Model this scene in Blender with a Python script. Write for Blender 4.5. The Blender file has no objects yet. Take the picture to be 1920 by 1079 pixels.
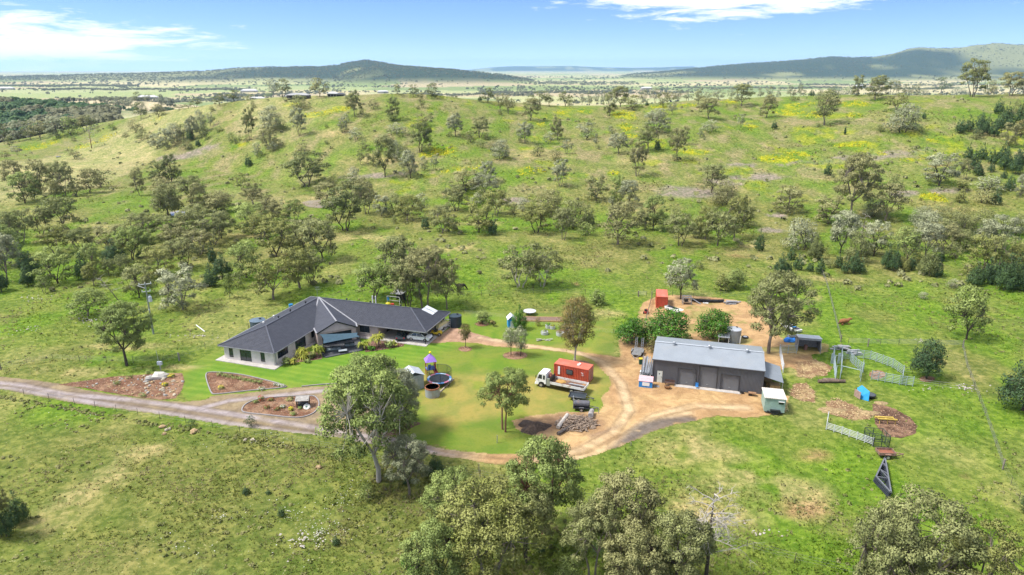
import bpy, bmesh, math, random
import numpy as np
from mathutils import Vector, Matrix, Euler
R = random.Random(7)
NR = np.random.RandomState(5)
sc = bpy.context.scene
COL = sc.collection
rad = math.radians
# ------------------------------------------------------------------ camera
CAMH = 49.0
PITCH = math.atan((539.5 - 129) / 1280)
cd = bpy.data.cameras.new('camera'); cam = bpy.data.objects.new('camera', cd); COL.objects.link(cam)
cd.lens = 24; cd.sensor_width = 36; cd.clip_start = 1; cd.clip_end = 120000
cam.location = (0, 0, CAMH); cam.rotation_euler = (math.pi/2 - PITCH, 0, 0)
sc.camera = cam
# ------------------------------------------------------------------ light
SUN_EL, SUN_AZ = 57.0, -98.0        # azimuth measured from the view direction, negative = towards the left
sd = bpy.data.lights.new('sun', 'SUN'); sun = bpy.data.objects.new('sun', sd); COL.objects.link(sun)
sd.energy = 2.6; sd.angle = rad(14.0); sd.color = (1.0, 0.96, 0.90)
sun.rotation_euler = (rad(90 - SUN_EL), 0, rad(180 - SUN_AZ))
sun.location = (-100, -60, 200)
w = bpy.data.worlds.new('World'); sc.world = w; w.use_nodes = True
nt = w.node_tree; nt.nodes.clear()
def N(t, **k):
    n = nt.nodes.new(t)
    for a, v in k.items(): setattr(n, a, v)
    return n
def LK(a, b): nt.links.new(a, b)
def MA(op, a, b=None, c=None, clamp=False):
    n = N('ShaderNodeMath', operation=op); n.use_clamp = clamp
    for i, v in enumerate((a, b, c)):
        if v is None: continue
        if hasattr(v, 'links') or hasattr(v, 'is_linked'): LK(v, n.inputs[i])
        else: n.inputs[i].default_value = v
    return n.outputs[0]
sky = N('ShaderNodeTexSky', sky_type='NISHITA')
sky.sun_disc = False; sky.sun_elevation = rad(SUN_EL); sky.sun_rotation = rad(SUN_AZ)
sky.air_density = 1.0; sky.dust_density = 0.3; sky.ozone_density = 2.0; sky.altitude = 300
tc = N('ShaderNodeTexCoord'); sx = N('ShaderNodeSeparateXYZ'); LK(tc.outputs['Generated'], sx.inputs[0])
sv = N('ShaderNodeCombineXYZ'); LK(sx.outputs[0], sv.inputs[0]); LK(sx.outputs[1], sv.inputs[1]); LK(MA('MULTIPLY_ADD', MA('ABSOLUTE', sx.outputs[2]), 2.1, .065), sv.inputs[2])
nv_ = N('ShaderNodeVectorMath', operation='NORMALIZE'); LK(sv.outputs[0], nv_.inputs[0]); LK(nv_.outputs[0], sky.inputs['Vector'])
az = MA('ARCTAN2', sx.outputs[0], sx.outputs[1]); el = MA('ARCSINE', sx.outputs[2])
def gauss(ca, ce, ra, re, amp):
    a = MA('DIVIDE', MA('SUBTRACT', az, ca), ra); e = MA('DIVIDE', MA('SUBTRACT', el, ce), re)
    q = MA('ADD', MA('MULTIPLY', a, a), MA('MULTIPLY', e, e))
    return MA('MULTIPLY', MA('EXPONENT', MA('MULTIPLY', q, -1.0)), amp)
cx = N('ShaderNodeCombineXYZ'); LK(MA('MULTIPLY', az, 5.0), cx.inputs[0]); LK(MA('MULTIPLY', el, 34.0), cx.inputs[1]); cx.inputs[2].default_value = 3.7
n1 = N('ShaderNodeTexNoise'); n1.inputs['Scale'].default_value = 2.2; n1.inputs['Detail'].default_value = 9; n1.inputs['Roughness'].default_value = .66
n1.inputs['Distortion'].default_value = .35
LK(cx.outputs[0], n1.inputs['Vector'])
cov = MA('ADD', MA('ADD', gauss(-.62, .028, .23, .034, .42), gauss(.27, .092, .19, .030, .46)),
         MA('ADD', gauss(.58, .100, .25, .014, .30), gauss(-.62, .085, .12, .012, .18)))
cov = MA('ADD', cov, MA('MINIMUM', MA('MAXIMUM', MA('MULTIPLY', MA('SUBTRACT', el, .13), 2.0), 0.0), .30))
cl = MA('MULTIPLY', MA('SUBTRACT', MA('ADD', n1.outputs[0], cov), .68), 6.0, clamp=True)
cl = MA('SMOOTHSTEP' if False else 'MULTIPLY', cl, .9)
# tint of clear sky: a little bluer than the raw model and pale at the horizon
hs = N('ShaderNodeHueSaturation'); hs.inputs['Saturation'].default_value = 1.22; hs.inputs['Value'].default_value = 1.0
LK(sky.outputs[0], hs.inputs['Color'])
mx = N('ShaderNodeMix', data_type='RGBA'); LK(cl, mx.inputs['Factor']); tn_ = N('ShaderNodeMix', data_type='RGBA', blend_type='MULTIPLY'); tn_.inputs[0].default_value = 1; LK(hs.outputs[0], tn_.inputs[6]); tn_.inputs[7].default_value = (.97, .885, 1.0, 1); LK(tn_.outputs[2], mx.inputs[6]); mx.inputs[7].default_value = (6.6, 6.6, 6.7, 1)
bg = N('ShaderNodeBackground'); bg.inputs['Strength'].default_value = 0.090; LK(mx.outputs[2], bg.inputs['Color'])
wo = N('ShaderNodeOutputWorld'); LK(bg.outputs[0], wo.inputs['Surface'])
sc.view_settings.view_transform = 'Standard'; sc.view_settings.look = 'None'
sc.view_settings.gamma = 1; sc.view_settings.use_curve_mapping = False
sc.view_settings.exposure = 1.3
sc.render.engine = 'CYCLES'
cy = sc.cycles
cy.max_bounces = 6; cy.diffuse_bounces = 3; cy.glossy_bounces = 2; cy.transmission_bounces = 2; cy.transparent_max_bounces = 4; cy.volume_bounces = 1
cy.use_adaptive_sampling = True; cy.adaptive_threshold = .015
cy.use_denoising = True
try: cy.denoiser = 'OPENIMAGEDENOISE'
except Exception: pass
# ------------------------------------------------------------------ terrain as a height field
cP, sP = math.cos(PITCH), math.sin(PITCH)
def ray(px, py):
    x = (px - 960) / 1280; y = -(py - 539.5) / 1280
    return x, cP + y*sP, -sP + y*cP
def atz(px, py, z=0.0):
    x, dy, dz = ray(px, py); t = (z - CAMH) / dz
    return Vector((x*t, dy*t, z))
def atY(px, py, Y):
    x, dy, dz = ray(px, py); t = Y / dy
    return Vector((x*t, Y, CAMH + dz*t))
CREST = [(-500,330,540),(-250,300,520),(0,272,495),(60,262,492),(130,245,490),(200,230,480),(300,213,460),(400,199,440),(480,187,430),(560,181,430),(620,179,430),
 (700,179,430),(800,184,430),(870,190,430),(950,196,440),(1050,202,440),(1150,201,440),(1250,196,430),(1320,190,440),(1400,186,460),(1480,182,460),
 (1560,180,440),(1700,179,400),(1920,179,385),(2200,172,370),(2600,165,360)]
cu, cz, cyy = [], [], []
for px, py, Y in CREST:
    p = atY(px, py, Y); cu.append(p.x/Y); cz.append(p.z); cyy.append(Y)
FU = [-1.2,-.8,-.45,-.25,0,.25,.45,.62,.8,1.2]; FY = [470,440,345,265,232,226,215,195,185,180]
PLAIN = -36.0
def sm(t): t = np.clip(t, 0, 1); return t*t*(3-2*t)
def vnoise(X, Y, seed=0):
    """smooth value noise, vectorised"""
    xi = np.floor(X).astype(np.int64); yi = np.floor(Y).astype(np.int64); fx = X-xi; fy = Y-yi
    fx = fx*fx*(3-2*fx); fy = fy*fy*(3-2*fy)
    def h(a, b):
        n = (a*374761393 + b*668265263 + seed*1442695041) & 0x7fffffff
        n = ((n ^ (n >> 13)) * 1274126177) & 0x7fffffff
        return ((n ^ (n >> 16)) & 0xffff) / 65535.0
    return (h(xi,yi)*(1-fx)+h(xi+1,yi)*fx)*(1-fy) + (h(xi,yi+1)*(1-fx)+h(xi+1,yi+1)*fx)*fy
def fbm(X, Y, s, oct=4, seed=0):
    a, v, t = 1.0, 0, 0
    for i in range(oct):
        v = v + a*vnoise(X/s+17.3*i, Y/s-9.1*i, seed+i); t += a; a *= .55; s *= .5
    return v/t
def ridge(lst, D):
    us, zs = [], []
    for px, py in lst:
        p = atY(px, py, D); us.append(p.x/D); zs.append(p.z)
    return us, zs
M1 = ridge([(-300,150),(-100,146),(0,144),(100,141),(250,137),(400,131),(450,126),(520,124),(600,123),(625,119),(655,115),(690,113),(722,116),(760,123),(800,128),(850,137),(880,146),(920,152)], 5200)
M1B = ridge([(640,152),(700,142),(760,139),(850,136),(900,137),(940,141),(1000,152)], 4300)
M2 = ridge([(1130,150),(1190,138),(1250,134),(1330,126),(1400,119),(1500,112),(1560,108),(1640,106),(1700,94),(1730,91),(1800,89),(1860,81),(1890,81),(1920,84),(2100,86),(2400,110)], 7000)
M3 = ridge([(780,136),(860,133),(920,127),(960,124.5),(1080,124),(1120,126.5),(1200,127.5),(1300,125),(1320,130),(1420,136)], 21000)
def H(X, Y):
    X = np.asarray(X, float); Y = np.asarray(Y, float)
    Yp = np.maximum(Y, 30.0); u = np.clip(X/Yp, -1.5, 1.5)
    zc = np.interp(u, cu, cz); Yc = np.interp(u, cu, cyy); Yf = np.interp(u, FU, FY)
    t = np.clip((Y-Yf)/(Yc-Yf), 0, 1)
    s = np.where(t < .12, t*t/.24, t-.06); s = s/.94
    z = zc*s
    t2 = sm((Y-Yc)/1000.0)
    z = np.where(Y > Yc, zc*(1-t2) + PLAIN*t2 - 9*sm((Y-Yc-10)/90.)*(1-t2)*np.where(u < 0, 1, .3), z)
    rel = sm((Y-230)/120.0)*(1-sm((Y-1500)/400))
    ti = np.clip(t, 0, 1)
    z = z + rel*(fbm(X, Y, 60, 3, 3)-.5)*6.0*np.where(Y > Yc, np.clip(1-(Y-Yc)/60., .0, 1), np.clip((1-ti)*6, 0, 1))
    z = z + np.where(Y > 600, 1, 0)*0
    # wooded hill and dry knoll beyond the left-hand end of the crest
    z = z + 36*np.exp(-((X+720)/190)**2-((Y-850)/125)**2) + 26*np.exp(-((X+690)/230)**2-((Y-1200)/130)**2)
    z = z + sm((Y-1500)/800.)*(fbm(X, Y, 900, 3, 9)-.5)*7
    for (us, zs), D, w0, w1 in ((M1, 5200, 800, 1500), (M1B, 4300, 350, 600), (M2, 7000, 1300, 2500), (M3, 21000, 1500, 3000)):
        zr = (np.interp(u, us, zs, left=PLAIN, right=PLAIN) - PLAIN)*(1+(fbm(u*40+D, u*0+3.3, 1.6, 3, 77)-.5)*(.14 if D < 6000 else .12))
        pf = np.where(Y < D, np.exp(-((Y-D)/w0)**2), np.exp(-((Y-D)/w1)**2))
        nz = 1 + (fbm(X, Y, D*.06, 4, 21)-.5)*.55*(1-pf)
        z = z + np.maximum(zr, 0)*pf*nz*(.90 if D == 5200 else 1)
    return z
def G(px, py):
    """the ground point seen through pixel (px, py) of the photograph"""
    x, dy, dz = ray(px, py)
    Ys = np.geomspace(45, 3500, 2600); t = Ys/dy
    d = CAMH + dz*t - H(x*t, Ys)
    i = int(np.argmax(d < 0)) if (d < 0).any() else len(Ys)-1
    i = max(i, 1); f = d[i-1]/(d[i-1]-d[i]+1e-9); Y = Ys[i-1]+(Ys[i]-Ys[i-1])*min(max(f,0),1)
    X = x*Y/dy
    return Vector((X, Y, float(H(X, Y))))
def depth(p): return p.y*cP + (CAMH-p.z)*sP
# ------------------------------------------------------------------ materials
def newmat(name):
    m = bpy.data.materials.new(name); m.use_nodes = True; m.node_tree.nodes.clear(); return m
class NT:
    def __init__(s, m): s.m = m; s.t = m.node_tree
    def n(s, t, **k):
        x = s.t.nodes.new(t)
        for a, v in k.items():
            setattr(x, a, v)
        return x
    def l(s, a, b): s.t.links.new(a, b)
    def put(s, inp, v):
        if hasattr(v, 'is_linked'): s.l(v, inp)
        else: inp.default_value = v
    def math(s, op, a, b=0.0, clamp=False):
        x = s.n('ShaderNodeMath', operation=op); x.use_clamp = clamp; s.put(x.inputs[0], a); s.put(x.inputs[1], b); return x.outputs[0]
    def noise(s, scale, detail=4, rough=.55, vec=None, dist=0, color=False):
        x = s.n('ShaderNodeTexNoise'); x.inputs['Scale'].default_value = scale; x.inputs['Detail'].default_value = detail
        x.inputs['Roughness'].default_value = rough; x.inputs['Distortion'].default_value = dist
        if vec is not None: s.l(vec, x.inputs['Vector'])
        return x.outputs[1 if color else 0]
    def mix(s, f, a, b, mode='MIX'):
        x = s.n('ShaderNodeMix', data_type='RGBA', blend_type=mode); s.put(x.inputs[0], f); s.put(x.inputs[6], a); s.put(x.inputs[7], b); return x.outputs[2]
    def ramp(s, f, lo, hi):
        x = s.n('ShaderNodeMapRange'); x.interpolation_type = 'SMOOTHSTEP'; s.put(x.inputs[0], f); x.inputs[1].default_value = lo; x.inputs[2].default_value = hi
        return x.outputs[0]
    def attr(s, name):
        x = s.n('ShaderNodeAttribute'); x.attribute_name = name; return x
    def pos(s): return s.n('ShaderNodeNewGeometry').outputs['Position']
    def obj(s): return s.n('ShaderNodeTexCoord').outputs['Object']
    def finish(s, col, rough=.8, metal=0, bump=None, bs=.3, bd=.05, spec=.3, alpha=None):
        p = s.n('ShaderNodeBsdfPrincipled'); s.put(p.inputs['Base Color'], col); s.put(p.inputs['Roughness'], rough); p.inputs['Metallic'].default_value = metal
        p.inputs['Specular IOR Level'].default_value = spec
        if bump is not None:
            b = s.n('ShaderNodeBump'); b.inputs['Strength'].default_value = bs; b.inputs['Distance'].default_value = bd; s.l(bump, b.inputs['Height']); s.l(b.outputs[0], p.inputs['Normal'])
        o = s.n('ShaderNodeOutputMaterial'); s.l(p.outputs[0], o.inputs[0]); return p
def c4(c, k=1.0): return (c[0]*k, c[1]*k, c[2]*k, 1)
def mat(name, col, rough=.6, metal=0, var=.18, scale=3.0, bump=0.0, dirt=None, dirtamt=.35, spec=.35, corr=None):
    """weathered paint/metal/wood: large blotches and fine grain over a base colour; corr=(axis, pitch) adds corrugation relief"""
    m = newmat(name); t = NT(m); o = t.obj()
    n = t.noise(scale, 5, .6, o); f = t.noise(scale*9, 3, .6, o)
    base = t.mix(t.ramp(n, .35, .7), c4(col, 1-var), c4(col, 1+var*.6))
    base = t.mix(t.math('MULTIPLY', t.ramp(f, .45, .75), .35), base, c4(col, 1-var*1.4))
    if dirt: base = t.mix(t.math('MULTIPLY', t.ramp(t.noise(scale*.7, 6, .7, o, .4), .5, .68), dirtamt), base, c4(dirt))
    hgt = f; bs = bump
    if corr:
        s = t.n('ShaderNodeSeparateXYZ'); t.l(o, s.inputs[0])
        wv = t.math('SINE', t.math('MULTIPLY', s.outputs[corr[0]], 6.2832/corr[1]))
        hgt = t.math('ADD', t.math('MULTIPLY', wv, .5), t.math('MULTIPLY', f, .15)); bs = max(bump, corr[2] if len(corr) > 2 else .6)
    t.finish(base, rough, metal, hgt if bs > 0 else None, bs, .03, spec)
    return m
def leafmat(name, cols, trans=.30, rough=.55):
    """foliage: three colours blended by per-leaf tint, per-tree random value and position"""
    m = newmat(name); t = NT(m)
    tint = t.attr('tint').outputs['Fac']; oi = t.n('ShaderNodeObjectInfo').outputs['Random']
    c = t.mix(t.ramp(tint, .0, 1.0), c4(cols[0]), c4(cols[1]))
    c = t.mix(t.math('MULTIPLY', t.ramp(oi, .1, .95), .75), c, t.mix(tint, c4(cols[2], .75), c4(cols[2], 1.3)))
    v = t.noise(.35, 3, .6, t.pos()); c = t.mix(.35, c, t.mix(t.ramp(v, .3, .7), c4(cols[0], .8), c4(cols[1], 1.15)))
    vt = t.n('ShaderNodeVectorTransform'); vt.vector_type = 'NORMAL'; vt.convert_from = 'OBJECT'; vt.convert_to = 'WORLD'; t.l(t.attr('nv').outputs['Vector'], vt.inputs[0])
    gn_ = t.n('ShaderNodeNewGeometry').outputs['Normal']
    vm = t.n('ShaderNodeVectorMath'); vm.operation = 'NORMALIZE'; t.l(vt.outputs[0], vm.inputs[0])
    va = t.n('ShaderNodeVectorMath'); va.operation = 'MULTIPLY_ADD'; t.l(gn_, va.inputs[0]); va.inputs[1].default_value = (.45,.45,.45); t.l(vm.outputs[0], va.inputs[2])
    vn = t.n('ShaderNodeVectorMath'); vn.operation = 'NORMALIZE'; t.l(va.outputs[0], vn.inputs[0])
    vneg = t.n('ShaderNodeVectorMath'); vneg.operation = 'SCALE'; t.l(vn.outputs[0], vneg.inputs[0]); vneg.inputs['Scale'].default_value = -1
    p = t.n('ShaderNodeBsdfPrincipled'); t.l(c, p.inputs['Base Color']); p.inputs['Roughness'].default_value = rough; p.inputs['Specular IOR Level'].default_value = .2; t.l(vn.outputs[0], p.inputs['Normal'])
    tr = t.n('ShaderNodeBsdfTranslucent'); t.l(c, tr.inputs[0]); t.l(vneg.outputs[0], tr.inputs['Normal'])
    mx = t.n('ShaderNodeMixShader'); mx.inputs[0].default_value = trans+.1; t.l(p.outputs[0], mx.inputs[1]); t.l(tr.outputs[0], mx.inputs[2])
    o = t.n('ShaderNodeOutputMaterial'); t.l(mx.outputs[0], o.inputs[0]); return m
# ------------------------------------------------------------------ mesh helpers
class MB:
    def __init__(s): s.v = []; s.f = []
    def add(s, vs, fs):
        k = len(s.v); s.v += [tuple(v) for v in vs]; s.f += [tuple(i+k for i in f) for f in fs]; return s
    def box(s, c, d, rz=0, rx=0, ry=0, taper=1.0):
        M = Euler((rx, ry, rz)).to_matrix(); c = Vector(c); x, y, z = d[0]/2, d[1]/2, d[2]/2
        vs = [c + M @ Vector((sx*(x if sz < 0 else x*taper), sy*(y if sz < 0 else y*taper), sz*z)) for sz in (-1,1) for sy in (-1,1) for sx in (-1,1)]
        return s.add(vs, [(0,2,3,1),(4,5,7,6),(0,1,5,4),(2,6,7,3),(0,4,6,2),(1,3,7,5)])
    def bar(s, a, b, w, h=None, up=(0,0,1)):
        a, b = Vector(a), Vector(b); h = h or w; d = (b-a); L = d.length
        if L < 1e-6: return s
        d /= L; up = Vector(up)
        if abs(d.dot(up)) > .98: up = Vector((1,0,0))
        x = d.cross(up).normalized(); y = x.cross(d)
        vs = [p + x*sx*w/2 + y*sy*h/2 for p in (a, b) for sx, sy in ((-1,-1),(1,-1),(1,1),(-1,1))]
        return s.add(vs, [(0,1,2,3),(7,6,5,4),(0,4,5,1),(1,5,6,2),(2,6,7,3),(3,7,4,0)])
    def tube(s, pts, rs, n=6, cap=True):
        pts = [Vector(p) for p in pts]
        if not hasattr(rs, '__len__'): rs = [rs]*len(pts)
        k = len(s.v); ref = None
        for i, p in enumerate(pts):
            d = (pts[min(i+1, len(pts)-1)] - pts[max(i-1, 0)]);
            d = d.normalized() if d.length > 1e-9 else Vector((0,0,1))
            if ref is None: ref = Vector((1,0,0)) if abs(d.x) < .8 else Vector((0,1,0))
            x = d.cross(ref).normalized(); y = d.cross(x); ref = -(d.cross(x)).cross(d) if False else ref
            for j in range(n):
                a = 2*math.pi*j/n; s.v.append(tuple(p + (x*math.cos(a)+y*math.sin(a))*rs[i]))
        for i in range(len(pts)-1):
            for j in range(n):
                a, b = k+i*n+j, k+i*n+(j+1) % n; s.f.append((a, b, b+n, a+n))
        if cap:
            s.f.append(tuple(k+j for j in range(n))[::-1]); s.f.append(tuple(k+(len(pts)-1)*n+j for j in range(n)))
        return s
    def cyl(s, c, r, h, n=16, r2=None, cap=True):
        c = Vector(c); return s.tube([c, c+Vector((0,0,h))], [r, r if r2 is None else r2], n, cap)
    def prism(s, poly, z0, z1):
        n = len(poly)
        return s.add([(x,y,z0) for x,y in poly]+[(x,y,z1) for x,y in poly], [tuple(range(n))[::-1], tuple(range(n,2*n))]+[(i,(i+1)%n,n+(i+1)%n,n+i) for i in range(n)])
    def ext(s, prof, y0, y1):     # profile in xz extruded along y
        n = len(prof)
        return s.add([(x,y0,z) for x,z in prof]+[(x,y1,z) for x,z in prof], [tuple(range(n)), tuple(range(n,2*n))[::-1]]+[((i+1)%n,i,n+i,n+(i+1)%n) for i in range(n)])
    def sheet(s, quad, th):       # solid thin slab from planar corners (downwards)
        n = len(quad); q = [Vector(p) for p in quad]; nn = (q[1]-q[0]).cross(q[2]-q[0]).normalized()
        if nn.z < 0: q = q[::-1]; nn = -nn
        return s.add([tuple(p) for p in q]+[tuple(p-nn*th) for p in q], [tuple(range(n)), tuple(range(n,2*n))[::-1]]+[((i+1)%n,i,n+i,n+(i+1)%n) for i in range(n)])
    def blob(s, c, r, n=8, m=5, jit=.15, rr=None):
        rr = rr or R; c = Vector(c); k = len(s.v); r = Vector(r) if hasattr(r, '__len__') else Vector((r,r,r))
        for i in range(1, m):
            th = math.pi*i/m
            for j in range(n):
                a = 2*math.pi*j/n; q = 1+rr.uniform(-jit, jit)
                s.v.append((c.x+r.x*math.sin(th)*math.cos(a)*q, c.y+r.y*math.sin(th)*math.sin(a)*q, c.z+r.z*math.cos(th)*q))
        s.v.append((c.x, c.y, c.z+r.z)); s.v.append((c.x, c.y, c.z-r.z)); T = len(s.v)-2; B = T+1
        for i in range(m-2):
            for j in range(n): a=k+i*n+j; b=k+i*n+(j+1)%n; s.f.append((a,a+n,b+n,b))
        for j in range(n): s.f.append((T, k+j, k+(j+1)%n)); s.f.append((B, k+(m-2)*n+(j+1)%n, k+(m-2)*n+j))
        return s
    def mesh(s, name, m=None, smooth=False):
        me = bpy.data.meshes.new(name); me.from_pydata(s.v, [], s.f)
        if m: me.materials.append(m)
        if smooth: me.polygons.foreach_set('use_smooth', [True]*len(me.polygons))
        me.update(); return me
def link(name, me, parent=None, loc=None, rz=0):
    o = bpy.data.objects.new(name, me); COL.objects.link(o)
    if parent: o.parent = parent
    if loc is not None: o.location = loc
    if rz: o.rotation_euler = (0,0,rz)
    return o
def tag(o, label, cat, group=None, kind=None):
    if label: o['label'] = label
    if cat: o['category'] = cat
    if group: o['group'] = group
    if kind: o['kind'] = kind
    return o
def thing(name, label, cat, loc=(0,0,0), rz=0, group=None):
    o = bpy.data.objects.new(name, None); COL.objects.link(o); o.location = loc; o.rotation_euler = (0,0,rz); o.empty_display_size = .3
    return tag(o, label, cat, group)
def part(name, mb, m, parent, label=None, smooth=False, kind=None, loc=None, rz=0):
    me = mb.mesh(name, m, smooth) if isinstance(mb, MB) else mb
    o = link(name, me, parent, loc, rz)
    if label: o['label'] = label
    if kind: o['kind'] = kind
    return o
def solo(name, mb, m, label, cat, group=None, kind=None, smooth=False, loc=None, rz=0):
    return tag(link(name, mb.mesh(name, m, smooth) if isinstance(mb, MB) else mb, None, loc, rz), label, cat, group, kind)
def struct(name, mb, m=None, smooth=False, loc=None):
    o = link(name, mb.mesh(name, m, smooth) if isinstance(mb, MB) else mb, None, loc); o['kind'] = 'structure'; return o
def dup(root, loc, rz=None, label=None, group=None, scale=None):
    r = root.copy(); COL.objects.link(r); r.location = loc
    if rz is not None: r.rotation_euler = (0,0,rz)
    if label: r['label'] = label
    if group: r['group'] = group
    if scale: r.scale = scale
    for ch in list(root.children):
        c = ch.copy(); COL.objects.link(c); c.parent = r
        for g in list(ch.children):
            d = g.copy(); COL.objects.link(d); d.parent = c
    return r
def inpoly(X, Y, poly):
    ins = np.zeros(X.shape, bool); n = len(poly); j = n-1
    for i in range(n):
        xi, yi = poly[i]; xj, yj = poly[j]
        if yi != yj: ins ^= ((yi > Y) != (yj > Y)) & (X < (xj-xi)*(Y-yi)/(yj-yi)+xi)
        j = i
    return ins
def sdist(X, Y, poly):
    """signed distance to a polygon, negative inside"""
    d = np.full(X.shape, 1e9); n = len(poly)
    for i in range(n):
        x0, y0 = poly[i]; x1, y1 = poly[(i+1) % n]; dx, dy = x1-x0, y1-y0; L = dx*dx+dy*dy+1e-9
        t = np.clip(((X-x0)*dx+(Y-y0)*dy)/L, 0, 1); d = np.minimum(d, np.hypot(X-x0-t*dx, Y-y0-t*dy))
    return np.where(inpoly(X, Y, poly), -d, d)
def gp(lst, z=0.0): return [tuple(atz(px, py, z)[:2]) for px, py in lst]
# ------------------------------------------------------------------ ground zones
ROAD = gp([(-260,684),(0,705),(60,711),(110,719),(200,738),(250,745),(300,750),(345,753),(385,749),(397,742),(460,736),(547,727),(600,723),(640,720),(673,728),(720,742),(735,770),(722,800),
  (733,818),(757,823),(840,843),(890,849),(927,850),(1000,851),(1045,836),(1083,866),(987,872),(927,871),(800,852),(700,835),(633,823),(593,818),(433,799),(333,782),(150,759),(60,742),(0,731),(-260,706)])
PAD = gp([(1045,838),(1012,822),(965,806),(957,788),(993,779),(1057,772),(1120,772),(1132,760),(1127,747),(1137,733),(1142,720),(1137,707),(1123,688),(1110,677),(1093,670),(1060,662),(1040,660),(993,655),
  (927,651),(890,645),(843,643),(806,645),(797,648),(845,611),(867,617),(890,624),(927,634),(993,645),(1040,651),(1078,656),(1096,660),(1135,665),(1160,670),(1158,640),(1190,600),(1205,567),(1225,557),(1265,553),
  (1330,556),(1400,566),(1440,600),(1470,636),(1530,640),(1558,647),(1556,660),(1525,668),(1540,690),(1525,706),(1500,700),(1482,690),(1452,700),(1450,735),(1482,742),(1478,774),(1427,784),(1397,786),(1347,782),(1273,796),(1223,812),(1173,836),(1083,866),(1050,862)])
LAWN = gp([(345,755),(322,705),(392,662),(560,600),(860,583),(1010,584),(1150,600),(1162,690),(1145,770),(1045,845),(927,856),(757,828),(640,815),(400,748)])
FLAT = gp([(-300,660),(0,690),(330,660),(500,585),(860,560),(1190,540),(1450,540),(1620,580),(1840,630),(1930,760),(1800,960),(1300,910),(1100,885),(930,885),(600,838),(150,772),(-300,722)])
def ell(lst):
    out = []
    for cx_, cy_, rx, ry in lst:
        c = G(cx_, cy_); a = G(cx_, cy_+ry); b = G(cx_, cy_-ry)
        out.append((c.x, c.y, max(rx*depth(c)/1280, .5), max(min((b.y-a.y)/2, 40), .5)))
    return out
def emask(X, Y, E_, soft=.6):
    m = np.zeros(X.shape)
    jx = (fbm(X, Y, 7, 3, 31)-.5); jy = (fbm(X, Y, 9, 3, 33)-.5)
    for x, y, rx, ry in E_:
        b = (np.abs(X-x) < rx*2.2) & (np.abs(Y-y) < ry*2.2)
        if not b.any(): continue
        q = np.sqrt(((X[b]-x)/rx+jx[b]*1.3)**2 + ((Y[b]-y)/ry+jy[b]*1.3)**2)
        m[b] = np.maximum(m[b], np.clip((1.15-q)/soft, 0, 1))
    return m
YEL = ell([(70,277,30,6),(100,265,20,6),(200,258,20,6),(165,272,30,4),(600,213,26,6),(625,206,20,5),(450,273,25,4),(545,196,20,5),(300,222,14,4),(825,280,25,11),(805,290,20,5),(1050,212,12,3),(1020,234,18,3),
  (1170,215,20,12),(1175,240,18,10),(1185,255,12,5),(1100,210,15,5),(1240,200,40,3),(1290,197,20,3),(1370,191,25,3),(1500,198,30,5),(1480,212,25,6),(1530,215,30,6),(1600,195,20,6),(1605,215,15,5),(1410,240,14,8),
  (1450,297,30,8),(1500,290,25,6),(1470,302,30,6),(1600,272,32,9),(1310,286,25,6),(990,320,30,8),(905,310,14,4),(1710,300,24,3),(1750,370,25,9),(860,320,40,5),(1150,326,12,4),(645,205,18,5),(1750,262,20,5),(1650,290,12,3)])
LUSH = ell([(1785,270,32,12),(700,545,130,30),(1000,520,140,45),(1700,560,150,50),(1700,800,120,60),(250,560,160,25),(950,480,60,10),(1150,560,80,30),(400,420,30,8),(120,365,60,8),(330,300,60,6),(880,430,70,8),(1550,640,60,30),
  (820,380,60,10),(1690,640,140,40),(1600,340,80,8),(1840,500,60,20),(880,780,70,30),(1560,860,80,50)])
PUR = ell([(1300,360,62,11),(1420,332,45,8),(1360,342,30,6),(1560,302,70,7),(1650,293,62,8),(1730,285,45,5),(1500,307,50,3),(350,291,58,6),(1690,362,30,7),(1780,357,40,5),(1460,405,20,4),(1450,432,24,4),(700,330,60,5),(1390,310,30,4),(960,378,30,6)])
DRY = ell([(90,318,150,14),(240,305,70,12),(420,223,36,7),(480,205,40,6),(700,445,90,12),(900,420,60,6),(170,428,60,10),(40,400,50,12),(1420,462,40,5),(470,440,45,7),(230,290,40,6),(700,300,60,10),(1180,390,60,8),(860,465,60,10),
  (1595,768,38,12),(1500,735,26,12),(1500,690,40,20),(1400,905,120,40),(1300,850,120,30),(1500,930,100,50),(1330,960,100,40),(1140,586,35,8),(230,650,90,8),(180,700,120,10),(200,900,60,40),(130,950,70,50),(260,850,50,25),
  (1640,395,60,10),(1550,520,80,8),(560,375,60,8),(1800,395,60,8),(1860,250,60,10),(620,250,50,8),(330,690,70,6),(1230,300,90,10),(1000,290,80,8),(1530,560,22,10)])
BARE = ell([(1480,962,26,12),(1545,960,14,8),(1520,590,14,9),(1760,310,30,3),(1640,430,30,5),(1330,420,20,4),(1080,534,7,3),(1810,893,12,5),(820,432,30,2),(560,275,8,3),(1395,480,40,4),(1505,955,60,20),(1530,850,40,15)])
FENCEM = ell([(600,850,60,7),(300,795,80,5),(150,770,70,5),(450,820,70,5)])
PURE = dict(lush=(.105,.190,.014), mid=(.132,.178,.030), olive=(.152,.160,.045), dry=(.33,.28,.125), pale=(.36,.33,.16), yel=(.42,.38,.012), pur=(.235,.200,.165), bare=(.30,.18,.10))
def lerp(a, b, m): return a*(1-m[..., None]) + b*m[..., None]
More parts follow.
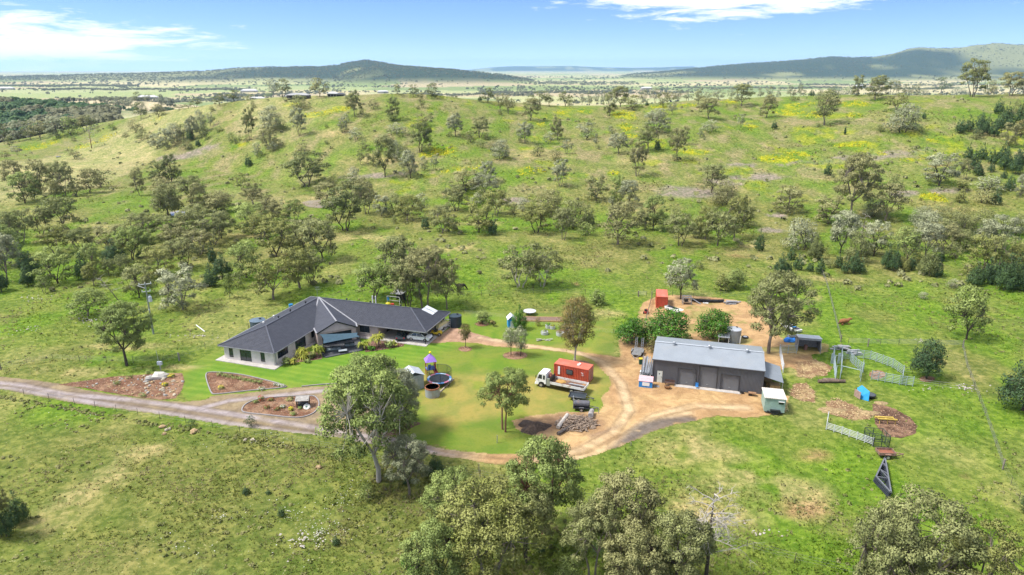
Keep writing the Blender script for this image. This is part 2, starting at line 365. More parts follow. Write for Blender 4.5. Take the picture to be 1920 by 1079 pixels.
def groundcol(X, Y):
    c = {k: np.array(v) for k, v in PURE.items()}
    n1_ = fbm(X, Y, 38, 4, 51); n2_ = fbm(X, Y*.6, 11, 4, 57); n3_ = fbm(X, Y, 3.2, 3, 61)
    base = np.broadcast_to(c['mid'], X.shape+(3,)).copy()
    base = lerp(base, c['olive'], sm((n1_-.42)/.2)*.85)
    base = lerp(base, c['lush'], sm((n2_-.50)/.14)*.75)
    base = lerp(base, c['dry'], sm((.44-n2_)/.14)*.30)
    low = sm((92-Y)/8.)*sm((6-X)/14.); base = lerp(base, np.array((.145,.145,.046)), low*.6)
    hill = sm((Y-225)/60.)*(1-sm((Y-900)/300.))
    base = lerp(base, np.array((.195,.20,.070)), hill*(.15+.48*sm((n1_-.36)/.22))); n4_ = fbm(X, Y*.45, 5.5, 3, 65); base = lerp(base, np.array((.27,.215,.13)), hill*sm((n4_-.56)/.1)*.5); base = lerp(base, c['lush'], hill*sm((.40-n4_)/.1)*.5)
    base = lerp(base, c['lush'], emask(X, Y, LUSH, .9)*.7*(.55+.45*n2_/.5).clip(0, 1))
    base = lerp(base, c['dry'], emask(X, Y, DRY, .8)*.75*sm((n3_-.25)/.3))
    base = lerp(base, c['pur'], emask(X, Y, PUR, .4)*.95*sm((n3_-.22)/.18))
    yy = np.maximum(emask(X, Y, YEL, .5), sm((fbm(X, Y, 16, 4, 77)-.63)/.05)*hill*.5*(X > -60))
    base = lerp(base, c['lush'], np.clip(yy*1.3, 0, 1)*.8)
    base = lerp(base, c['yel'], yy*sm((n3_-.40)/.14)*.52)
    base = lerp(base, c['bare'], emask(X, Y, BARE, .9)*.65*sm((n3_-.3)/.2))
    base = lerp(base, c['pale'], hill*sm((-X-60)/120.)*sm((fbm(X, Y*.5, 55, 3, 88)-.42)/.15)*.55)
    uu = np.clip(X/np.maximum(Y,30), -1.5, 1.5); Ycr = np.interp(uu, cu, cyy); bey = sm((Y-Ycr-25)/60.)*(Y > 0)
    base = lerp(base, lerp(np.broadcast_to(np.array((.46,.42,.26)), X.shape+(3,)).copy(), np.array((.36,.40,.20)), sm((n1_-.45)/.1)), bey*(.55+.4*(uu < -.2)))
    # the far plain: paddocks, crops, dry stubble
    far = sm((Y-700)/600.)
    jx = (fbm(X, Y, 500, 3, 12)-.5)*900; jy = (fbm(X, Y, 500, 3, 14)-.5)*500
    cell = vnoise(np.floor((X+jx)/520.), np.floor((Y+jy)/430.), 99)
    pal = np.array([(.42,.37,.21),(.29,.33,.14),(.38,.38,.19),(.20,.25,.10),(.40,.33,.21),(.33,.35,.17),(.46,.40,.24)])
    fc = pal[np.clip((cell*7).astype(int), 0, 6)]
    base = lerp(base, fc, far)
    # timbered ranges
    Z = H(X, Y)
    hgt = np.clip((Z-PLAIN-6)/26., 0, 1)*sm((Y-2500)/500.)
    clear = np.where((Y > 5200) & (X/np.maximum(Y,1) > .50), sm((fbm(X, Y, 900, 4, 40)-.40)/.12), sm((fbm(X, Y, 700, 4, 41)-.62)/.08))  # clearings; the right-hand range's bigger pale patches are sunlight painted into the colour
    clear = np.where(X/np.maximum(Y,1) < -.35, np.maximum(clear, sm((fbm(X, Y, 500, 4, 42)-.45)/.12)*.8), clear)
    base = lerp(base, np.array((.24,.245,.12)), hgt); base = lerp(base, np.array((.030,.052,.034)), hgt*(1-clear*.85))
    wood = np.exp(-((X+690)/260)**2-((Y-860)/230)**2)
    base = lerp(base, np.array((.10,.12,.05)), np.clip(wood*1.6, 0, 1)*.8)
    knoll = np.exp(-((X+640)/200)**4-((Y-1180)/210)**4); base = lerp(base, np.array((.50,.42,.28)), np.clip(knoll*1.4, 0, 1)*.85)
    return base
def adddata(me, name, arr):
    if arr.ndim == 2:
        a = me.attributes.new(name, 'FLOAT_COLOR', 'POINT'); q = np.ones((len(arr), 4), np.float32); q[:, :3] = arr; a.data.foreach_set('color', q.ravel())
    else:
        a = me.attributes.new(name, 'FLOAT', 'POINT'); a.data.foreach_set('value', arr.astype(np.float32))
def gridmesh(name, V, quads, m, smooth=True):
    me = bpy.data.meshes.new(name); nv = len(V); nf = len(quads)
    me.vertices.add(nv); me.vertices.foreach_set('co', np.ascontiguousarray(V, np.float32).ravel())
    me.loops.add(nf*quads.shape[1]); me.loops.foreach_set('vertex_index', np.ascontiguousarray(quads, np.int32).ravel())
    me.polygons.add(nf); me.polygons.foreach_set('loop_start', np.arange(nf, dtype=np.int32)*quads.shape[1])
    if smooth: me.polygons.foreach_set('use_smooth', np.ones(nf, bool))
    me.materials.append(m); me.update(calc_edges=True); return me
def groundmat(name, fine=1.0):
    m = newmat(name); t = NT(m); p = t.pos(); b = t.attr('base').outputs['Color']
    a = t.noise(.16, 6, .65, p, .4); c = t.noise(.9, 5, .7, p, .3); d = t.noise(4.5, 3, .65, p)
    k = t.mix(t.ramp(a, .32, .68), t.mix(1.0, b, (.80,.86,.72,1), 'MULTIPLY'), t.mix(1.0, b, (1.22,1.12,1.12,1), 'MULTIPLY'))
    k = t.mix(t.ramp(c, .38, .66), t.mix(1.0, k, (.62,.72,.60,1), 'MULTIPLY'), t.mix(1.0, k, (1.34,1.24,1.38,1), 'MULTIPLY'))
    k = t.mix(t.math('MULTIPLY', t.ramp(d, .5, .72), .5*fine), k, t.mix(1.0, k, (.62,.70,.60,1), 'MULTIPLY'))
    sp = t.noise(2.6, 2, .5, p); k = t.mix(t.math('MULTIPLY', t.ramp(sp, .66, .74), .5), k, (.42,.38,.20,1))
    h = t.math('ADD', t.math('MULTIPLY', c, 1.0), t.math('MULTIPLY', d, .4))
    t.finish(k, .9, 0, h, .7, .25, .1); return m
def lawnmat():
    m = newmat('mown_lawn'); t = NT(m); p = t.pos(); b = t.attr('base').outputs['Color']
    s = t.n('ShaderNodeSeparateXYZ'); t.l(p, s.inputs[0])
    q = t.math('ADD', t.math('MULTIPLY', s.outputs[0], .30), t.math('MULTIPLY', s.outputs[1], .954))
    wv = t.math('SINE', t.math('ADD', t.math('MULTIPLY', q, 2*math.pi/1.7), t.math('MULTIPLY', t.noise(.25, 2, .5, p), 5.0)))
    stripe = t.math('MULTIPLY', t.ramp(wv, -.6, .8), t.attr('stripe').outputs['Fac'])
    k = t.mix(t.math('MULTIPLY', stripe, .45), b, t.mix(1.0, b, (1.45,1.25,1.5,1), 'MULTIPLY'))
    a = t.noise(.22, 6, .62, p, .6); c = t.noise(1.6, 5, .7, p)
    k = t.mix(t.ramp(a, .35, .65), t.mix(1.0, k, (.82,.92,.85,1), 'MULTIPLY'), t.mix(1.0, k, (1.2,1.06,1.1,1), 'MULTIPLY'))
    k = t.mix(t.math('MULTIPLY', t.ramp(c, .45, .75), .5), k, t.mix(1.0, k, (.68,.76,.6,1), 'MULTIPLY'))
    t.finish(k, .9, 0, c, .5, .12, .1); return m
# ---- terrain sheet: fine cells where the camera looks, reaching past the horizon
th = np.concatenate([np.linspace(-180, -48, 34)[:-1], np.linspace(-48, 48, 500), np.linspace(48, 180, 34)[1:]])*math.pi/180
rr_ = np.concatenate([np.geomspace(3, 46, 14)[:-1], np.geomspace(46, 500, 285)[:-1], np.geomspace(500, 29500, 155)])
T_, R_ = np.meshgrid(th, rr_); X_ = R_*np.sin(T_); Y_ = R_*np.cos(T_); Z_ = H(X_, Y_)
near = sm(sdist(X_, Y_, FLAT)/14.)*(1-sm((R_-700)/300.))
for px_, py_ in ((340,400),(596,384),(110,294)):
    pc_ = G(px_, py_); near = near*(1-np.exp(-(np.hypot(X_-pc_.x, (Y_-pc_.y)*.8)/16.)**4))
Z_ = Z_ + near*((fbm(X_, Y_, 9, 3, 5)-.5)*.9 + (fbm(X_, Y_, 2.2, 2, 6)-.5)*.35)
nr, ncol = X_.shape
V = np.stack([X_.ravel(), Y_.ravel(), Z_.ravel()], 1)
i = np.arange(nr-1)[:, None]*ncol + np.arange(ncol-1)[None, :]
Q = np.stack([i, i+1, i+1+ncol, i+ncol], -1).reshape(-1, 4)[:, ::-1]
me = gridmesh('grass_ground', V, Q, groundmat('paddock_grass'))
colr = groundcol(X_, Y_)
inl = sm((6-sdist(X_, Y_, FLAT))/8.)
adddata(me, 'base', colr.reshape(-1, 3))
ground = struct('grass_ground', me)
# ---- sheets: lawn, driveway
def sheetmesh(name, poly, cell, z, m, edge=.35, attrs=None, colf=None):
    P = np.array(poly); x0, y0 = P.min(0)-1; x1, y1 = P.max(0)+1
    nx, ny = int((x1-x0)/cell)+1, int((y1-y0)/cell)+1
    gx, gy = np.meshgrid(x0+np.arange(nx)*cell, y0+np.arange(ny)*cell)
    gx = gx + (vnoise(gx*3.1, gy*3.7, 3)-.5)*cell*.6; gy = gy + (vnoise(gx*3.3, gy*2.9, 4)-.5)*cell*.6
    sd_ = sdist(gx, gy, poly) + (fbm(gx, gy, 1.6, 3, 71)-.5)*2*edge + (fbm(gx, gy, 6, 2, 73)-.5)*2*edge
    ins = sd_ < 0
    keep = ins[:-1,:-1]&ins[1:,:-1]&ins[:-1,1:]&ins[1:,1:]
    idx = np.arange(nx*ny).reshape(ny, nx)
    q = np.stack([idx[:-1,:-1], idx[:-1,1:], idx[1:,1:], idx[1:,:-1]], -1)[keep]
    used, inv = np.unique(q, return_inverse=True); q = inv.reshape(q.shape)
    gx, gy, sd_ = gx.ravel()[used], gy.ravel()[used], sd_.ravel()[used]
    me = gridmesh(name, np.stack([gx, gy, np.full(gx.shape, z)], 1), q, m)
    if attrs: 
        for k, f in attrs.items(): adddata(me, k, f(gx, gy, sd_))
    if colf: adddata(me, 'base', colf(gx, gy, sd_))
    return me
HL = gp([(335,752),(325,700),(400,655),(640,600),(870,640),(700,720),(640,724),(540,730),(400,748)])
def lawncol(X, Y, s):
    n = fbm(X, Y, 14, 4, 91); n2 = fbm(X, Y, 5, 3, 92)
    c = np.broadcast_to(np.array((.135,.185,.028)), X.shape+(3,)).copy()
    c = lerp(c, np.array((.235,.215,.055)), sm((n-.42)/.16)*.95)
    c = lerp(c, np.array((.12,.20,.02)), sm((n2-.55)/.12)*.6)
    h = sm((2-sdist(X, Y, HL))/5.)
    c = lerp(c, np.array((.105,.200,.020)), h*.85)
    c = lerp(c, np.array((.125,.205,.025)), sm((Y-127)/6.)*.8)
    f = sm((s+5)/5.)*sm((Y-98)/10.); c = c*(1-f[..., None])+groundcol(X, Y)*f[..., None]
    return c
struct('lawn', sheetmesh('lawn', LAWN, .5, .012, lawnmat(), .5, {'stripe': lambda X, Y, s: sm((2-sdist(X, Y, HL))/3.)}, lawncol))
def polyline_d(X, Y, pts):
    d = np.full(X.shape, 1e9)
    for (x0,y0),(x1,y1) in zip(pts[:-1], pts[1:]):
        dx, dy = x1-x0, y1-y0; t = np.clip(((X-x0)*dx+(Y-y0)*dy)/(dx*dx+dy*dy), 0, 1); d = np.minimum(d, np.hypot(X-x0-t*dx, Y-y0-t*dy))
    return d
TR = [gp([(-260,694),(33,722),(117,739),(250,751),(333,762),(467,782),(627,809),(760,830),(900,853),(990,857)]), gp([(-260,703),(37,731),(167,754),(300,774),(433,796),(567,814),(700,831),(830,851),(930,865),(1000,868)]),
      gp([(380,765),(430,752),(520,742),(640,730)])]
TR2 = [gp([(1000,862),(1090,845),(1150,812),(1180,770),(1165,720),(1130,680),(1080,662),(1000,650),(900,634)]), gp([(1040,868),(1110,856),(1180,815),(1230,780),(1300,762),(1400,765)]), gp([(1150,835),(1225,790),(1290,775)])]
def tr_(lst, wd): 
    return lambda X, Y, s: np.clip(1-np.minimum.reduce([polyline_d(X, Y, t) for t in lst])/wd, 0, 1)*(.6+.8*(fbm(X, Y, 3, 3, 17)-.5))
DK = gp([(1145,848),(1173,836),(1223,812),(1273,796),(1320,788),(1290,782),(1240,786),(1200,797),(1170,820)])
DK2 = gp([(1100,815),(1150,800),(1175,795),(1140,812),(1105,826)])
def gravelcol(X, Y, s):
    c = np.broadcast_to(np.array((.36,.225,.108)), X.shape+(3,)).copy()
    n = fbm(X, Y, 6, 4, 101); n2 = fbm(X, Y, 2, 3, 103)
    c = lerp(c, np.array((.44,.295,.14)), sm((n-.45)/.2)*.9)
    left = sm((-2-X)/14.)*sm((112-Y)/8.)*sm((-X-15+np.maximum(104-Y,0)*2)/6.)
    c = lerp(c, np.array((.195,.150,.100)), left)
    c = lerp(c, np.array((.27,.21,.12)), left*sm((n-.5)/.15)*.8)
    hs_ = sm((Y-114)/8.)*sm((8-X)/12.); c = lerp(c, np.array((.34,.215,.150)), hs_*.9)
    tr = tr_(TR, 1.0)(X, Y, s)*left; c = lerp(c, np.array((.29,.25,.245)), np.clip(tr*1.9, 0, 1))
    tr2 = tr_(TR2, 1.4)(X, Y, s)*(1-left); c = lerp(c, np.array((.48,.37,.225)), np.clip(tr2*1.5, 0, 1)*.8)
    for k_, t_ in enumerate(TR2+TR):
        d_ = polyline_d(X, Y, t_); rut = np.exp(-((d_-.8)/.20)**2)*(.4+.9*fbm(X, Y, 4, 2, 300+k_)); c = c*(1-.30*np.clip(rut, 0, 1)[..., None]) + np.array((.02,.016,.012))*0
    c = lerp(c, np.array((.10,.088,.085)), sm((1.0-sdist(X, Y, DK))/1.6)*.85*sm((n2-.2)/.2))
    c = lerp(c, np.array((.14,.10,.085)), sm((.5-sdist(X, Y, DK2))/1.6)*.6)
    bk = sm((Y-112)/4.)*sm((X-22)/4.); c = lerp(c, np.array((.41,.265,.125)), bk*.6); c = lerp(c, np.array((.185,.195,.05)), bk*sm((n-.46)/.1)*.7)
    wp = emask(X, Y, ell([(1070,795,60,22),(1000,800,45,18)]), .8); c = lerp(c, np.array((.17,.10,.065)), wp*.8)
    c = lerp(c, c*.0+np.array((.20,.19,.06)), sm((s+.7)/.7)*.55)
    return c
def gravmat():
    m = newmat('gravel_and_dirt'); t = NT(m); p = t.pos(); b = t.attr('base').outputs['Color']
    a = t.noise(.5, 6, .65, p, .8); c = t.noise(5, 4, .7, p); d = t.noise(.9, 5, .6, p, 2.0)
    k = t.mix(t.ramp(a, .35, .65), t.mix(1.0, b, (.80,.78,.76,1), 'MULTIPLY'), t.mix(1.0, b, (1.14,1.14,1.14,1), 'MULTIPLY'))
    k = t.mix(t.math('MULTIPLY', t.ramp(c, .45, .7), .6), k, t.mix(1.0, k, (.72,.70,.68,1), 'MULTIPLY'))
    k = t.mix(t.math('MULTIPLY', t.ramp(d, .52, .62), .35), k, t.mix(1.0, k, (.80,.74,.70,1), 'MULTIPLY'))
    t.finish(k, .85, 0, t.math('ADD', c, t.math('MULTIPLY', a, 2.0)), .5, .08, .2); return m
GM = gravmat()
struct('gravel_road', sheetmesh('gravel_road', ROAD, .26, .020, GM, .22, None, gravelcol))
struct('dirt_yard', sheetmesh('dirt_yard', PAD, .28, .026, GM, .30, None, gravelcol))
# mulched beds and bare patches, each a sheet of its own
def mulchcol(c0, c1):
    return lambda X, Y, s: lerp(np.broadcast_to(np.array(c0), X.shape+(3,)).copy(), np.array(c1), sm((fbm(X, Y, 1.2, 4, 111)-.40)/.2))
BR = mulchcol((.17,.085,.050), (.27,.165,.10)); STR = mulchcol((.36,.26,.13), (.22,.13,.07))
BEDS = []
def bed(name, px, z=.03, colf=BR, cell=.16, edge=.12):
    BEDS.append((name, gp(px)))
    return struct(name, sheetmesh(name, gp(px), cell, z, GM, edge, None, colf))
ROCKBED = [(105,722),(160,714),(205,707),(262,703),(300,700),(342,700),(348,715),(342,732),(330,748),(300,751),(250,744),(200,736),(150,727)]
TRIBED = [(385,703),(392,698),(440,701),(480,709),(545,726),(520,729),(470,733),(402,741),(396,738),(389,720)]
ISLBED = [(452,770),(460,758),(485,748),(540,744),(580,743),(592,744),(600,757),(593,773),(575,782),(553,785),(500,779),(458,775)]
HB1 = [(524,685),(548,682),(605,674),(607,668),(600,658),(560,661),(530,672)]
HB2 = [(684,662),(710,658),(757,650),(762,641),(735,632),(690,641),(682,650)]
bed('mulch_bed', ROCKBED, .03); bed('mulch_bed', TRIBED, .034); bed('mulch_bed', ISLBED, .034); bed('mulch_bed', HB1, .034, mulchcol((.12,.06,.045),(.18,.10,.08))); bed('mulch_bed', HB2, .034, mulchcol((.12,.06,.045),(.18,.10,.08)))
bed('mulch_bed', [(720,800),(724,780),(745,772),(768,778),(776,792),(768,806),(745,817),(725,816)], .034, mulchcol((.13,.07,.05),(.20,.12,.085)))
bed('mulch_bed', [(1634,758),(1650,757),(1680,768),(1708,783),(1722,800),(1718,814),(1690,822),(1660,820),(1640,795),(1636,775)], .034, mulchcol((.10,.055,.035),(.22,.13,.08)))
bed('straw_patch', [(1545,752),(1570,746),(1600,760),(1640,780),(1632,788),(1590,786),(1552,775)], .024, STR, .3, .5)
bed('straw_patch', [(1484,722),(1510,718),(1530,735),(1530,756),(1500,752),(1478,742)], .036, STR, .3, .5)
bed('straw_patch', [(1490,680),(1530,672),(1562,690),(1550,705),(1520,710),(1495,704)], .036, STR, .3, .6)
for cx_, cy_, rx, ry in [(904,608,14,5),(872,655,14,5.5),(966,667,24,8),(1078,683,30,8),(1738,711,16,6),(1060,622,18,5),(1645,703,16,9)]:
    pl = [(cx_+rx*math.cos(a*math.pi/6), cy_+ry*math.sin(a*math.pi/6)) for a in range(12)]
    bed('mulch_ring', pl, .03, BR, .16, .1)
# ---- grass tufts: longer clumps over the paddocks
def tufts():
    n = 230000
    ang = NR.uniform(-.80, .80, n); r = 50*np.exp(NR.uniform(0, 1, n)**1.05*math.log(420/50.))
    X = r*np.sin(ang); Y = r*np.cos(ang)
    n1_ = fbm(X, Y, 6, 4, 201); ok = (sdist(X, Y, LAWN) > .3) & (sdist(X, Y, ROAD) > .5) & (sdist(X, Y, PAD) > .8)
    for bp in (ROCKBED, TRIBED, ISLBED): ok &= sdist(X, Y, gp(bp)) > .2
    ok &= NR.uniform(0, 1, n) < np.clip((n1_-.30)*3.4, .06, 1)
    fl = sdist(X, Y, FLAT); ok &= (fl > 0) | (NR.uniform(0, 1, n) < .4)
    X, Y, r = X[ok], Y[ok], r[ok]; n = len(X); Z = H(X, Y) + sm(sdist(X, Y, FLAT)/14.)*((fbm(X, Y, 9, 3, 5)-.5)*.9+(fbm(X, Y, 2.2, 2, 6)-.5)*.35) - .03
    s = (.08 + .15*NR.uniform(0, 1, n)**2)*(1+np.clip((r-80)/200., 0, 1.3))*(.7+.9*np.clip(fbm(X, Y, 18, 3, 205)-.35, 0, .5)*2)
    k = 3; V = np.zeros((n, k*3, 3), np.float32)
    for j in range(k):
        a = NR.uniform(0, 2*math.pi, n); ln = NR.uniform(.3, 1.0, n); wdt = s*NR.uniform(.35, .6, n)
        bx, by = X+np.cos(a)*s*.25, Y+np.sin(a)*s*.25; px_, py_ = -np.sin(a)*wdt, np.cos(a)*wdt
        V[:, j*3] = np.stack([bx-px_, by-py_, Z], 1); V[:, j*3+1] = np.stack([bx+px_, by+py_, Z], 1)
        V[:, j*3+2] = np.stack([bx+np.cos(a)*s*ln+px_*NR.uniform(-1, 1, n), by+np.sin(a)*s*ln, Z+s*NR.uniform(.7, 1.4, n)], 1)
    V = V.reshape(-1, 3); F = np.arange(n*k*3).reshape(-1, 3)
    m = newmat('long_grass'); t = NT(m); b = t.attr('base').outputs['Color']; v = t.attr('tint').outputs['Fac']
    kk = t.mix(t.ramp(v, 0, 1), t.mix(1.0, b, (.86,.92,.80,1), 'MULTIPLY'), t.mix(1.0, b, (1.5,1.42,1.6,1), 'MULTIPLY'))
    p = t.n('ShaderNodeBsdfPrincipled'); t.l(kk, p.inputs['Base Color']); p.inputs['Roughness'].default_value = .8; p.inputs['Specular IOR Level'].default_value = .1
    un = t.n('ShaderNodeCombineXYZ'); un.inputs[2].default_value = 1; dn = t.n('ShaderNodeCombineXYZ'); dn.inputs[2].default_value = -1; t.l(un.outputs[0], p.inputs['Normal'])
    tr = t.n('ShaderNodeBsdfTranslucent'); t.l(kk, tr.inputs[0]); t.l(dn.outputs[0], tr.inputs['Normal']); mx_ = t.n('ShaderNodeMixShader'); mx_.inputs[0].default_value = .35
    t.l(p.outputs[0], mx_.inputs[1]); t.l(tr.outputs[0], mx_.inputs[2]); o = t.n('ShaderNodeOutputMaterial'); t.l(mx_.outputs[0], o.inputs[0])
    me = gridmesh('long_grass', V, F, m, False)
    cg = groundcol(X, Y); dr = sm((fbm(X, Y, 5, 3, 207)-.52)/.1)[:, None]*.5*sm((sdist(X, Y, FLAT)+6)/10.)[:, None]
    cg = cg*(1-dr)+np.array((.27,.23,.12))*dr
    adddata(me, 'base', np.repeat(cg, k*3, 0)); adddata(me, 'tint', np.repeat(NR.uniform(0, 1, n), k*3))
    o = link('long_grass', me); tag(o, 'long green and straw coloured paddock grass growing in clumps', 'grass', None, 'stuff')
tufts()
def specks(name, label, cat, ells, n, size, colm, zz=.12):
    vs, fs = [], []
    for (x, y, rx, ry), cnt in zip(ell(ells), n):
        for _ in range(cnt):
            a = R.uniform(0, 6.28); q = R.gauss(0, .5); X = x+math.cos(a)*rx*q*R.uniform(.6,1.6); Y = y+math.sin(a)*ry*q*R.uniform(.6,1.6); s = size*R.uniform(.5, 1.6)
            if sdist(np.array([X]), np.array([Y]), ROAD)[0] < .5: continue
            Z = float(H(X, Y))+zz*R.uniform(.4,1.5); k = len(vs); b = R.uniform(0, 6.28)
            for j in range(5): vs.append((X+s*math.cos(b+j*1.257)*R.uniform(.6,1), Y+s*math.sin(b+j*1.257)*R.uniform(.6,1), Z+R.uniform(-.3,.3)*s))
            vs.append((X, Y, Z+s*.5))
            for j in range(5): fs.append((k+j, k+(j+1)%5, k+5))
    m = MB(); m.add(vs, fs); o = link(name, m.mesh(name, colm)); tag(o, label, cat, None, 'stuff')
specks('white_wildflowers', 'scattered white wildflowers and pale stones in the lower paddock', 'wildflowers', [(600,1000,90,55),(480,830,120,30),(540,960,90,30),(640,930,60,60),(420,970,60,20),(330,1030,150,30),(150,780,120,20)], [150,60,50,80,30,20,24], .065, mat('white_petals', (.60,.59,.50), .8))
specks('fieldstones', 'pale fieldstones lying in the grass beside the power pole and the corner fence', 'stones', [(170,600,60,15),(370,630,50,6),(1810,728,25,12),(1740,730,40,8),(1430,1000,60,20),(40,620,60,20),(1730,640,25,6),(60,560,60,10),(570,1010,60,30)], [50,40,34,16,14,30,10,26,30], .16, mat('pale_stone', (.42,.38,.33), .85), .05)

def chips(name, want, n, cols, label, cat, sz):
    Vs, Ts = [], []
    for nm, poly in BEDS:
        if nm not in want: continue
        P = np.array(poly); (x0, y0), (x1, y1) = P.min(0)-.5, P.max(0)+.5; k = int((x1-x0)*(y1-y0)*n); X = NR.uniform(x0, x1, k); Y = NR.uniform(y0, y1, k)
        ok = sdist(X, Y, poly) < NR.normal(-.1, .28 if nm != 'mulch_bed' else .06, k); X, Y = X[ok], Y[ok]; k = len(X)
        a = NR.uniform(0, 6.28, k); L = sz*NR.uniform(.5, 1.6, k); W = L*NR.uniform(.25, .6, k); z = .045+NR.uniform(0, .05, k)
        dx, dy = np.cos(a), np.sin(a); tz = NR.uniform(-.4, .4, k)*L
        Vs.append(np.stack([np.stack([X-dx*L-dy*W, Y-dy*L+dx*W, z-tz*.3+.02], 1), np.stack([X+dx*L-dy*W, Y+dy*L+dx*W, z+tz+.02], 1), np.stack([X+dx*L+dy*W, Y+dy*L-dx*W, z+tz*.6], 1), np.stack([X-dx*L+dy*W, Y-dy*L-dx*W, z], 1)], 1)); Ts.append(NR.uniform(0, 1, k))
    V = np.concatenate(Vs); T = np.concatenate(Ts); m = newmat(name); t = NT(m); t.finish(t.mix(t.attr('tint').outputs['Fac'], c4(cols[0]), c4(cols[1])), .9)
    me = gridmesh(name, V.reshape(-1, 3), np.arange(len(V)*4).reshape(-1, 4), m, False); adddata(me, 'tint', np.repeat(T, 4)); tag(link(name, me), label, cat, None, 'stuff')
chips('bark_chips', ('mulch_bed','mulch_ring'), 16, ((.07,.035,.022),(.42,.28,.18)), 'loose brown bark chips covering the garden beds and tree rings', 'bark chips', .07)
chips('straw', ('straw_patch',), 16, ((.16,.09,.05),(.55,.42,.22)), 'trampled straw and manure strewn around the stock yards', 'straw', .10)
# ------------------------------------------------------------------ tree kinds
def leafquads(P_, Nn, size, asp=.55, rs=None):
    """P_ points, Nn facing normals -> quad vertices"""
    rs = rs or NR; n = len(P_)
    a = rs.normal(size=(n,3)); t1 = np.cross(Nn, a); t1 /= np.linalg.norm(t1, axis=1)[:,None]+1e-9
    t2 = np.cross(Nn, t1); t2 /= np.linalg.norm(t2, axis=1)[:,None]+1e-9
    s = (size*rs.uniform(.55,1.35,n))[:,None]
    return np.stack([P_-t1*s, P_+t2*s*asp+Nn*s*.15, P_+t1*s, P_-t2*s*asp], 1)
def clumpleaves(centres, radii, tints, per, size, zf=.62, droop=.0, up=.35, inner=.35):
    Vs, Ts, Ns = [], [], []; C0 = np.mean(np.array(centres), 0)-np.array([0,0,.12 if len(centres) > 1 else .3])
    for (c, r, tt) in zip(centres, radii, tints):
        n = max(int(per*(r/np.mean(radii))**2), 4)
        d = NR.normal(size=(n,3)); d /= np.linalg.norm(d, axis=1)[:,None]; d[:,2] = d[:,2]*.85 + up*NR.uniform(0,1,n); d /= np.linalg.norm(d, axis=1)[:,None]
        rad_ = r*(inner+(1-inner)*NR.uniform(0,1,n)**.6)*NR.uniform(.85,1.2,n)
        p = np.array(c) + d*rad_[:,None]*np.array([1,1,zf]); p[:,2] -= droop*r*NR.uniform(0,1,n)**2
        nn = d + NR.normal(size=(n,3))*.55; nn /= np.linalg.norm(nn, axis=1)[:,None]
        cd_ = p-C0; cd_ /= np.linalg.norm(cd_, axis=1)[:,None]+1e-9; q = d*.75+cd_*.6+np.array([0,0,.35]); Ns.append(q/np.linalg.norm(q, axis=1)[:,None])
        Vs.append(leafquads(p, nn, size)); Ts.append(np.clip(tt + NR.normal(size=n)*.18, 0, 1))
    return np.concatenate(Vs), (np.concatenate(Ts), np.concatenate(Ns))
def crownmesh(name, V, T, m):
    n = len(V); me = gridmesh(name, V.reshape(-1,3), np.arange(n*4).reshape(-1,4), m, False); adddata(me, 'tint', np.repeat(T[0], 4)); addvec(me, 'nv', np.repeat(T[1], 4, 0)); return me
def addvec(me, name, arr):
    a = me.attributes.new(name, 'FLOAT_VECTOR', 'POINT'); a.data.foreach_set('vector', np.ascontiguousarray(arr, np.float32).ravel())
def pick(n, cb, rx, crr, rs, shape='gum', lean=0):
    """clump centres spread over the shell of an uneven crown (unit width and height)"""
    pts, rr = [], []; tries = 0; lobes = [(rs.uniform(0,6.28), rs.uniform(.7,1.1)) for _ in range(4)]
    while len(pts) < n and tries < 6000:
        tries += 1; a = rs.uniform(0,6.28); f = rs.uniform(0,1)
        if shape == 'gum': 
            zz = f**.8; prof = math.sqrt(max(1-(abs(zz-.38)/.68)**2.2, 0.02))
        elif shape == 'tall': zz = f; prof = .35+.65*math.sin(math.pi*min(.12+zz*.85, 1))
        elif shape == 'dome': zz = f**1.1; prof = math.sqrt(max(1-zz**2.2, .03))
        else: zz = f; prof = 1
        lob = .78 + .22*max(math.cos(a-l[0])*l[1] for l in lobes)
        q = rs.uniform(0.1,1)**.5*prof*(rx)*lob
        z = cb + (1-cb-crr*.5)*zz; r = crr*rs.uniform(.65,1.3)
        p = (q*math.cos(a)+lean*zz, q*math.sin(a), z)
        if all((p[0]-b[0])**2+(p[1]-b[1])**2+((p[2]-b[2])*1.2)**2 > (crr*.98)**2 for b in pts): pts.append(p); rr.append(r)
    return pts, rr
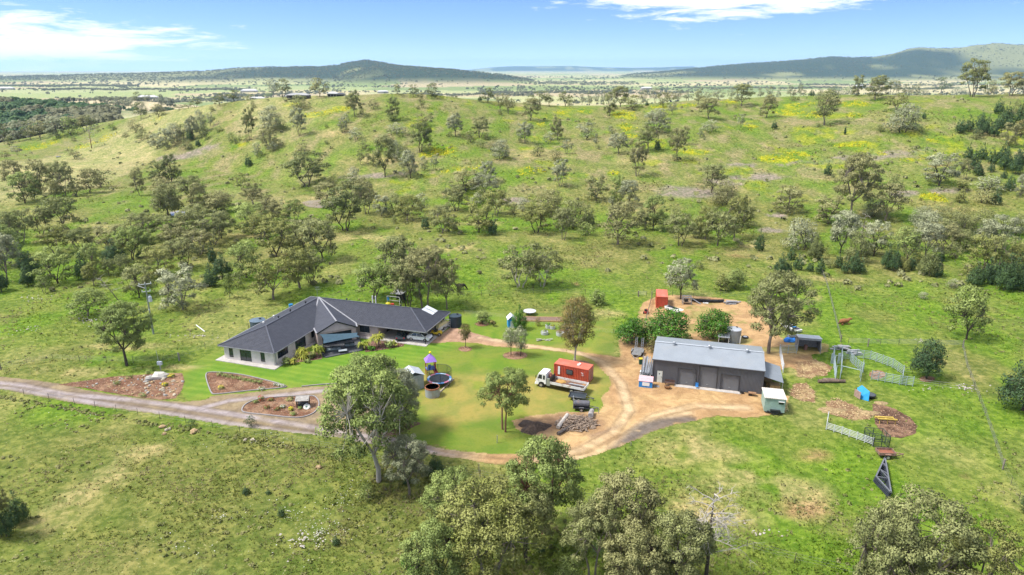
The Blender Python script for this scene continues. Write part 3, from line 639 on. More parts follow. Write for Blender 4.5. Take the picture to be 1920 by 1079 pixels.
def limbs(mb, tips, cb, tr, rs, forks=4, sides=5, base=0.0, multi=1):
    """trunk, main limbs and twigs reaching the clumps"""
    tips = [Vector(t) for t in tips]
    ks = [Vector((math.cos(k*6.283/forks+rs.uniform(-.5,.5))*.2, math.sin(k*6.283/forks+rs.uniform(-.5,.5))*.2, cb+(1-cb)*rs.uniform(.25,.55))) for k in range(forks)]
    for m_ in range(multi):
        a = rs.uniform(0,6.28); bx, by = (0,0) if multi == 1 else (math.cos(m_*6.283/multi)*.05, math.sin(m_*6.283/multi)*.05)
        fork = Vector((bx*2+rs.uniform(-.03,.03), by*2+rs.uniform(-.03,.03), cb*rs.uniform(.55,.9)))
        mb.tube([(bx,by,-.03), (bx*1.3+rs.uniform(-.01,.01),by*1.3,fork.z*.5), fork], [tr*1.25/multi**.4, tr/multi**.4, tr*.8/multi**.4], sides+1, False)
        for k, kp in enumerate(ks):
            if multi > 1 and k % multi != m_: continue
            mid = fork.lerp(kp, .5) + Vector((rs.uniform(-.03,.03), rs.uniform(-.03,.03), rs.uniform(-.02,.05)))
            mb.tube([fork, mid, kp], [tr*.6, tr*.45, tr*.3], sides, False)
    for t in tips:
        kp = min(ks, key=lambda k: (k-t).length); mid = kp.lerp(t, .5) + Vector((rs.uniform(-.03,.03), rs.uniform(-.03,.03), rs.uniform(-.03,.01)))
        mb.tube([kp, mid, t], [tr*.28, tr*.18, tr*.07], max(sides-1,3), False)
GUMC = [(0.143, 0.167, 0.053), (0.355, 0.377, 0.154), (0.217, 0.233, 0.095)]
GRNC = [(0.138, 0.196, 0.048), (0.375, 0.452, 0.138), (0.207, 0.269, 0.082)]
GRYC = [(0.207, 0.233, 0.125), (0.5, 0.524, 0.319), (0.276, 0.295, 0.175)]
BRNC = [(0.188, 0.194, 0.072), (0.419, 0.413, 0.181), (0.25, 0.249, 0.106)]
YELC = [(0.194, 0.223, 0.045), (0.335, 0.345, 0.12), (0.22, 0.235, 0.07)]
PINC = [(0.038, 0.078, 0.028), (0.1, 0.165, 0.053), (0.059, 0.106, 0.045)]
DRKC = [(0.106, 0.138, 0.045), (0.276, 0.307, 0.112), (0.162, 0.19, 0.069)]
LEMC = [(0.031, 0.099, 0.009), (0.107, 0.251, 0.025), (0.065, 0.166, 0.017)]
LM = dict(gum=leafmat('gum_leaves', GUMC), grn=leafmat('green_gum_leaves', GRNC), gry=leafmat('grey_gum_leaves', GRYC), brn=leafmat('brown_gum_leaves', BRNC), yel=leafmat('yellow_gum_leaves', YELC),
          pin=leafmat('pine_needles', PINC, .1), drk=leafmat('dark_leaves', DRKC), lem=leafmat('glossy_green_leaves', LEMC, .2, .4), rust=leafmat('rust_tinged_leaves', [(.13,.14,.045),(.34,.25,.09),(.22,.21,.07)]))
BARK = mat('grey_bark', (.20,.165,.13), .9, 0, .35, 3, .3); BARKD = mat('dark_bark', (.085,.065,.050), .9, 0, .35, 3, .3); BARKW = mat('white_bark', (.46,.42,.36), .8, 0, .3, 2, .2, dirt=(.20,.13,.09)); BARKR = mat('red_brown_bark', (.23,.12,.075), .9, 0, .35, 3, .3)
PROTO = {}
def make_proto(kind, var, lod):
    """kind -> (crown vertices, tint, trunk mesh)"""
    rs = random.Random(hash((len(kind), var, lod)) & 0xffff); big = lod == 0
    per = {0: 190, 1: 92, 2: 40}[lod]; ls = {0: .0112, 1: .0185, 2: .032}[lod]; mb = MB()
    if kind == 'gum':
        n = {0: 84, 1: 44, 2: 18}[lod]; cb = ([.34,.26,.40,.22,.30] if big else [.26,.18,.32,.14,.22])[var % 5]; cr = {0: .074, 1: .102, 2: .16}[lod]
        pts, rr = pick(n, cb, .45, cr, rs, 'gum', rs.uniform(-.06,.06)); zf, dr = .60, .35
        limbs(mb, pts, cb, .020, rs, 5 if big else 4, 6 if big else 5, multi=[1,1,2,1,3][var % 5])
    elif kind == 'tall':
        n = {0: 60, 1: 34, 2: 16}[lod]; cb = [.40,.30][var % 2]; cr = {0: .11, 1: .14, 2: .18}[lod]
        pts, rr = pick(n, cb, .36, cr, rs, 'tall', rs.uniform(-.05,.05)); zf, dr = .5, .3
        limbs(mb, pts, cb, .020, rs, 5, 5, multi=1)
    elif kind == 'bush':
        n = {0: 60, 1: 38, 2: 18}[lod]; cb = .16; cr = {0: .12, 1: .15, 2: .19}[lod]
        pts, rr = pick(n, cb, .40, cr, rs, 'dome', 0); zf, dr = .7, .3
        limbs(mb, pts, cb, .018, rs, 4, 4, multi=2)
    elif kind == 'round':
        n = {0: 80, 1: 46, 2: 20}[lod]; cb = .20; cr = .15
        pts, rr = pick(n, cb, .39, cr, rs, 'dome', 0); zf, dr = .75, .1; per = int(per*1.25)
        limbs(mb, pts, cb, .03, rs, 4, 4)
    elif kind == 'pine':
        pts, rr = [], []; L = {0: 14, 1: 11, 2: 7}[lod]; z0 = .16
        for k in range(L):
            f = k/(L-1); rad_ = .42*(1-f)**.75*(.75 if k == 0 else 1)*rs.uniform(.85,1.1); m_ = max(int(8*(1-f)), 1)+(0 if k < L-1 else 0)
            for j in range(m_):
                a = j*6.283/m_+rs.uniform(-.4,.4)+k; q = rad_*rs.uniform(.62,1.05); pts.append((math.cos(a)*q, math.sin(a)*q, z0+(.80)*f)); rr.append((.115*(1-f*.55)+.02)*rs.uniform(.85,1.3))
            if m_ > 2: pts.append((0,0,z0+.8*f)); rr.append(.16*(1-f*.6))
        zf, dr = .95, -.25; per = int(per*1.0)
        mb.tube([(0,0,-.03),(0,0,.3),(0,0,.9)], [.022,.02,.005], 5, False)
    tn = [min(max(rs.gauss(.48,.27),0),1) for _ in pts]
    V_, T__ = clumpleaves(pts, rr, tn, per, ls*(1.15 if kind in ('pine','round') else 1), zf, dr, .30 if kind != 'pine' else .5)
    return V_, T__, mb
def proto(kind, var, lod, lk, bark):
    key = (kind, var, lod)
    if key not in PROTO: PROTO[key] = (*make_proto(kind, var, lod), {}, {})
    V_, T__, mb, cm, tm = PROTO[key]
    if lk not in cm:
        if not cm: cm[lk] = crownmesh('crown', V_, T__, LM[lk]); 
        else: 
            me = next(iter(cm.values())).copy(); me.materials.clear(); me.materials.append(LM[lk]); cm[lk] = me
    if bark.name not in tm: tm[bark.name] = mb.mesh('trunk', bark, True)
    return cm[lk], tm[bark.name]
ORD = 'first second third fourth fifth sixth seventh eighth ninth tenth eleventh twelfth thirteenth fourteenth fifteenth sixteenth seventeenth eighteenth nineteenth twentieth'.split()
TENS = {2: 'twenty', 3: 'thirty', 4: 'forty'}
def ordw(n): return ORD[n-1] if n <= 20 else (TENS[n//10]+'-'+ORD[n % 10-1] if n % 10 else TENS[n//10][:-1]+'ieth')
KW = dict(gum='spreading gum', tall='tall gum', bush='low bushy tree', round='dense round tree', pine='cypress pine')
NM = dict(gum='gum_tree', tall='gum_tree', bush='bushy_tree', round='round_tree', pine='pine_tree')
CW = dict(gum='olive', grn='green', gry='grey', brn='brown-tinged', yel='yellowish', pin='dark green', drk='dark', lem='bright green', rust='rusty')
def tree(px, py, h, wd, kind='gum', lk='gum', label=None, D=None, bark=None, group=None, yaw=None):
    """px,py foot of the trunk; h,wd crown-top height and width in photograph pixels"""
    if D:
        top = atY(px, py-h, D); p = Vector((top.x, D, float(H(top.x, D)))); hm_ = max(top.z-p.z, 3.0); Zc = depth(p)
    else: p = G(px, py); Zc = depth(p); hm_ = h*Zc/1280/(.955 if py < 700 else .93)
    wm = wd*Zc/1280
    lod = 0 if h > 105 else (1 if h > 34 else 2)
    nv = {0: 3, 1: 6, 2: 4}[lod] if kind in ('gum',) else (2 if kind in ('tall','round') else 3)
    bark = bark or (BARKD if R.random() < .45 else BARK)
    cm, tm = proto(kind, R.randrange(nv), lod, lk, bark)
    o = thing(NM[kind], label, 'bush' if kind == 'bush' and hm_ < 4 else 'tree', (p.x, p.y, p.z-.1), R.uniform(0, 6.28) if yaw is None else yaw, group)
    o.scale = (wm*1.16, wm*1.16, hm_*1.05) if kind != 'pine' else (wm*1.3, wm*1.3, hm_*1.12)
    part('trunk', tm, None, o) if False else (link('trunk', tm, o), link('crown', cm, o))
    return o
def grove(region, group, lst):
    """a named part of the land with its trees, labelled in order across it"""
    rows = {}
    for e in lst:
        e = list(e)+[None]*(7-len(e)); k = e[4] or 'gum'; c = e[5] or 'gum'; rows.setdefault((k, c), []).append(e)
    for (k, c), es in rows.items():
        es.sort(key=lambda e: e[0]); n = len(es)
        for i, e in enumerate(es):
            lab = f"the only {CW[c]} {KW[k]} {region}" if n == 1 else f"{ordw(i+1)} {CW[c]} {KW[k]} from the left {region}"
            tree(e[0], e[1], e[2], e[3], k, c, lab, e[6], group=group)
g, b_, p_, t_, r_ = 'gum', 'bush', 'pine', 'tall', 'round'
grove('on the hill crest', 'trees on the hill crest', [(365,207,22,26,g,'drk',452),(352,213,18,24,g,'drk',455),(412,198,22,24,g,'drk'),(436,194,26,28,g,'drk',440),(397,209,10,13,b_,'drk'),(466,190,13,24,b_,'gum',440),(335,214,14,18,g,'drk',458),
  (513,182,31,24,g,'brn'),(533,184,33,26,g,'gum'),(600,182,34,36,g,'brn'),(503,184,11,20,b_,'grn'),(560,179,6,14,b_,'yel'),(745,179,17,16,b_,'gum'),(775,181,23,20,g,'drk'),(811,184,27,30,g,'drk'),(784,205,7,8,b_,'drk'),(790,202,27,18,g,'brn'),
  (855,204,4,5,b_,'drk'),(900,190,10,9,p_,'pin'),(915,194,28,25,g,'drk'),(938,207,30,26,g,'brn'),(1012,197,25,42,g,'drk'),(1030,200,21,18,g,'gum'),(1060,200,27,34,g,'drk'),(1068,202,14,12,b_,'drk'),(1092,190,14,14,g,'gry',640),(1106,193,13,11,g,'gry',600),(1106,181,12,11,g,'gry',760),
  (1120,190,18,14,g,'gry',620),(1163,202,36,38,g,'gum'),(1185,205,25,44,g,'yel'),(1213,199,9,7,p_,'pin'),(1132,186,16,12,g,'gry',700),(1208,188,20,20,g,'gry',560),(1230,186,22,22,g,'gry',600),(1258,192,20,22,g,'brn',470),(1243,201,26,26,g,'brn'),(1272,188,20,20,g,'gry',580),
  (1290,190,18,20,g,'gry',560),(1313,184,20,18,g,'gry',600),(1328,188,16,16,g,'gry',560),(1348,184,18,26,g,'gry',600),(1372,180,15,14,g,'gry',650),(1390,199,37,42,g,'gum'),(1427,177,13,14,g,'gry',620),(1445,182,20,18,g,'gry',560),(1462,170,8,9,g,'gry',900),(1485,174,14,16,g,'gry',650),
  (1503,172,14,14,g,'gry',620),(1490,181,12,10,g,'gry',520),(1508,180,12,12,g,'gry',540),(1523,181,13,12,p_,'pin',480),(1540,176,10,14,b_,'gry',560),(1566,178,16,28,b_,'drk'),(1588,178,14,24,b_,'grn'),(1607,181,37,24,g,'gum'),(1640,188,42,46,g,'gum'),(1672,177,24,24,g,'brn'),
  (1686,176,24,14,g,'gry',420),(1700,170,12,12,g,'gry',520),(1712,172,13,10,g,'gry',520),(1723,170,14,12,g,'gry',540),(1729,178,10,24,b_,'brn'),(1764,177,30,32,g,'drk'),(1797,178,14,34,b_,'gry'),(1823,180,63,56,g,'gum'),(1858,178,27,26,b_,'brn'),(1895,179,40,42,g,'brn'),(1918,178,30,26,g,'gry')])
grove('on the upper hillside', 'trees on the upper hillside', [(562,204,24,42,b_,'gum'),(470,262,56,26,g,'gum'),(510,246,46,46,b_,'gry'),(530,245,20,22,b_,'grn'),(562,255,50,30,g,'gry'),(503,279,40,36,g,'brn'),(513,283,16,20,b_,'gry'),(527,276,14,12,b_,'drk'),
  (483,295,28,22,b_,'gry'),(467,312,21,14,p_,'pin'),(433,268,19,16,b_,'grn'),(442,271,14,10,b_,'drk'),(449,265,10,10,b_,'grn'),(463,265,12,14,b_,'grn'),(410,247,11,20,b_,'grn'),(568,291,24,32,b_,'brn'),(612,240,8,9,b_,'drk'),(612,271,8,10,b_,'drk'),(475,203,14,12,b_,'gum'),
  (665,219,46,32,g,'gum'),(679,215,14,10,b_,'drk'),(700,205,19,24,b_,'brn'),(739,225,40,28,g,'drk'),(735,227,12,28,b_,'grn'),(648,232,18,18,b_,'gry'),(642,250,28,18,g,'gry'),(646,249,16,20,b_,'drk'),(668,262,22,28,b_,'gry'),(745,253,22,38,b_,'gry'),(793,236,22,34,g,'brn'),(789,286,52,46,g,'drk'),
  (800,284,14,26,b_,'grn'),(854,257,42,32,g,'gry'),(843,257,10,12,b_,'drk'),(882,268,23,24,b_,'brn'),(900,258,36,36,g,'gum'),(903,277,16,24,b_,'grn'),(912,263,14,14,b_,'brn'),(940,298,36,40,b_,'gry'),(922,284,20,26,b_,'brn'),(953,213,34,26,g,'brn'),(937,215,10,10,b_,'drk'),
  (995,227,38,38,g,'brn'),(984,268,37,32,g,'gry'),(974,268,14,12,b_,'grn'),(986,269,9,10,b_,'drk'),(1045,263,40,28,g,'brn'),(1100,262,31,38,g,'gry'),(1030,270,22,24,b_,'gry'),(1062,289,25,22,g,'gry'),(1010,293,25,26,b_,'drk'),(1040,300,22,30,b_,'brn'),(1117,277,26,10,g,'gry'),(1122,281,9,10,b_,'drk'),
  (1144,250,14,12,b_,'gry'),(1150,260,17,14,b_,'gum'),(1160,289,38,38,g,'gry'),(1143,217,42,28,g,'gum'),(1232,250,42,52,g,'gry'),(1215,283,45,36,g,'gum'),(1233,282,22,12,p_,'pin'),(1269,301,56,34,g,'brn'),(1265,303,14,18,b_,'drk'),(1194,331,66,38,g,'brn'),(1260,215,24,20,g,'gry'),
  (1328,223,36,44,g,'brn'),(1309,196,24,20,g,'brn'),(1379,204,9,8,b_,'drk'),(1437,221,39,32,g,'brn'),(1426,217,11,11,b_,'drk'),(1331,249,23,32,b_,'gry'),(1313,257,18,12,b_,'gry'),(1283,272,34,20,g,'brn'),(1389,240,24,13,g,'gry'),(1452,242,15,12,p_,'pin'),(1486,191,11,12,b_,'drk'),(1496,189,8,8,b_,'drk'),
  (1545,235,61,52,t_,'gum'),(1533,239,9,14,b_,'grn'),(1557,238,10,16,b_,'grn'),(1680,207,31,50,g,'yel'),(1692,249,52,66,b_,'gry'),(1651,247,13,20,b_,'drk'),(1659,211,8,8,b_,'grn'),(1732,223,13,8,p_,'pin'),(1584,253,18,5,p_,'pin')])
grove('on the hill shoulder', 'trees on the hill shoulder', [(298,219,22,25,g,'brn'),(265,224,30,26,g,'drk'),(140,299,19,24,g,'brn'),(139,266,10,12,b_,'drk'),(210,244,13,18,b_,'drk'),(255,249,24,30,b_,'brn'),(33,291,17,18,g,'gry'),(12,300,16,16,g,'brn'),(185,248,8,8,b_,'grn'),
  (295,280,28,30,g,'gry'),(313,279,36,30,g,'gry'),(330,268,36,36,b_,'gry'),(345,264,30,30,g,'gum'),(362,262,42,24,g,'gry'),(350,280,20,22,b_,'drk'),(378,252,44,26,b_,'gry'),(358,264,24,14,p_,'pin'),(372,275,15,10,p_,'pin'),(357,282,13,14,b_,'drk'),(283,272,24,22,b_,'brn'),(268,262,20,26,b_,'gum'),(236,258,10,14,b_,'drk'),(395,238,26,16,g,'gry'),(385,262,26,20,b_,'drk')])
grove("on the lower hillside", 'trees on the lower hillside and creek flat', [(683,282,22,20,b_,'gum'),(722,332,72,48,g,'gum'),(770,334,48,36,g,'gry'),(676,309,28,16,g,'gum'),(690,311,30,16,g,'gum'),(701,313,30,14,g,'gum'),(742,300,36,30,b_,'gry'),(758,294,24,22,b_,'gum'),(815,320,28,16,g,'gry'),(795,322,28,16,g,'gry'),
  (577,350,62,78,g,'drk'),(688,401,56,44,g,'brn'),(716,405,38,34,g,'gry'),(743,403,40,36,b_,'gum'),(763,413,46,58,g,'yel'),(739,419,14,14,b_,'drk'),(790,396,32,30,g,'gry'),(798,429,25,16,p_,'pin'),(830,438,54,54,g,'gum'),(898,437,54,62,g,'yel'),(924,441,34,18,p_,'pin'),(930,405,46,52,g,'yel'),
  (873,362,42,62,g,'brn'),(908,366,40,50,g,'gry'),(855,395,46,50,g,'gum'),(893,388,26,26,b_,'gry'),(905,384,30,30,b_,'gum'),(915,345,40,30,g,'gry'),(1007,436,56,68,g,'yel'),(1028,405,50,62,b_,'brn'),(1056,450,56,38,g,'gum'),(1075,428,54,62,b_,'gum'),(1103,422,32,26,p_,'drk'),(1100,442,24,38,b_,'grn'),
  (1158,458,76,80,g,'brn'),(1209,433,44,36,g,'gum'),(1224,432,64,50,g,'grn'),(1118,377,46,44,g,'gum'),(1159,382,50,32,g,'grn'),(1180,387,46,40,g,'gry'),(1050,351,50,34,g,'gry'),(1060,351,9,12,b_,'grn'),(1240,436,26,28,b_,'grn'),(1275,462,58,56,g,'gum'),(1004,326,14,9,b_,'gry'),(980,397,26,28,b_,'gry'),(962,402,20,22,b_,'brn'),
  (648,432,80,80,g,'drk'),(555,414,38,36,g,'grn'),(507,416,42,44,g,'brn'),(471,439,56,68,g,'grn'),(453,354,30,32,g,'yel'),(475,386,42,40,g,'brn'),(498,388,30,30,g,'brn'),(530,413,28,34,b_,'brn'),(1147,388,20,14,g,'gry'),(620,350,20,24,b_,'brn'),(610,385,40,50,g,'brn'),(655,372,40,44,g,'gum'),(665,345,30,30,b_,'gry'),(680,372,40,40,b_,'brn'),
  (1334,362,49,50,g,'gum'),(1358,385,46,56,b_,'brn'),(1345,463,70,64,g,'gum'),(1322,450,60,44,g,'yel'),(1376,447,76,60,g,'yel'),(1477,398,47,60,g,'brn'),(1552,421,52,60,g,'brn'),(1423,471,34,18,p_,'pin'),(1502,469,60,66,b_,'gry'),(1528,487,45,28,p_,'drk'),(1552,329,23,15,p_,'pin'),(1594,411,112,84,g,'brn'),(1660,414,66,62,g,'brn'),(1636,408,40,44,b_,'gry'),
  (1675,355,26,22,b_,'drk'),(1305,446,40,40,b_,'gum'),(1390,425,40,50,b_,'gum'),(1265,420,30,30,b_,'gum')])
grove("in the wood beyond the house paddock", 'trees of the wood beyond the house paddock', [(47,382,56,58,g,'grn'),(62,375,50,40,g,'gum'),(78,364,62,48,g,'brn'),(24,352,48,42,g,'brn'),(105,382,42,22,g,'brn'),(124,368,62,46,g,'gum'),(110,352,44,44,g,'gum'),(145,369,26,24,g,'brn'),(169,362,44,44,g,'brn'),(190,352,34,40,g,'gum'),
  (261,367,49,30,g,'brn'),(322,344,52,36,g,'drk'),(300,345,40,40,g,'drk'),(303,360,26,40,b_,'brn'),(359,383,50,52,g,'gum'),(370,398,52,38,g,'brn'),(408,398,40,58,r_,'brn'),(316,406,62,56,r_,'gum'),(40,458,60,54,g,'drk'),(78,442,52,42,g,'gum'),(122,434,60,66,g,'drk'),(8,446,46,50,g,'gum'),(10,500,75,70,g,'grn'),
  (14,528,84,56,g,'gry'),(48,505,40,26,p_,'pin'),(62,520,44,28,p_,'pin'),(53,535,38,26,p_,'pin'),(3,546,40,30,p_,'pin'),(109,532,66,74,g,'grn'),(83,549,32,24,g,'grn'),(105,475,52,60,g,'yel'),(155,478,46,52,g,'drk'),(157,524,44,30,p_,'pin'),(177,538,48,34,g,'yel'),(176,518,58,48,g,'grn'),(205,520,36,28,g,'drk'),
  (261,558,60,60,g,'gum'),(215,492,38,40,p_,'pin'),(205,472,50,64,g,'brn'),(249,488,60,58,g,'grn'),(279,481,50,36,g,'grn'),(265,452,50,60,g,'gum'),(262,484,16,14,p_,'pin'),(312,450,46,54,g,'gum'),(299,519,56,64,g,'yel'),(344,581,80,84,g,'gry'),(397,538,40,28,p_,'pin'),(399,494,34,16,p_,'pin'),(417,518,40,34,p_,'pin'),
  (431,559,46,20,g,'grn'),(401,460,62,66,g,'gum'),(350,442,46,60,g,'gum'),(330,470,50,60,g,'brn'),(375,478,46,60,g,'brn'),(345,505,56,60,g,'gum'),(462,522,66,66,g,'grn'),(457,526,26,22,b_,'gum'),(513,561,76,88,g,'yel'),(562,542,76,66,g,'yel'),(583,532,60,58,g,'gum'),(518,483,70,76,g,'yel'),(605,488,72,78,g,'gum'),(570,468,56,56,g,'gum'),
  (165,592,50,72,g,'grn'),(445,540,30,30,b_,'drk'),(235,515,40,40,b_,'drk'),(365,430,44,56,g,'gum'),(415,448,50,50,g,'gum'),(490,448,44,50,g,'yel'),(535,455,40,44,g,'gum'),(85,400,20,26,b_,'drk')])
grove("beyond the stock yards", 'trees beyond the stock paddock', [(1465,514,36,28,p_,'pin'),(1477,513,25,15,p_,'pin'),(1496,506,27,20,p_,'pin'),(1518,509,20,14,p_,'pin'),(1537,514,31,17,p_,'pin'),(1483,488,27,16,p_,'pin'),(1555,501,16,26,b_,'gum'),(1572,502,28,16,p_,'pin'),(1584,511,26,15,p_,'pin'),(1600,511,36,24,p_,'pin'),
  (1613,512,28,18,p_,'pin'),(1662,505,42,22,p_,'pin'),(1676,508,44,22,p_,'pin'),(1696,509,30,18,p_,'yel'),(1708,507,28,16,p_,'pin'),(1575,476,76,60,g,'gry'),(1605,492,60,50,b_,'gum'),(1638,480,64,56,g,'gry'),(1585,440,30,40,b_,'gry'),(1730,514,38,22,p_,'drk'),(1742,518,54,36,p_,'drk'),(1757,521,38,16,p_,'pin'),(1762,490,18,16,p_,'pin'),
  (1826,536,40,28,p_,'pin'),(1850,534,46,26,p_,'pin'),(1866,532,44,24,p_,'pin'),(1884,545,62,38,p_,'pin'),(1903,541,58,26,p_,'pin'),(1919,547,58,26,p_,'pin'),(1700,492,62,66,g,'grn'),(1735,487,66,60,g,'gry'),(1770,470,50,56,g,'brn'),(1788,486,30,38,b_,'gum'),(1842,510,70,64,g,'yel'),(1872,502,60,60,g,'gum'),(1815,517,32,44,b_,'yel'),
  (1786,542,20,22,b_,'gry'),(1731,559,12,22,b_,'gry'),(1740,443,46,60,b_,'gry'),(1790,447,50,60,b_,'gum'),(1725,424,38,42,b_,'gry'),(1762,427,42,50,b_,'gum'),(1800,432,46,50,b_,'yel'),(1835,442,50,52,b_,'gum'),(1878,468,62,60,g,'gry'),(1908,442,40,40,b_,'gum'),(1850,462,50,50,b_,'gry'),(1915,490,40,40,b_,'gum'),(1900,505,50,50,g,'yel'),(1805,470,40,50,b_,'gum')])
grove("around the far pine stand", 'trees and pines on the far slope', [(1800,250,28,18,p_,'pin'),(1815,247,26,18,p_,'pin'),(1838,238,26,18,p_,'pin'),(1835,254,32,20,p_,'pin'),(1850,250,30,18,p_,'pin'),(1864,256,32,20,p_,'pin'),(1875,241,32,20,p_,'pin'),(1872,215,28,17,p_,'pin'),(1888,224,26,16,p_,'pin'),(1892,242,32,20,p_,'pin'),
  (1912,228,32,18,p_,'pin'),(1905,213,24,16,b_,'gum'),(1918,242,28,18,p_,'pin'),(1832,260,17,24,b_,'drk'),(1890,275,42,34,g,'brn'),(1913,258,32,34,g,'rust'),(1815,301,28,16,p_,'pin'),(1825,316,32,18,p_,'pin'),(1832,329,28,16,p_,'pin'),(1840,299,26,18,p_,'pin'),(1860,307,28,20,p_,'pin'),(1858,322,18,12,p_,'pin'),(1883,319,36,22,p_,'pin'),(1880,301,30,20,p_,'pin'),
  (1903,326,38,22,p_,'pin'),(1912,309,32,22,p_,'pin'),(1882,335,16,12,p_,'pin'),(1892,357,27,19,p_,'pin'),(1868,384,28,17,p_,'pin'),(1842,329,10,7,p_,'pin'),(1760,348,58,64,g,'gry'),(1808,337,38,24,g,'gum'),(1795,331,14,8,p_,'pin'),(1801,358,20,30,r_,'yel'),(1799,381,24,22,r_,'yel'),(1850,358,28,58,b_,'gry'),(1845,381,26,50,b_,'brn'),(1912,371,44,26,g,'gry'),(1870,345,14,12,b_,'drk')])
# ---- singled-out trees round the homestead and in the near paddocks
def T(*a, **k): return tree(*a, **k)
T(745,548,98,84,g,'gum','broad olive gum behind the play frames at the back of the house')
T(797,578,112,92,g,'brn','largest brown-olive gum crowding the back of the carport wing'); T(838,580,92,58,g,'brn','dense gum touching the dark water tank behind the carport'); T(765,575,84,70,g,'gum','olive gum between the play frames and the back of the carport roof')
T(703,563,66,78,g,'grn','low spreading green gum behind the long roof ridge'); T(775,520,60,70,g,'brn','brown gum standing farthest back in the clump behind the house')
T(975,539,80,88,g,'gum','white-trunked gum, first of the pair on open grass behind the house',bark=BARKW); T(1018,538,72,66,g,'gum','pinkish-trunked gum, second of the pair on open grass behind the house',bark=BARKW)
T(1119,572,29,38,r_,'grn','round dark green shrub tree alone on the grass behind the garden tubs')
T(1276,561,76,60,g,'gry','grey gum behind the red container on the back fence',bark=BARKD); T(1310,503,16,20,b_,'gum','small bush on the grass beyond the container gum')
T(1352,546,31,32,r_,'yel','olive-yellow rounded shrub beyond the dirt yard'); T(1378,541,38,42,r_,'grn','dark olive rounded shrub beyond the dirt yard')
T(1441,663,146,128,g,'gum','big multi-stemmed gum towering over the end of the steel shed',bark=BARK)
T(1185,645,52,62,r_,'lem','glossy green tree beside the ladder trailer'); T(1252,645,68,88,r_,'lem','wide glossy green tree hiding the red container, behind the shed'); T(1336,636,58,66,r_,'lem','glossy green tree beside the corrugated tank')
T(1225,660,22,30,b_,'rust','small rusty-leaved bush behind the shed roof corner')
T(873,653,46,26,t_,'rust','thin rusty-leaved sapling in a dirt ring on the lawn'); T(904,607,25,38,r_,'grn','small dark green umbrella tree in a mulch circle beside the driveway')
T(974,618,42,28,p_,'lem','dark green conical tree beside the blue garden hut')
T(958,666,54,32,t_,'gry','first grey young gum in the oval mulch bed on the lawn',bark=BARKD); T(976,668,56,32,t_,'gry','second grey young gum in the oval mulch bed on the lawn',bark=BARKD)
T(1077,681,124,80,t_,'rust','tall open rusty-green gum with pale trunk behind the red container',bark=BARKW,yaw=.5); T(1008,612,18,14,b_,'rust','small bare reddish shrub beside the raised garden bed')
T(238,686,112,104,g,'grn','leaning green gum standing between the power pole and the rock garden')
T(945,808,118,98,g,'grn','slender green gum standing on the lawn between trampoline and log heap',bark=BARKR)
T(710,903,205,185,g,'grn','tall pale-trunked gum leaning over the road below the turning circle',bark=BARKW); T(712,826,158,140,g,'grn','wide green gum in front of the corrugated garden shed')
T(768,928,106,92,g,'gry','drooping grey-green gum beside the road fence'); T(817,893,42,36,p_,'pin','dark pine at the road fence behind the grey-green gum'); T(765,908,26,18,p_,'pin','small dark pine sapling under the grey-green gum')
T(750,806,112,100,g,'gry','grey-green gum screening the corrugated garden shed beside the mulch heap')
T(1019,1001,186,150,g,'grn','tall red-trunked gum between the road bend and the lower wood',bark=BARKR)
T(852,1000,116,124,g,'grn','pale green gum at the road side of the lower wood'); T(905,985,92,120,g,'yel','yellowish gum in the middle of the lower wood'); T(918,1100,190,190,g,'yel','largest yellowish gum at the bottom of the lower wood'); T(985,1050,140,110,g,'gum','olive gum at the back of the lower wood')
T(820,1120,150,130,g,'grn','green gum at the lowest corner of the lower wood')
T(1180,1065,172,150,g,'brn','brown-tipped gum beside the paddock fence below the shed lawn'); T(1262,1110,160,130,g,'gum','olive gum beside the dead tree'); T(1110,1085,150,110,g,'gum','olive gum between the red-trunked gum and the brown-tipped gum'); T(1190,1130,150,130,g,'brn','brown-tinged gum at the very bottom of the picture')
T(1715,1125,196,210,g,'gum','huge spreading olive gum below the steel truss stack'); T(1640,1140,190,140,g,'gum','olive gum overlapping the huge spreading gum on its dead-tree side'); T(1820,1150,170,140,g,'yel','yellowish gum overlapping the huge spreading gum on the outer side')
T(1737,710,76,56,r_,'pin','dark rounded cypress in a mulch ring beside the stock yards',bark=BARKD); T(1918,770,92,84,r_,'pin','large dark cypress at the edge of the stock paddock'); T(1925,960,40,30,b_,'pin','dark shrub at the picture edge below the large cypress')
T(1812,637,96,78,g,'grn','sparse dark-trunked gum where the paddock fences meet',bark=BARKD)
T(36,981,58,36,p_,'pin','dark pine standing in the long-grass paddock, second from its edge'); T(12,1006,62,34,p_,'pin','dark pine at the outer edge of the long-grass paddock'); T(0,1010,110,50,g,'brn','sparse brownish tree at the outer edge of the long-grass paddock')
for i_, (x_, y_, h_, w_, l_) in enumerate([(688,937,32,34,'bluish-green bush below the pale-trunked gum'),(630,1021,17,15,'tiny dark pine seedling among the white wildflowers'),(462,926,16,15,'small dark pine seedling in the middle of the long-grass paddock'),(503,926,10,11,'tiny pine seedling in the long-grass paddock beside a larger one'),(528,967,18,15,'dark pine seedling above the wildflower patch'),
   (762,1060,26,26,'bright green young pine beside the lower wood'),(777,1079,28,30,'brighter green young pine in front of its neighbour at the lower wood'),(1015,1034,18,16,'small green pine under the tall red-trunked gum'),(378,1092,30,38,'rounded green bush cut by the bottom edge of the picture'),(1120,1042,28,26,'dark green bush in the shade of the lower wood'),(1065,1095,60,56,'pale green leafy shrub in front of the lower wood'),(470,800,22,22,'dark thorny bush among rocks at the road fence'),(359,800,16,20,'dark bush on the fence line below the road')]):
    T(x_, y_, h_, w_, 'pine' if 'pine' in l_ else 'bush', 'lem' if 'bright' in l_ else ('grn' if 'pale' in l_ or 'rounded' in l_ else 'pin'), l_)
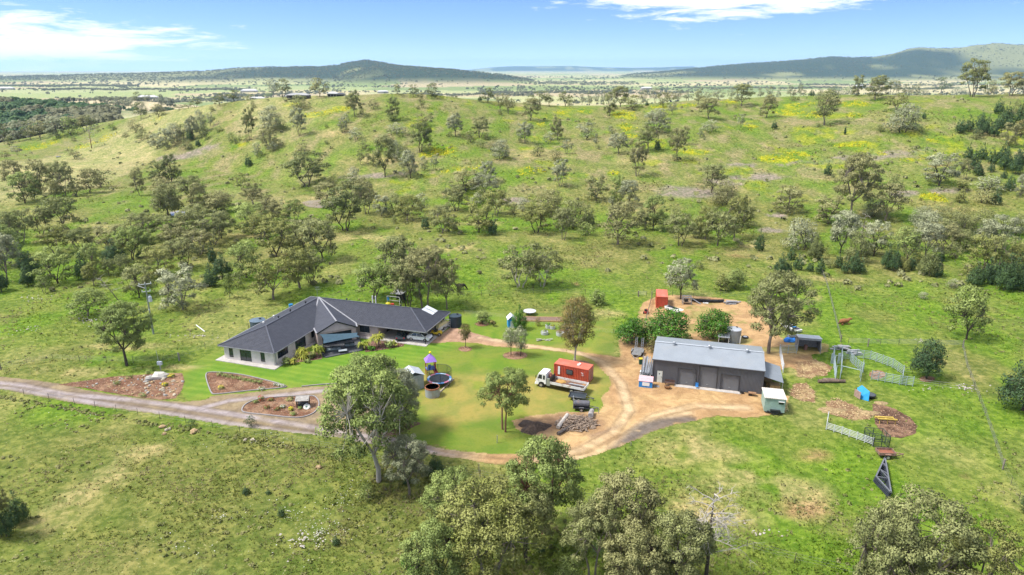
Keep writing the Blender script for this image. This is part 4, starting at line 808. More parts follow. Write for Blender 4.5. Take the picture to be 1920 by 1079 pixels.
# ---- dead and bare trees
def deadtree(px, py, h, wd, label, m, seed, n=7, lean=0):
    p = G(px, py); Zc = depth(p); hm_ = h*Zc/1280/.94; wm = wd*Zc/1280; rs = random.Random(seed); mb = MB(); bb = MB()
    o = thing('dead_tree', label, 'dead tree', p, 0)
    mb.tube([(0,0,-.2),(lean*.3,rs.uniform(-.1,.1),hm_*.35),(lean*.7,.1,hm_*.7),(lean,0,hm_)], [hm_*.02,hm_*.016,hm_*.010,.02], 7)
    def br(a, d, L, r, lv):
        pts = [a]; q = a.copy(); dd = d.copy()
        for k in range(3): dd = (dd+Vector((rs.uniform(-.35,.35), rs.uniform(-.35,.35), rs.uniform(-.25,.2)))).normalized(); q = q+dd*L/3; pts.append(q.copy())
        bb.tube(pts, [r, r*.7, r*.45, r*.2], 3 if lv else 4, False)
        if lv < 3:
            for k in range(3 if lv < 2 else 2): c = pts[rs.choice((1,2,3))]; br(c, (dd+Vector((rs.uniform(-1,1), rs.uniform(-1,1), rs.uniform(-.8,.5)))).normalized(), L*.55, r*.5, lv+1)
    for k in range(n*4):
        f = rs.uniform(.28,.97); a = rs.uniform(0,6.28); br(Vector((lean*f,0,hm_*f)), Vector((math.cos(a), math.sin(a), rs.uniform(-.1,.5))).normalized(), wm*.5*(1.2-f*.65), hm_*.0075, 0)
    part('trunk', mb, m, o, smooth=True); part('branch', bb, mat('weathered_twigs', (.42,.38,.33), .9), o)
deadtree(1322,1095, 190, 110, 'leafless dead tree with dark trunk and pale twigs below the shed lawn', BARKD, 3, 9)
deadtree(172,278, 38, 30, 'leafless pinkish tree on the hill shoulder beside the yellow flowers', BARKR, 5, 6)
deadtree(1613,468, 66, 24, 'bare dark snag standing in the gums beyond the paddock', BARKD, 6, 4)
deadtree(222,563, 42, 26, 'crooked leaning dead tree beside the power pole', BARK, 8, 4, lean=-3.5)
deadtree(1570,452, 34, 30, 'white leafless tree among the creek gums below the pines', BARKW, 9, 5)
deadtree(1735,287, 16, 6, 'thin bare stick tree beside the grey weeds under the pine stand', BARKD, 10, 2)
# ---- woods and tree lines too far off to tell apart
def farwood():
    rs = np.random.RandomState(11); X, Y, S, K = [], [], [], []
    def add(x, y, s, k): X.append(x); Y.append(y); S.append(s); K.append(k)
    n = 0
    while n < 5200:     # scattered paddock trees and creek lines on the plain
        y = 1300*math.exp(rs.uniform(0, 1)*math.log(8500/1300.)); x = rs.uniform(-.95, .95)*y
        c = float(fbm(np.array([x]), np.array([y*1.0]), 420, 4, 301)[0]); l = abs(float(vnoise(np.array([x/1500.]), np.array([y/600.]), 305)[0])-.5)
        pr = .05 + (c > .56)*.85 + (l < .035)*.8
        if rs.uniform() > pr: continue
        add(x, y, rs.uniform(4.5, 9)*(1+y/9000.), rs.uniform()); n += 1
    for (px0, px1, Y0, Y1, cnt) in ((900,1180,2500,2700,420),(740,1000,2300,2420,260),(1180,1290,2450,2520,60),(1270,1640,3100,3300,380),(1650,1800,3000,3100,220),(1500,1900,3600,3900,260),(0,260,3400,3700,560),(80,470,2900,3050,520),(260,480,1900,2050,140),(400,560,2350,2450,130),(0,220,1550,1800,160),(60,330,1150,1300,170),(600,760,3300,3600,70),(960,1190,3900,4600,500),(1560,1920,2200,2500,140)):
        for _ in range(cnt):
            px = rs.uniform(px0, px1); y = rs.uniform(Y0, Y1) + 60*math.sin(px*.05); x = (px-960)/1280*(y*cP+85*sP); add(x, y, rs.uniform(6, 11), rs.uniform(.3,1))
    for _ in range(9000):   # ranges
        q = rs.uniform()
        if q < .42: y = rs.uniform(4300, 5300); x = rs.uniform(-.78, -.06)*y
        elif q < .5: y = rs.uniform(4000, 4400); x = rs.uniform(-.25, .03)*y
        else: y = rs.uniform(5600, 7100); x = rs.uniform(.13, .85)*y
        z = float(H(x, y)); 
        if z < PLAIN+14: continue
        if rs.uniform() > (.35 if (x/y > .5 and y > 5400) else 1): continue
        add(x, y, rs.uniform(6, 10), rs.uniform(0, .7))
    X, Y, S, K = map(np.array, (X, Y, S, K)); Z = H(X, Y)
    return X, Y, Z, S, K
def massmesh(name, X, Y, Z, S, K, m, per=12, flat=.75):
    n = len(X); rs = np.random.RandomState(4)
    d = rs.normal(size=(n, per, 3)); d /= np.linalg.norm(d, axis=2)[..., None]; d[..., 2] = np.abs(d[..., 2])*.9+.05
    p = d*np.array([.55,.55,.5])*S[:, None, None]; p[..., 2] += S[:, None]*.18
    p[..., 0] += X[:, None]; p[..., 1] += Y[:, None]; p[..., 2] += Z[:, None]
    nn = d + rs.normal(size=d.shape)*.4; nn /= np.linalg.norm(nn, axis=2)[..., None]
    P2 = p.reshape(-1, 3); N2 = nn.reshape(-1, 3); sz = np.repeat(S, per)*(.30 if per < 30 else .16)
    a = rs.normal(size=P2.shape); t1 = np.cross(N2, a); t1 /= np.linalg.norm(t1, axis=1)[:, None]; t2 = np.cross(N2, t1)
    V_ = np.stack([P2-t1*sz[:, None], P2+t2*sz[:, None]*.8, P2+t1*sz[:, None], P2-t2*sz[:, None]*.8], 1).reshape(-1, 3)
    me = gridmesh(name, V_, np.arange(len(V_)).reshape(-1, 4), m, False); adddata(me, 'tint', np.repeat(K, per*4)); q = N2*.5+np.array([0,0,.6]); addvec(me, 'nv', np.repeat(q/np.linalg.norm(q, axis=1)[:,None], 4, 0)); return me
fx = farwood()
tag(link('distant_trees', massmesh('distant_trees', *fx, leafmat('distant_foliage', [(.055,.075,.045),(.17,.175,.105),(.10,.105,.07)]), 9)), 'scattered paddock trees, creek lines and timbered ranges across the far plain', 'woodland', None, 'stuff')
def hillwood():
    rs = np.random.RandomState(12); X, Y, S, K = [], [], [], []
    t = 0
    while len(X) < 1700 and t < 60000:
        t += 1; y = rs.uniform(520, 1010); px = rs.uniform(-220, 330); x = (px-960)/1280*(y*cP+50*sP)
        z = float(H(x, y)); py = 539.5 - 1280*((y*sP+(z-CAMH)*cP)/(y*cP-(z-CAMH)*sP))
        if px > 190+rs.uniform(-60,40) and y < 900: continue
        if px > 110 and y > 900 and rs.uniform() < .75: continue
        X.append(x); Y.append(y); S.append(rs.uniform(7, 12)); K.append(rs.uniform())
    return map(np.array, (X, Y, [float(H(a, b)) for a, b in zip(X, Y)], S, K))
hx = list(hillwood()); sel = (fbm(hx[0], hx[1], 90, 3, 401) + np.where(hx[0] < -560, .12, .0)) > .48
tag(link('hillside_forest', massmesh('hillside_forest', *[a[sel] for a in hx], leafmat('pine_forest', [(.035,.08,.035),(.09,.15,.055),(.06,.105,.045)], .3), 60)), 'dark green pine forest covering the low hill beyond the crest', 'forest', None, 'stuff')
tag(link('hillside_woodland', massmesh('hillside_woodland', *[a[~sel] for a in hx], leafmat('gum_woodland', [(.10,.12,.06),(.25,.25,.14),(.17,.165,.10)], .35), 60)), 'grey-brown gum woodland mixed through the low hill beyond the crest', 'woodland', None, 'stuff')
grove("at the wooded hill's foot", 'trees at the foot of the wooded hill', [(8,267,34,28,g,'drk'),(36,266,38,28,g,'gry'),(58,263,34,26,g,'drk'),(76,262,34,32,g,'brn'),(106,259,38,34,g,'gry'),(134,256,34,42,g,'grn'),(160,247,28,26,g,'brn'),(172,243,26,22,b_,'drk'),(20,275,20,18,b_,'drk')])
grove("on the dry knoll", 'trees on the dry knoll', [(205,204,11,9,p_,'pin',1080),(221,205,11,9,p_,'pin',1060),(224,215,8,6,p_,'pin',900),(178,200,12,10,p_,'pin',1080),(160,198,14,14,p_,'pin',1080),(215,196,14,18,g,'gry',1100),(232,196,16,20,g,'gry',1080),(245,200,16,20,g,'gry',1080),(262,203,14,20,g,'gry',1000),(275,188,12,16,g,'gum',1200),(255,186,14,18,g,'gum',1180),(300,188,12,14,g,'gry',1100)])
# ---- small shrubs and thistle clumps scattered on the slopes
def scrub():
    rs = np.random.RandomState(21); n = 1500
    u = rs.uniform(-.75, .78, n); y = 150*np.exp(rs.uniform(0, 1, n)*math.log(470/150.)); X = u*y*cP; Y = y
    ok = (fbm(X, Y, 20, 3, 501) > .52) & (sdist(X, Y, FLAT) > 12); X, Y = X[ok], Y[ok]; Z = H(X, Y); S = rs.uniform(.5, 1.7, len(X)); 
    return X, Y, Z, S, rs.uniform(0, 1, len(X))
tag(link('scrub', massmesh('scrub', *scrub(), leafmat('scrub_leaves', [(.13,.16,.05),(.33,.32,.17),(.20,.21,.09)], .4), 18)), 'low green and grey scrub and thistles dotted over the slopes', 'scrub', None, 'stuff')

def bloom():
    rs = np.random.RandomState(33); n = 60000; u = rs.uniform(-.75,.78,n); y = rs.uniform(225,470,n); X = u*y*cP; Y = y
    yy = np.maximum(emask(X, Y, YEL, .5), 0)*sm((fbm(X, Y, 3.2, 3, 61)-.30)/.14); ok = rs.uniform(0,1,n) < yy; X, Y = X[ok], Y[ok]; Z = H(X, Y)
    return X, Y, Z, rs.uniform(.35,.8,len(X)), rs.uniform(0,1,len(X))
tag(link('yellow_wildflowers', massmesh('yellow_wildflowers', *bloom(), leafmat('yellow_petals', [(.50,.44,.015),(.72,.62,.03),(.40,.42,.03)], .3), 5)), 'drifts of bright yellow wildflowers on the upper hillside', 'wildflowers', None, 'stuff')

def tussocks():
    rs = np.random.RandomState(44); n = 9000; a = rs.uniform(-.75,.75,n); r = 52*np.exp(rs.uniform(0,1,n)*math.log(230/52.)); X = r*np.sin(a); Y = r*np.cos(a)
    ok = (fbm(X, Y, 9, 3, 601) > .54) & (sdist(X, Y, LAWN) > .6) & (sdist(X, Y, ROAD) > 1.2) & (sdist(X, Y, PAD) > 1.5) & ((sdist(X, Y, FLAT) > 0) | (rs.uniform(0,1,n) < .15)); X, Y = X[ok], Y[ok]
    fl_ = gp([(-260,724),(0,742),(140,766),(300,794),(450,820),(600,848),(700,870),(820,894)]); P = [np.array(p) for p in fl_]; fx_, fy_ = [], []
    for p, q in zip(P[:-1], P[1:]):
        for _ in range(int(np.linalg.norm(q-p)*5)): f = rs.uniform(); c = p+(q-p)*f; fx_.append(c[0]+rs.normal()*.3); fy_.append(c[1]-.4+rs.normal()*.4)
    X = np.concatenate([X, fx_]); Y = np.concatenate([Y, fy_]); nn_ = sm(sdist(X, Y, FLAT)/14.)*((fbm(X, Y, 9, 3, 5)-.5)*.9+(fbm(X, Y, 2.2, 2, 6)-.5)*.35)
    return X, Y, H(X, Y)+nn_-.08, rs.uniform(.2,.5,len(X)), rs.uniform(0,1,len(X))
tag(link('grass_tussocks', massmesh('grass_tussocks', *tussocks(), leafmat('tussock_blades', [(.11,.145,.035),(.27,.26,.11),(.17,.17,.06)], .4), 14)), 'dry and green grass tussocks in the rough paddock and along the road fence', 'grass', None, 'stuff')
# ------------------------------------------------------------------ house
WHT = mat('white_paint', (.72,.72,.70), .5, 0, .08, 2, dirt=(.40,.37,.32), dirtamt=.25)
def paint(n, c, **k): return mat(n, c, **{**dict(rough=.45, var=.12, scale=2), **k})
CREAM = mat('cream_render', (.62,.57,.52), .85, 0, .10, 1.2, .15); PINKR = mat('pinkish_brown_render', (.40,.33,.30), .85, 0, .12, 1.2, .15)
def rooftile():
    m = newmat('charcoal_roof_tiles'); t = NT(m); o = t.obj(); br = t.n('ShaderNodeTexNoise'); n = t.noise(1.3, 5, .6, o); f = t.noise(14, 3, .6, o)
    c = t.mix(t.ramp(n, .3, .7), (.028,.031,.043,1), (.044,.047,.061,1)); c = t.mix(t.math('MULTIPLY', t.ramp(f, .45, .75), .5), c, (.065,.068,.085,1))
    t.finish(c, .55, 0, f, .25, .02, .4); return m
ROOF = rooftile(); DKM = paint('black_metal', (.020,.021,.023), rough=.4); DKR = mat('dark_recess', (.022,.020,.019), .8); GLS = newmat('window_glass'); _t = NT(GLS); _t.finish((.018,.028,.036,1), .08, 0, spec=.8)
CONC = mat('pale_concrete', (.44,.41,.38), .85, 0, .14, 1.2, .1, dirt=(.28,.22,.17), dirtamt=.4); SLAT = paint('ridge_capping', (.22,.22,.24)); GALV = mat('galvanised_steel', (.42,.44,.46), .38, .55, .16, 2.5, .05, dirt=(.24,.20,.17)); ZINC = mat('grey_zincalume', (.36,.39,.41), .42, .35, .10, 1.0, corr=(0,.19,.5))
GUT = paint('gutter_grey', (.30,.30,.32))
KX, KY, KR = -42.93, 138.22, -.3132
def hl(px, py, z=0.0):
    p = atz(px, py, z); dx, dy = p.x-KX, p.y-KY; c, s = math.cos(-KR), math.sin(-KR); return Vector((c*dx-s*dy, s*dx+c*dy, z))
house = thing('farmhouse', 'long low L-shaped farmhouse with dark tiled hip roof and central gable', 'house', (KX, KY, 0), KR)
E0 = 2.7; RZ = 4.9
O, R1, R2, I_, L2, L1 = (0,0,E0), (32.2,0,E0), (32.2,-11.6,E0), (11.7,-11.6,E0), (11.7,-28.5,E0), (0,-28.5,E0)
pk, rR, rL = (5.85,-5.8,RZ), (26.4,-5.8,RZ), (5.85,-22.6,RZ)
rm = MB()
for q in ([O,R1,rR,pk],[R1,R2,rR],[R2,I_,pk,rR],[I_,L2,rL,pk],[L2,L1,rL],[L1,O,pk,rL]): rm.sheet(q, .10)
roof = part('roof', rm, ROOF, house)
# tile courses: one batten-deep step per course, real relief on the slopes the camera sees
def courses(quad, n, name='tile_course'):
    a, b, c, d = [Vector(p) for p in quad]; nn = (b-a).cross(d-a).normalized(); nn = nn if nn.z > 0 else -nn; mb = MB()
    for i in range(n):
        f0, f1 = i/n, (i+1)/n; p0, p1 = a.lerp(d, f0), b.lerp(c, f0); q0, q1 = a.lerp(d, f1), b.lerp(c, f1)
        mb.add([p0+nn*.045, p1+nn*.045, q1+nn*.012, q0+nn*.012, p0+nn*.004, p1+nn*.004], [(0,1,2,3),(4,5,1,0)])
    o = part(name, mb, ROOF, roof); o['kind'] = 'stuff'
courses([R2[:3] and (32.2,-11.6,E0), (11.7,-11.6,E0), pk, rR], 20); courses([(11.7,-11.6,E0),(11.7,-28.5,E0),rL,pk], 20); courses([(11.7,-28.5,E0),(0,-28.5,E0),rL,rL], 20); courses([(32.2,0,E0),(32.2,-11.6,E0),rR,rR], 20)
def cap(a, b, m=SLAT, w=.22, lift=.07, nm='ridge_cap'): part(nm, MB().bar(Vector(a)+Vector((0,0,lift)), Vector(b)+Vector((0,0,lift)), w, .07), m, roof)
for a, b in ((pk,rR),(pk,rL),(rL,L2),(rL,L1),(rR,R2),(rR,R1)): cap(a, b, paint('dark_capping', (.085,.09,.11)))
# gable wing pointing out from the inner corner
J1, J2 = hl(585,610.5,E0), hl(667.5,607.2,E0); GLp, GRp = hl(593.6,626,E0), hl(669.5,613,E0); AF = Vector(((GLp.x+GRp.x)/2, (GLp.y+GRp.y)/2, 4.45)); pk2 = Vector((pk[0]+.1,pk[1]-.1,RZ+.12))
J1.z = J2.z = E0+.10; g1 = MB(); g1.sheet([pk2, J1, GLp, AF], .1); g1.sheet([pk2, AF, GRp, J2], .1); part('gable_roof', g1, ROOF, house)
LG = paint('pale_flashing', (.27,.27,.285))
for a, b in ((pk2,J1),(J1,GLp),(pk2,AF),(pk2,J2),(J2,GRp)): cap(a, b, LG, .26, .04, 'valley_flashing')
fr = MB()
for a, b in ((L1,L2),(L2,I_),(I_,R2),(R2,R1),(L1,O),(O,R1)): fr.bar(Vector(a)-Vector((0,0,.06)), Vector(b)-Vector((0,0,.06)), .14, .16)
part('gutter', fr, LG, house)
fb = MB(); fb.bar(GLp-Vector((0,0,.08)), AF-Vector((0,0,.08)), .08, .2); fb.bar(AF-Vector((0,0,.08)), GRp-Vector((0,0,.08)), .08, .2); part('barge_board', fb, DKM, house)
# soffit
sf = MB(); sf.prism([(0.05,-.05),(32.1,-.05),(32.1,-11.5),(11.6,-11.5),(11.6,-28.4),(0.05,-28.4)], 2.56, 2.6); part('soffit', sf, mat('soffit_board', (.50,.48,.45), .8), house)
# walls with true openings: a run of piers, sills and heads along a line
def wallrun(a, b, ops, m, h=2.55, th=.22, zb=0.0):
    """a,b local ends; ops = [(start, end, sill, head, kind)] in metres along the run"""
    a, b = Vector((*a, 0)), Vector((*b, 0)); d = (b-a); L = d.length; d /= L; mb = MB()
    def seg(s0, s1, z0, z1):
        if s1-s0 > .01 and z1-z0 > .01: mb.bar(a+d*s0+Vector((0,0,(z0+z1)/2)), a+d*s1+Vector((0,0,(z0+z1)/2)), th, z1-z0)
    cur = 0
    for s0, s1, z0, z1, k in ops:
        seg(cur, s0, zb, h); seg(s0, s1, zb, z0); seg(s0, s1, z1, h); cur = s1
        n = Vector((d.y, -d.x, 0))
        if k == 'open': continue
        f = MB(); p0, p1 = a+d*s0, a+d*s1; w_ = .06
        for zz in (z0+w_/2, z1-w_/2): f.bar(p0+Vector((0,0,zz)), p1+Vector((0,0,zz)), .10, w_)
        for q in [p0+d*w_/2, p1-d*w_/2] + ([p0.lerp(p1,.5)] if s1-s0 > 1.3 else []): f.bar(q+Vector((0,0,z0+w_)), q+Vector((0,0,z1-w_)), w_, .10)
        fo = part('sliding_door' if k == 'door' else 'window', f, DKM, house)
        part('pane', MB().bar(p0+d*.05+Vector((0,0,(z0+z1)/2)), p1-d*.05+Vector((0,0,(z0+z1)/2)), .03, z1-z0-.1), GLS, fo)
        if k == 'win': part('sill', MB().bar(p0+n*.02+Vector((0,0,z0-.03)), p1+n*.02+Vector((0,0,z0-.03)), .30, .06), CREAM, fo)
    seg(cur, L, zb, h); part('wall', mb, m, house)
wallrun((.7,-27.8),(11.0,-27.8), [(1.0,1.9,.5,2.3,'win'),(3.3,5.7,.03,2.3,'door'),(7.6,8.5,.5,2.3,'win')], CREAM)
wallrun((11.0,-27.8),(11.0,-12.3), [(.9,3.9,.9,2.3,'win'),(6.0,9.2,.05,2.3,'door'),(11.0,12.6,.9,2.3,'win'),(13.2,14.8,.9,2.3,'win')], CREAM)
wallrun((.7,-.7),(.7,-27.8), [(3,5,.9,2.2,'win'),(8,10,.9,2.2,'win'),(14,16.5,.9,2.2,'win'),(20,22,.9,2.2,'win')], PINKR)
wallrun((.7,-.7),(24.0,-.7), [(4,6,.9,2.2,'win'),(12,14,.9,2.2,'win')], PINKR)
wallrun((11.3,-11.0),(22.0,-11.0), [(1.2,2.6,.9,2.3,'win'),(3.4,5.6,.05,2.3,'door'),(6.7,8.9,.9,2.3,'win')], PINKR)
wallrun((22.0,-11.0),(22.0,-.9), [(3,5,.05,2.2,'door')], PINKR); wallrun((24.2,-.7),(31.2,-.7), [(3.5,5.5,0.02,2.5,'open')], mat('garage_lining', (.30,.27,.24), .8))
gd = (GRp-GLp).normalized(); gn = Vector((gd.y,-gd.x,0)); gw = (GRp-GLp).length; gi = -gn*.35
w0 = GLp+gd*.25+gi; w1 = GRp-gd*.25+gi; wallrun((w0.x,w0.y),(w1.x,w1.y), [(.75,gw-1.3,.02,2.25,'door')], PINKR, 2.62)
gb = MB(); gb.sheet([w0*1, w1*1, Vector((AF.x,AF.y,4.33))+gi], .18); part('gable_wall', MB().add([(p.x+o_.x, p.y+o_.y, z) for p, z in ((w0,2.6),(w1,2.6),(AF.to_3d()+gi,4.30)) for o_ in (gn*.1,-gn*.1)], [(0,2,4),(1,5,3),(0,1,3,2),(2,3,5,4),(4,5,1,0)]), mat('gable_cladding', (.50,.43,.40), .85, 0, .1, 1), house)
bk = Vector((9.5,-9.5,0)); wallrun((w0.x,w0.y),(w0.x+(-gn*5).x, w0.y+(-gn*5).y), [], PINKR, 2.5); wallrun((w1.x,w1.y),(w1.x+(-gn*4.5).x, w1.y+(-gn*4.5).y), [], PINKR, 2.5)
# slab, carport posts, skylights, roof vents
slab = MB(); slab.prism([(-.2,.2),(32.3,.2),(32.3,-12.0),(11.9,-12.0),(12.1,-29.3),(-.4,-29.1)], .0, .13); part('slab', slab, CONC, house)
for x_, y_ in ((31.7,-11.0),(27.0,-11.2),(31.6,-6.0),(31.6,-3.2)): part('post', MB().box((x_, y_, 1.35), (.12,.12,2.45)), DKM, house)
s0, s1 = (26.4,-5.8), (32.2,-5.8)
def onhip(x, y): return E0 + (RZ-E0)*(32.2-x)/5.8
for k in range(2):
    x0, y0 = 28.1, -4.5+k*1.35; q = [(x0,y0,onhip(x0,y0)+.12),(x0+2.3,y0,onhip(x0+2.3,y0)+.12),(x0+2.3,y0+1.15,onhip(x0+2.3,y0)+.12),(x0,y0+1.15,onhip(x0,y0)+.12)]
    part('skylight', MB().sheet(q, .1), mat('translucent_sheet', (.60,.63,.66), .35, 0, .06, 2, corr=(1,.09,.5)), house)
for x_, y_, z_ in ((5.2,-18.0,4.7),(5.1,-14.2,4.7),(5.2,-9.3,4.75),(12.0,-5.2,4.75),(17.3,-5.2,4.75),(24.0,-5.2,4.75),(1.8,-15,3.4),(2.5,-19,3.6)):
    v = MB(); v.cyl((x_,y_,z_-.1), .11, .32, 8); v.blob((x_,y_,z_+.32), (.20,.20,.15), 8, 5, .02); part('roof_vent', v, DKM if x_ > 3 else WHT, house)
mst = MB(); mst.tube([(5.3,-5.3,4.8),(5.3,-5.3,7.0)], .03, 4)
for zz in (6.4,6.7,6.95): mst.bar((4.8,-5.3,zz),(5.9,-5.2,zz), .03)
part('aerial', mst, GALV, house); part('flue', MB().cyl((16.9,-3.6,4.0), .12, 1.7, 8).cyl((17.6,-3.6,4.0), .12, 1.7, 8), WHT, house)
for x_ in (11.05+.17,): part('downpipe', MB().bar((x_,-27.6,.1),(x_,-27.6,2.6), .08), GUT, house)
# patio deck with shade sail, lounge and fence
def hw(v): c, s = math.cos(KR), math.sin(KR); return Vector((KX+c*v.x-s*v.y, KY+s*v.x+c*v.y, v.z))
dk = [hw(hl(*q)) for q in ((599,646),(603,668),(611,672),(681,658),(682,648),(670,632),(600,641))]
dd = MB(); dd.prism([(p.x,p.y) for p in dk][::-1], .04, .16); solo('patio_deck', dd, mat('dark_pavers', (.075,.078,.085), .7, 0, .2, 3), 'dark paved patio in front of the gable doors', 'patio')
sail = thing('shade_sail', 'dark blue-green shade sail stretched in front of the gable', 'shade sail', hw(hl(638,645)), 0)
c_ = [hw(hl(599,627,2.55)), hw(hl(671,624,2.55)), atz(675,632,2.3)*1, atz(606,645,2.3)*1]
c_[2].z = 2.35; c_[3].z = 2.35; vs, fs = [], []; n_ = 10
for i_ in range(n_+1):
    for j_ in range(n_+1):
        u_, v_ = i_/n_, j_/n_; p = c_[0].lerp(c_[1], u_).lerp(c_[3].lerp(c_[2], u_), v_); ctr = (c_[0]+c_[1]+c_[2]+c_[3])/4
        e = math.sin(math.pi*u_)*(1-math.sin(math.pi*v_)) + math.sin(math.pi*v_)*(1-math.sin(math.pi*u_)); p = p.lerp(ctr, .10*e); p.z = p.z - .25*math.sin(math.pi*u_)*math.sin(math.pi*v_); vs.append(p-sail.location)
for i_ in range(n_):
    for j_ in range(n_): a = i_*(n_+1)+j_; fs.append((a,a+1,a+n_+2,a+n_+1))
mb = MB(); k_ = len(vs); mb.add(vs+[v-Vector((0,0,.015)) for v in vs], fs+[tuple(x+k_ for x in f[::-1]) for f in fs]); part('cloth', mb, paint('sail_cloth', (.035,.075,.105), rough=.75), sail, smooth=True)
for p in c_[2:]: part('post', MB().tube([(p.x-sail.location.x, p.y-sail.location.y, 0),(p.x-sail.location.x, p.y-sail.location.y, 2.6)], .06, 6), DKM, sail)
def sofa(px, py, L, rz, label, seats):
    p = atz(px, py); o = thing('outdoor_sofa', label, 'sofa', (p.x, p.y, .16), rz, 'lounge seats on the patio')
    part('base', MB().box((0,0,.18), (L,.85,.34)), paint('wicker', (.05,.055,.06), rough=.8), o); part('backrest', MB().box((0,.36,.55), (L,.16,.42)), paint('wicker', (.05,.055,.06)), o)
    for k in range(seats): part('cushion', MB().box((-L/2+(k+.5)*L/seats,-.04,.42), (L/seats-.05,.72,.14), taper=.94), paint('grey_cushion', (.16,.20,.22), rough=.9), o)
    return o
sofa(626,660,2.6,.30,'long grey-cushioned lounge at the front of the patio',3); sofa(656,652,1.8,.30,'short grey-cushioned lounge at the outer side of the patio',2)
tb = thing('patio_table', 'low table with a pale cloth on the patio', 'table', atz(643,661,.16)); part('top', MB().box((0,0,.42),(1.5,.9,.06),.3), paint('pale_cloth', (.34,.38,.40)), tb)
for sx, sy in ((-1,-1),(1,-1),(1,1),(-1,1)): part('leg', MB().box((sx*.6,sy*.33,.2),(.07,.07,.4),.3), DKM, tb)
bbq = thing('barbecue', 'black covered barbecue at the inner end of the patio', 'barbecue', atz(607,661,.16)); part('body', MB().box((0,0,.5),(1.2,.6,.8)), DKM, bbq); part('lid', MB().blob((0,0,.95),(.6,.32,.25),10,6,.02), DKM, bbq)
# plants in the beds beside the house
def cordyline(px, py, h, wd, lk, label, n=90, seed=0):
    p = atz(px, py); rs = random.Random(seed+n+int(px)); o = thing('palm_shrub', label, 'shrub', p, 0, 'shrubs in the house beds'); m1 = MB(); m2 = MB()
    heads = [(rs.uniform(-.3,.3)*wd, rs.uniform(-.25,.25)*wd, rs.uniform(.35,.75)*h) for _ in range(4)]
    for hx_, hy_, hz in heads: m1.tube([(hx_*.3,hy_*.3,0),(hx_,hy_,hz)], [.07,.04], 5)
    for k in range(n):
        hx_, hy_, hz = rs.choice(heads); a = rs.uniform(0,6.28); L = rs.uniform(.35,.6)*wd; up = rs.uniform(.1,.9); pts = []
        for q in range(4): f = q/3; pts.append(Vector((hx_+math.cos(a)*L*f*(1-.2*up), hy_+math.sin(a)*L*f*(1-.2*up), hz + L*(up*1.3*f-f*f*.95))))
        sd_ = Vector((-math.sin(a), math.cos(a), 0)); vs, fs = [], []
        for q, pt in enumerate(pts): w_ = [.05,.10,.08,.01][q]; vs += [pt-sd_*w_, pt+sd_*w_]
        m2.add(vs, [(0,1,3,2),(2,3,5,4),(4,5,7,6)])
    part('stem', m1, BARK, o); me = m2.mesh('fronds', LM[lk]); adddata(me, 'tint', np.repeat(NR.uniform(.2,1,len(me.vertices)//8+1), 8)[:len(me.vertices)]); addvec(me, 'nv', np.array([(v[0]*.4, v[1]*.4, 1) for v in m2.v])); part('fronds', me, None, o); return o
LM['palm'] = leafmat('yellow_green_fronds', [(.12,.15,.02),(.38,.38,.06),(.22,.28,.05)], .3)
cordyline(565,672,2.4,2.6,'palm','bushy yellow-green palm shrub beside the left wing wall',150,1); cordyline(597,668,2.6,2.2,'palm','yellow-fronded palm shrub beside the patio steps',130,2); cordyline(551,683,1.3,1.4,'palm','low golden flax at the corner of the left wing bed',70,3)
cordyline(711,650,2.7,2.7,'palm','tallest yellow-green palm shrub in front of the long wing',150,4); cordyline(683,655,1.8,1.8,'palm','yellow palm shrub by the black post beside the patio',90,5); cordyline(741,650,1.4,1.3,'palm','small golden flax at the carport end of the bed',70,6)
def shrub(px, py, r, h, lk, label, group='shrubs in the house beds', name='garden_shrub', n=260, lf=.16):
    p = G(px, py); o = thing(name, label, 'shrub', p, 0, group); k = 7; pts = [(R.uniform(-.5,.5)*r, R.uniform(-.5,.5)*r, h*R.uniform(.35,.7)) for _ in range(k)]
    V_, T__ = clumpleaves(pts, [r*.6]*k, [R.uniform(.2,.8) for _ in range(k)], n//k, lf, .7, 0); link('foliage', crownmesh('foliage', V_, T__, LM[lk]), o); part('stem', MB().tube([(0,0,0),(0,0,h*.5)], .04, 5), BARKD, o); return o
shrub(537,684,1.1,1.2,'grn','dark green rounded shrub at the end of the left wing bed'); shrub(583,672,1.0,1.2,'drk','dark shrub between the two palm shrubs by the left wing'); shrub(728,652,1.1,1.3,'grn','green shrub between the tall palm shrub and the golden flax'); shrub(697,657,.8,.9,'lem','bright green shrub at the foot of the tall palm shrub'); shrub(576,680,.6,.6,'grn','small green shrub at the lawn side of the left wing bed')
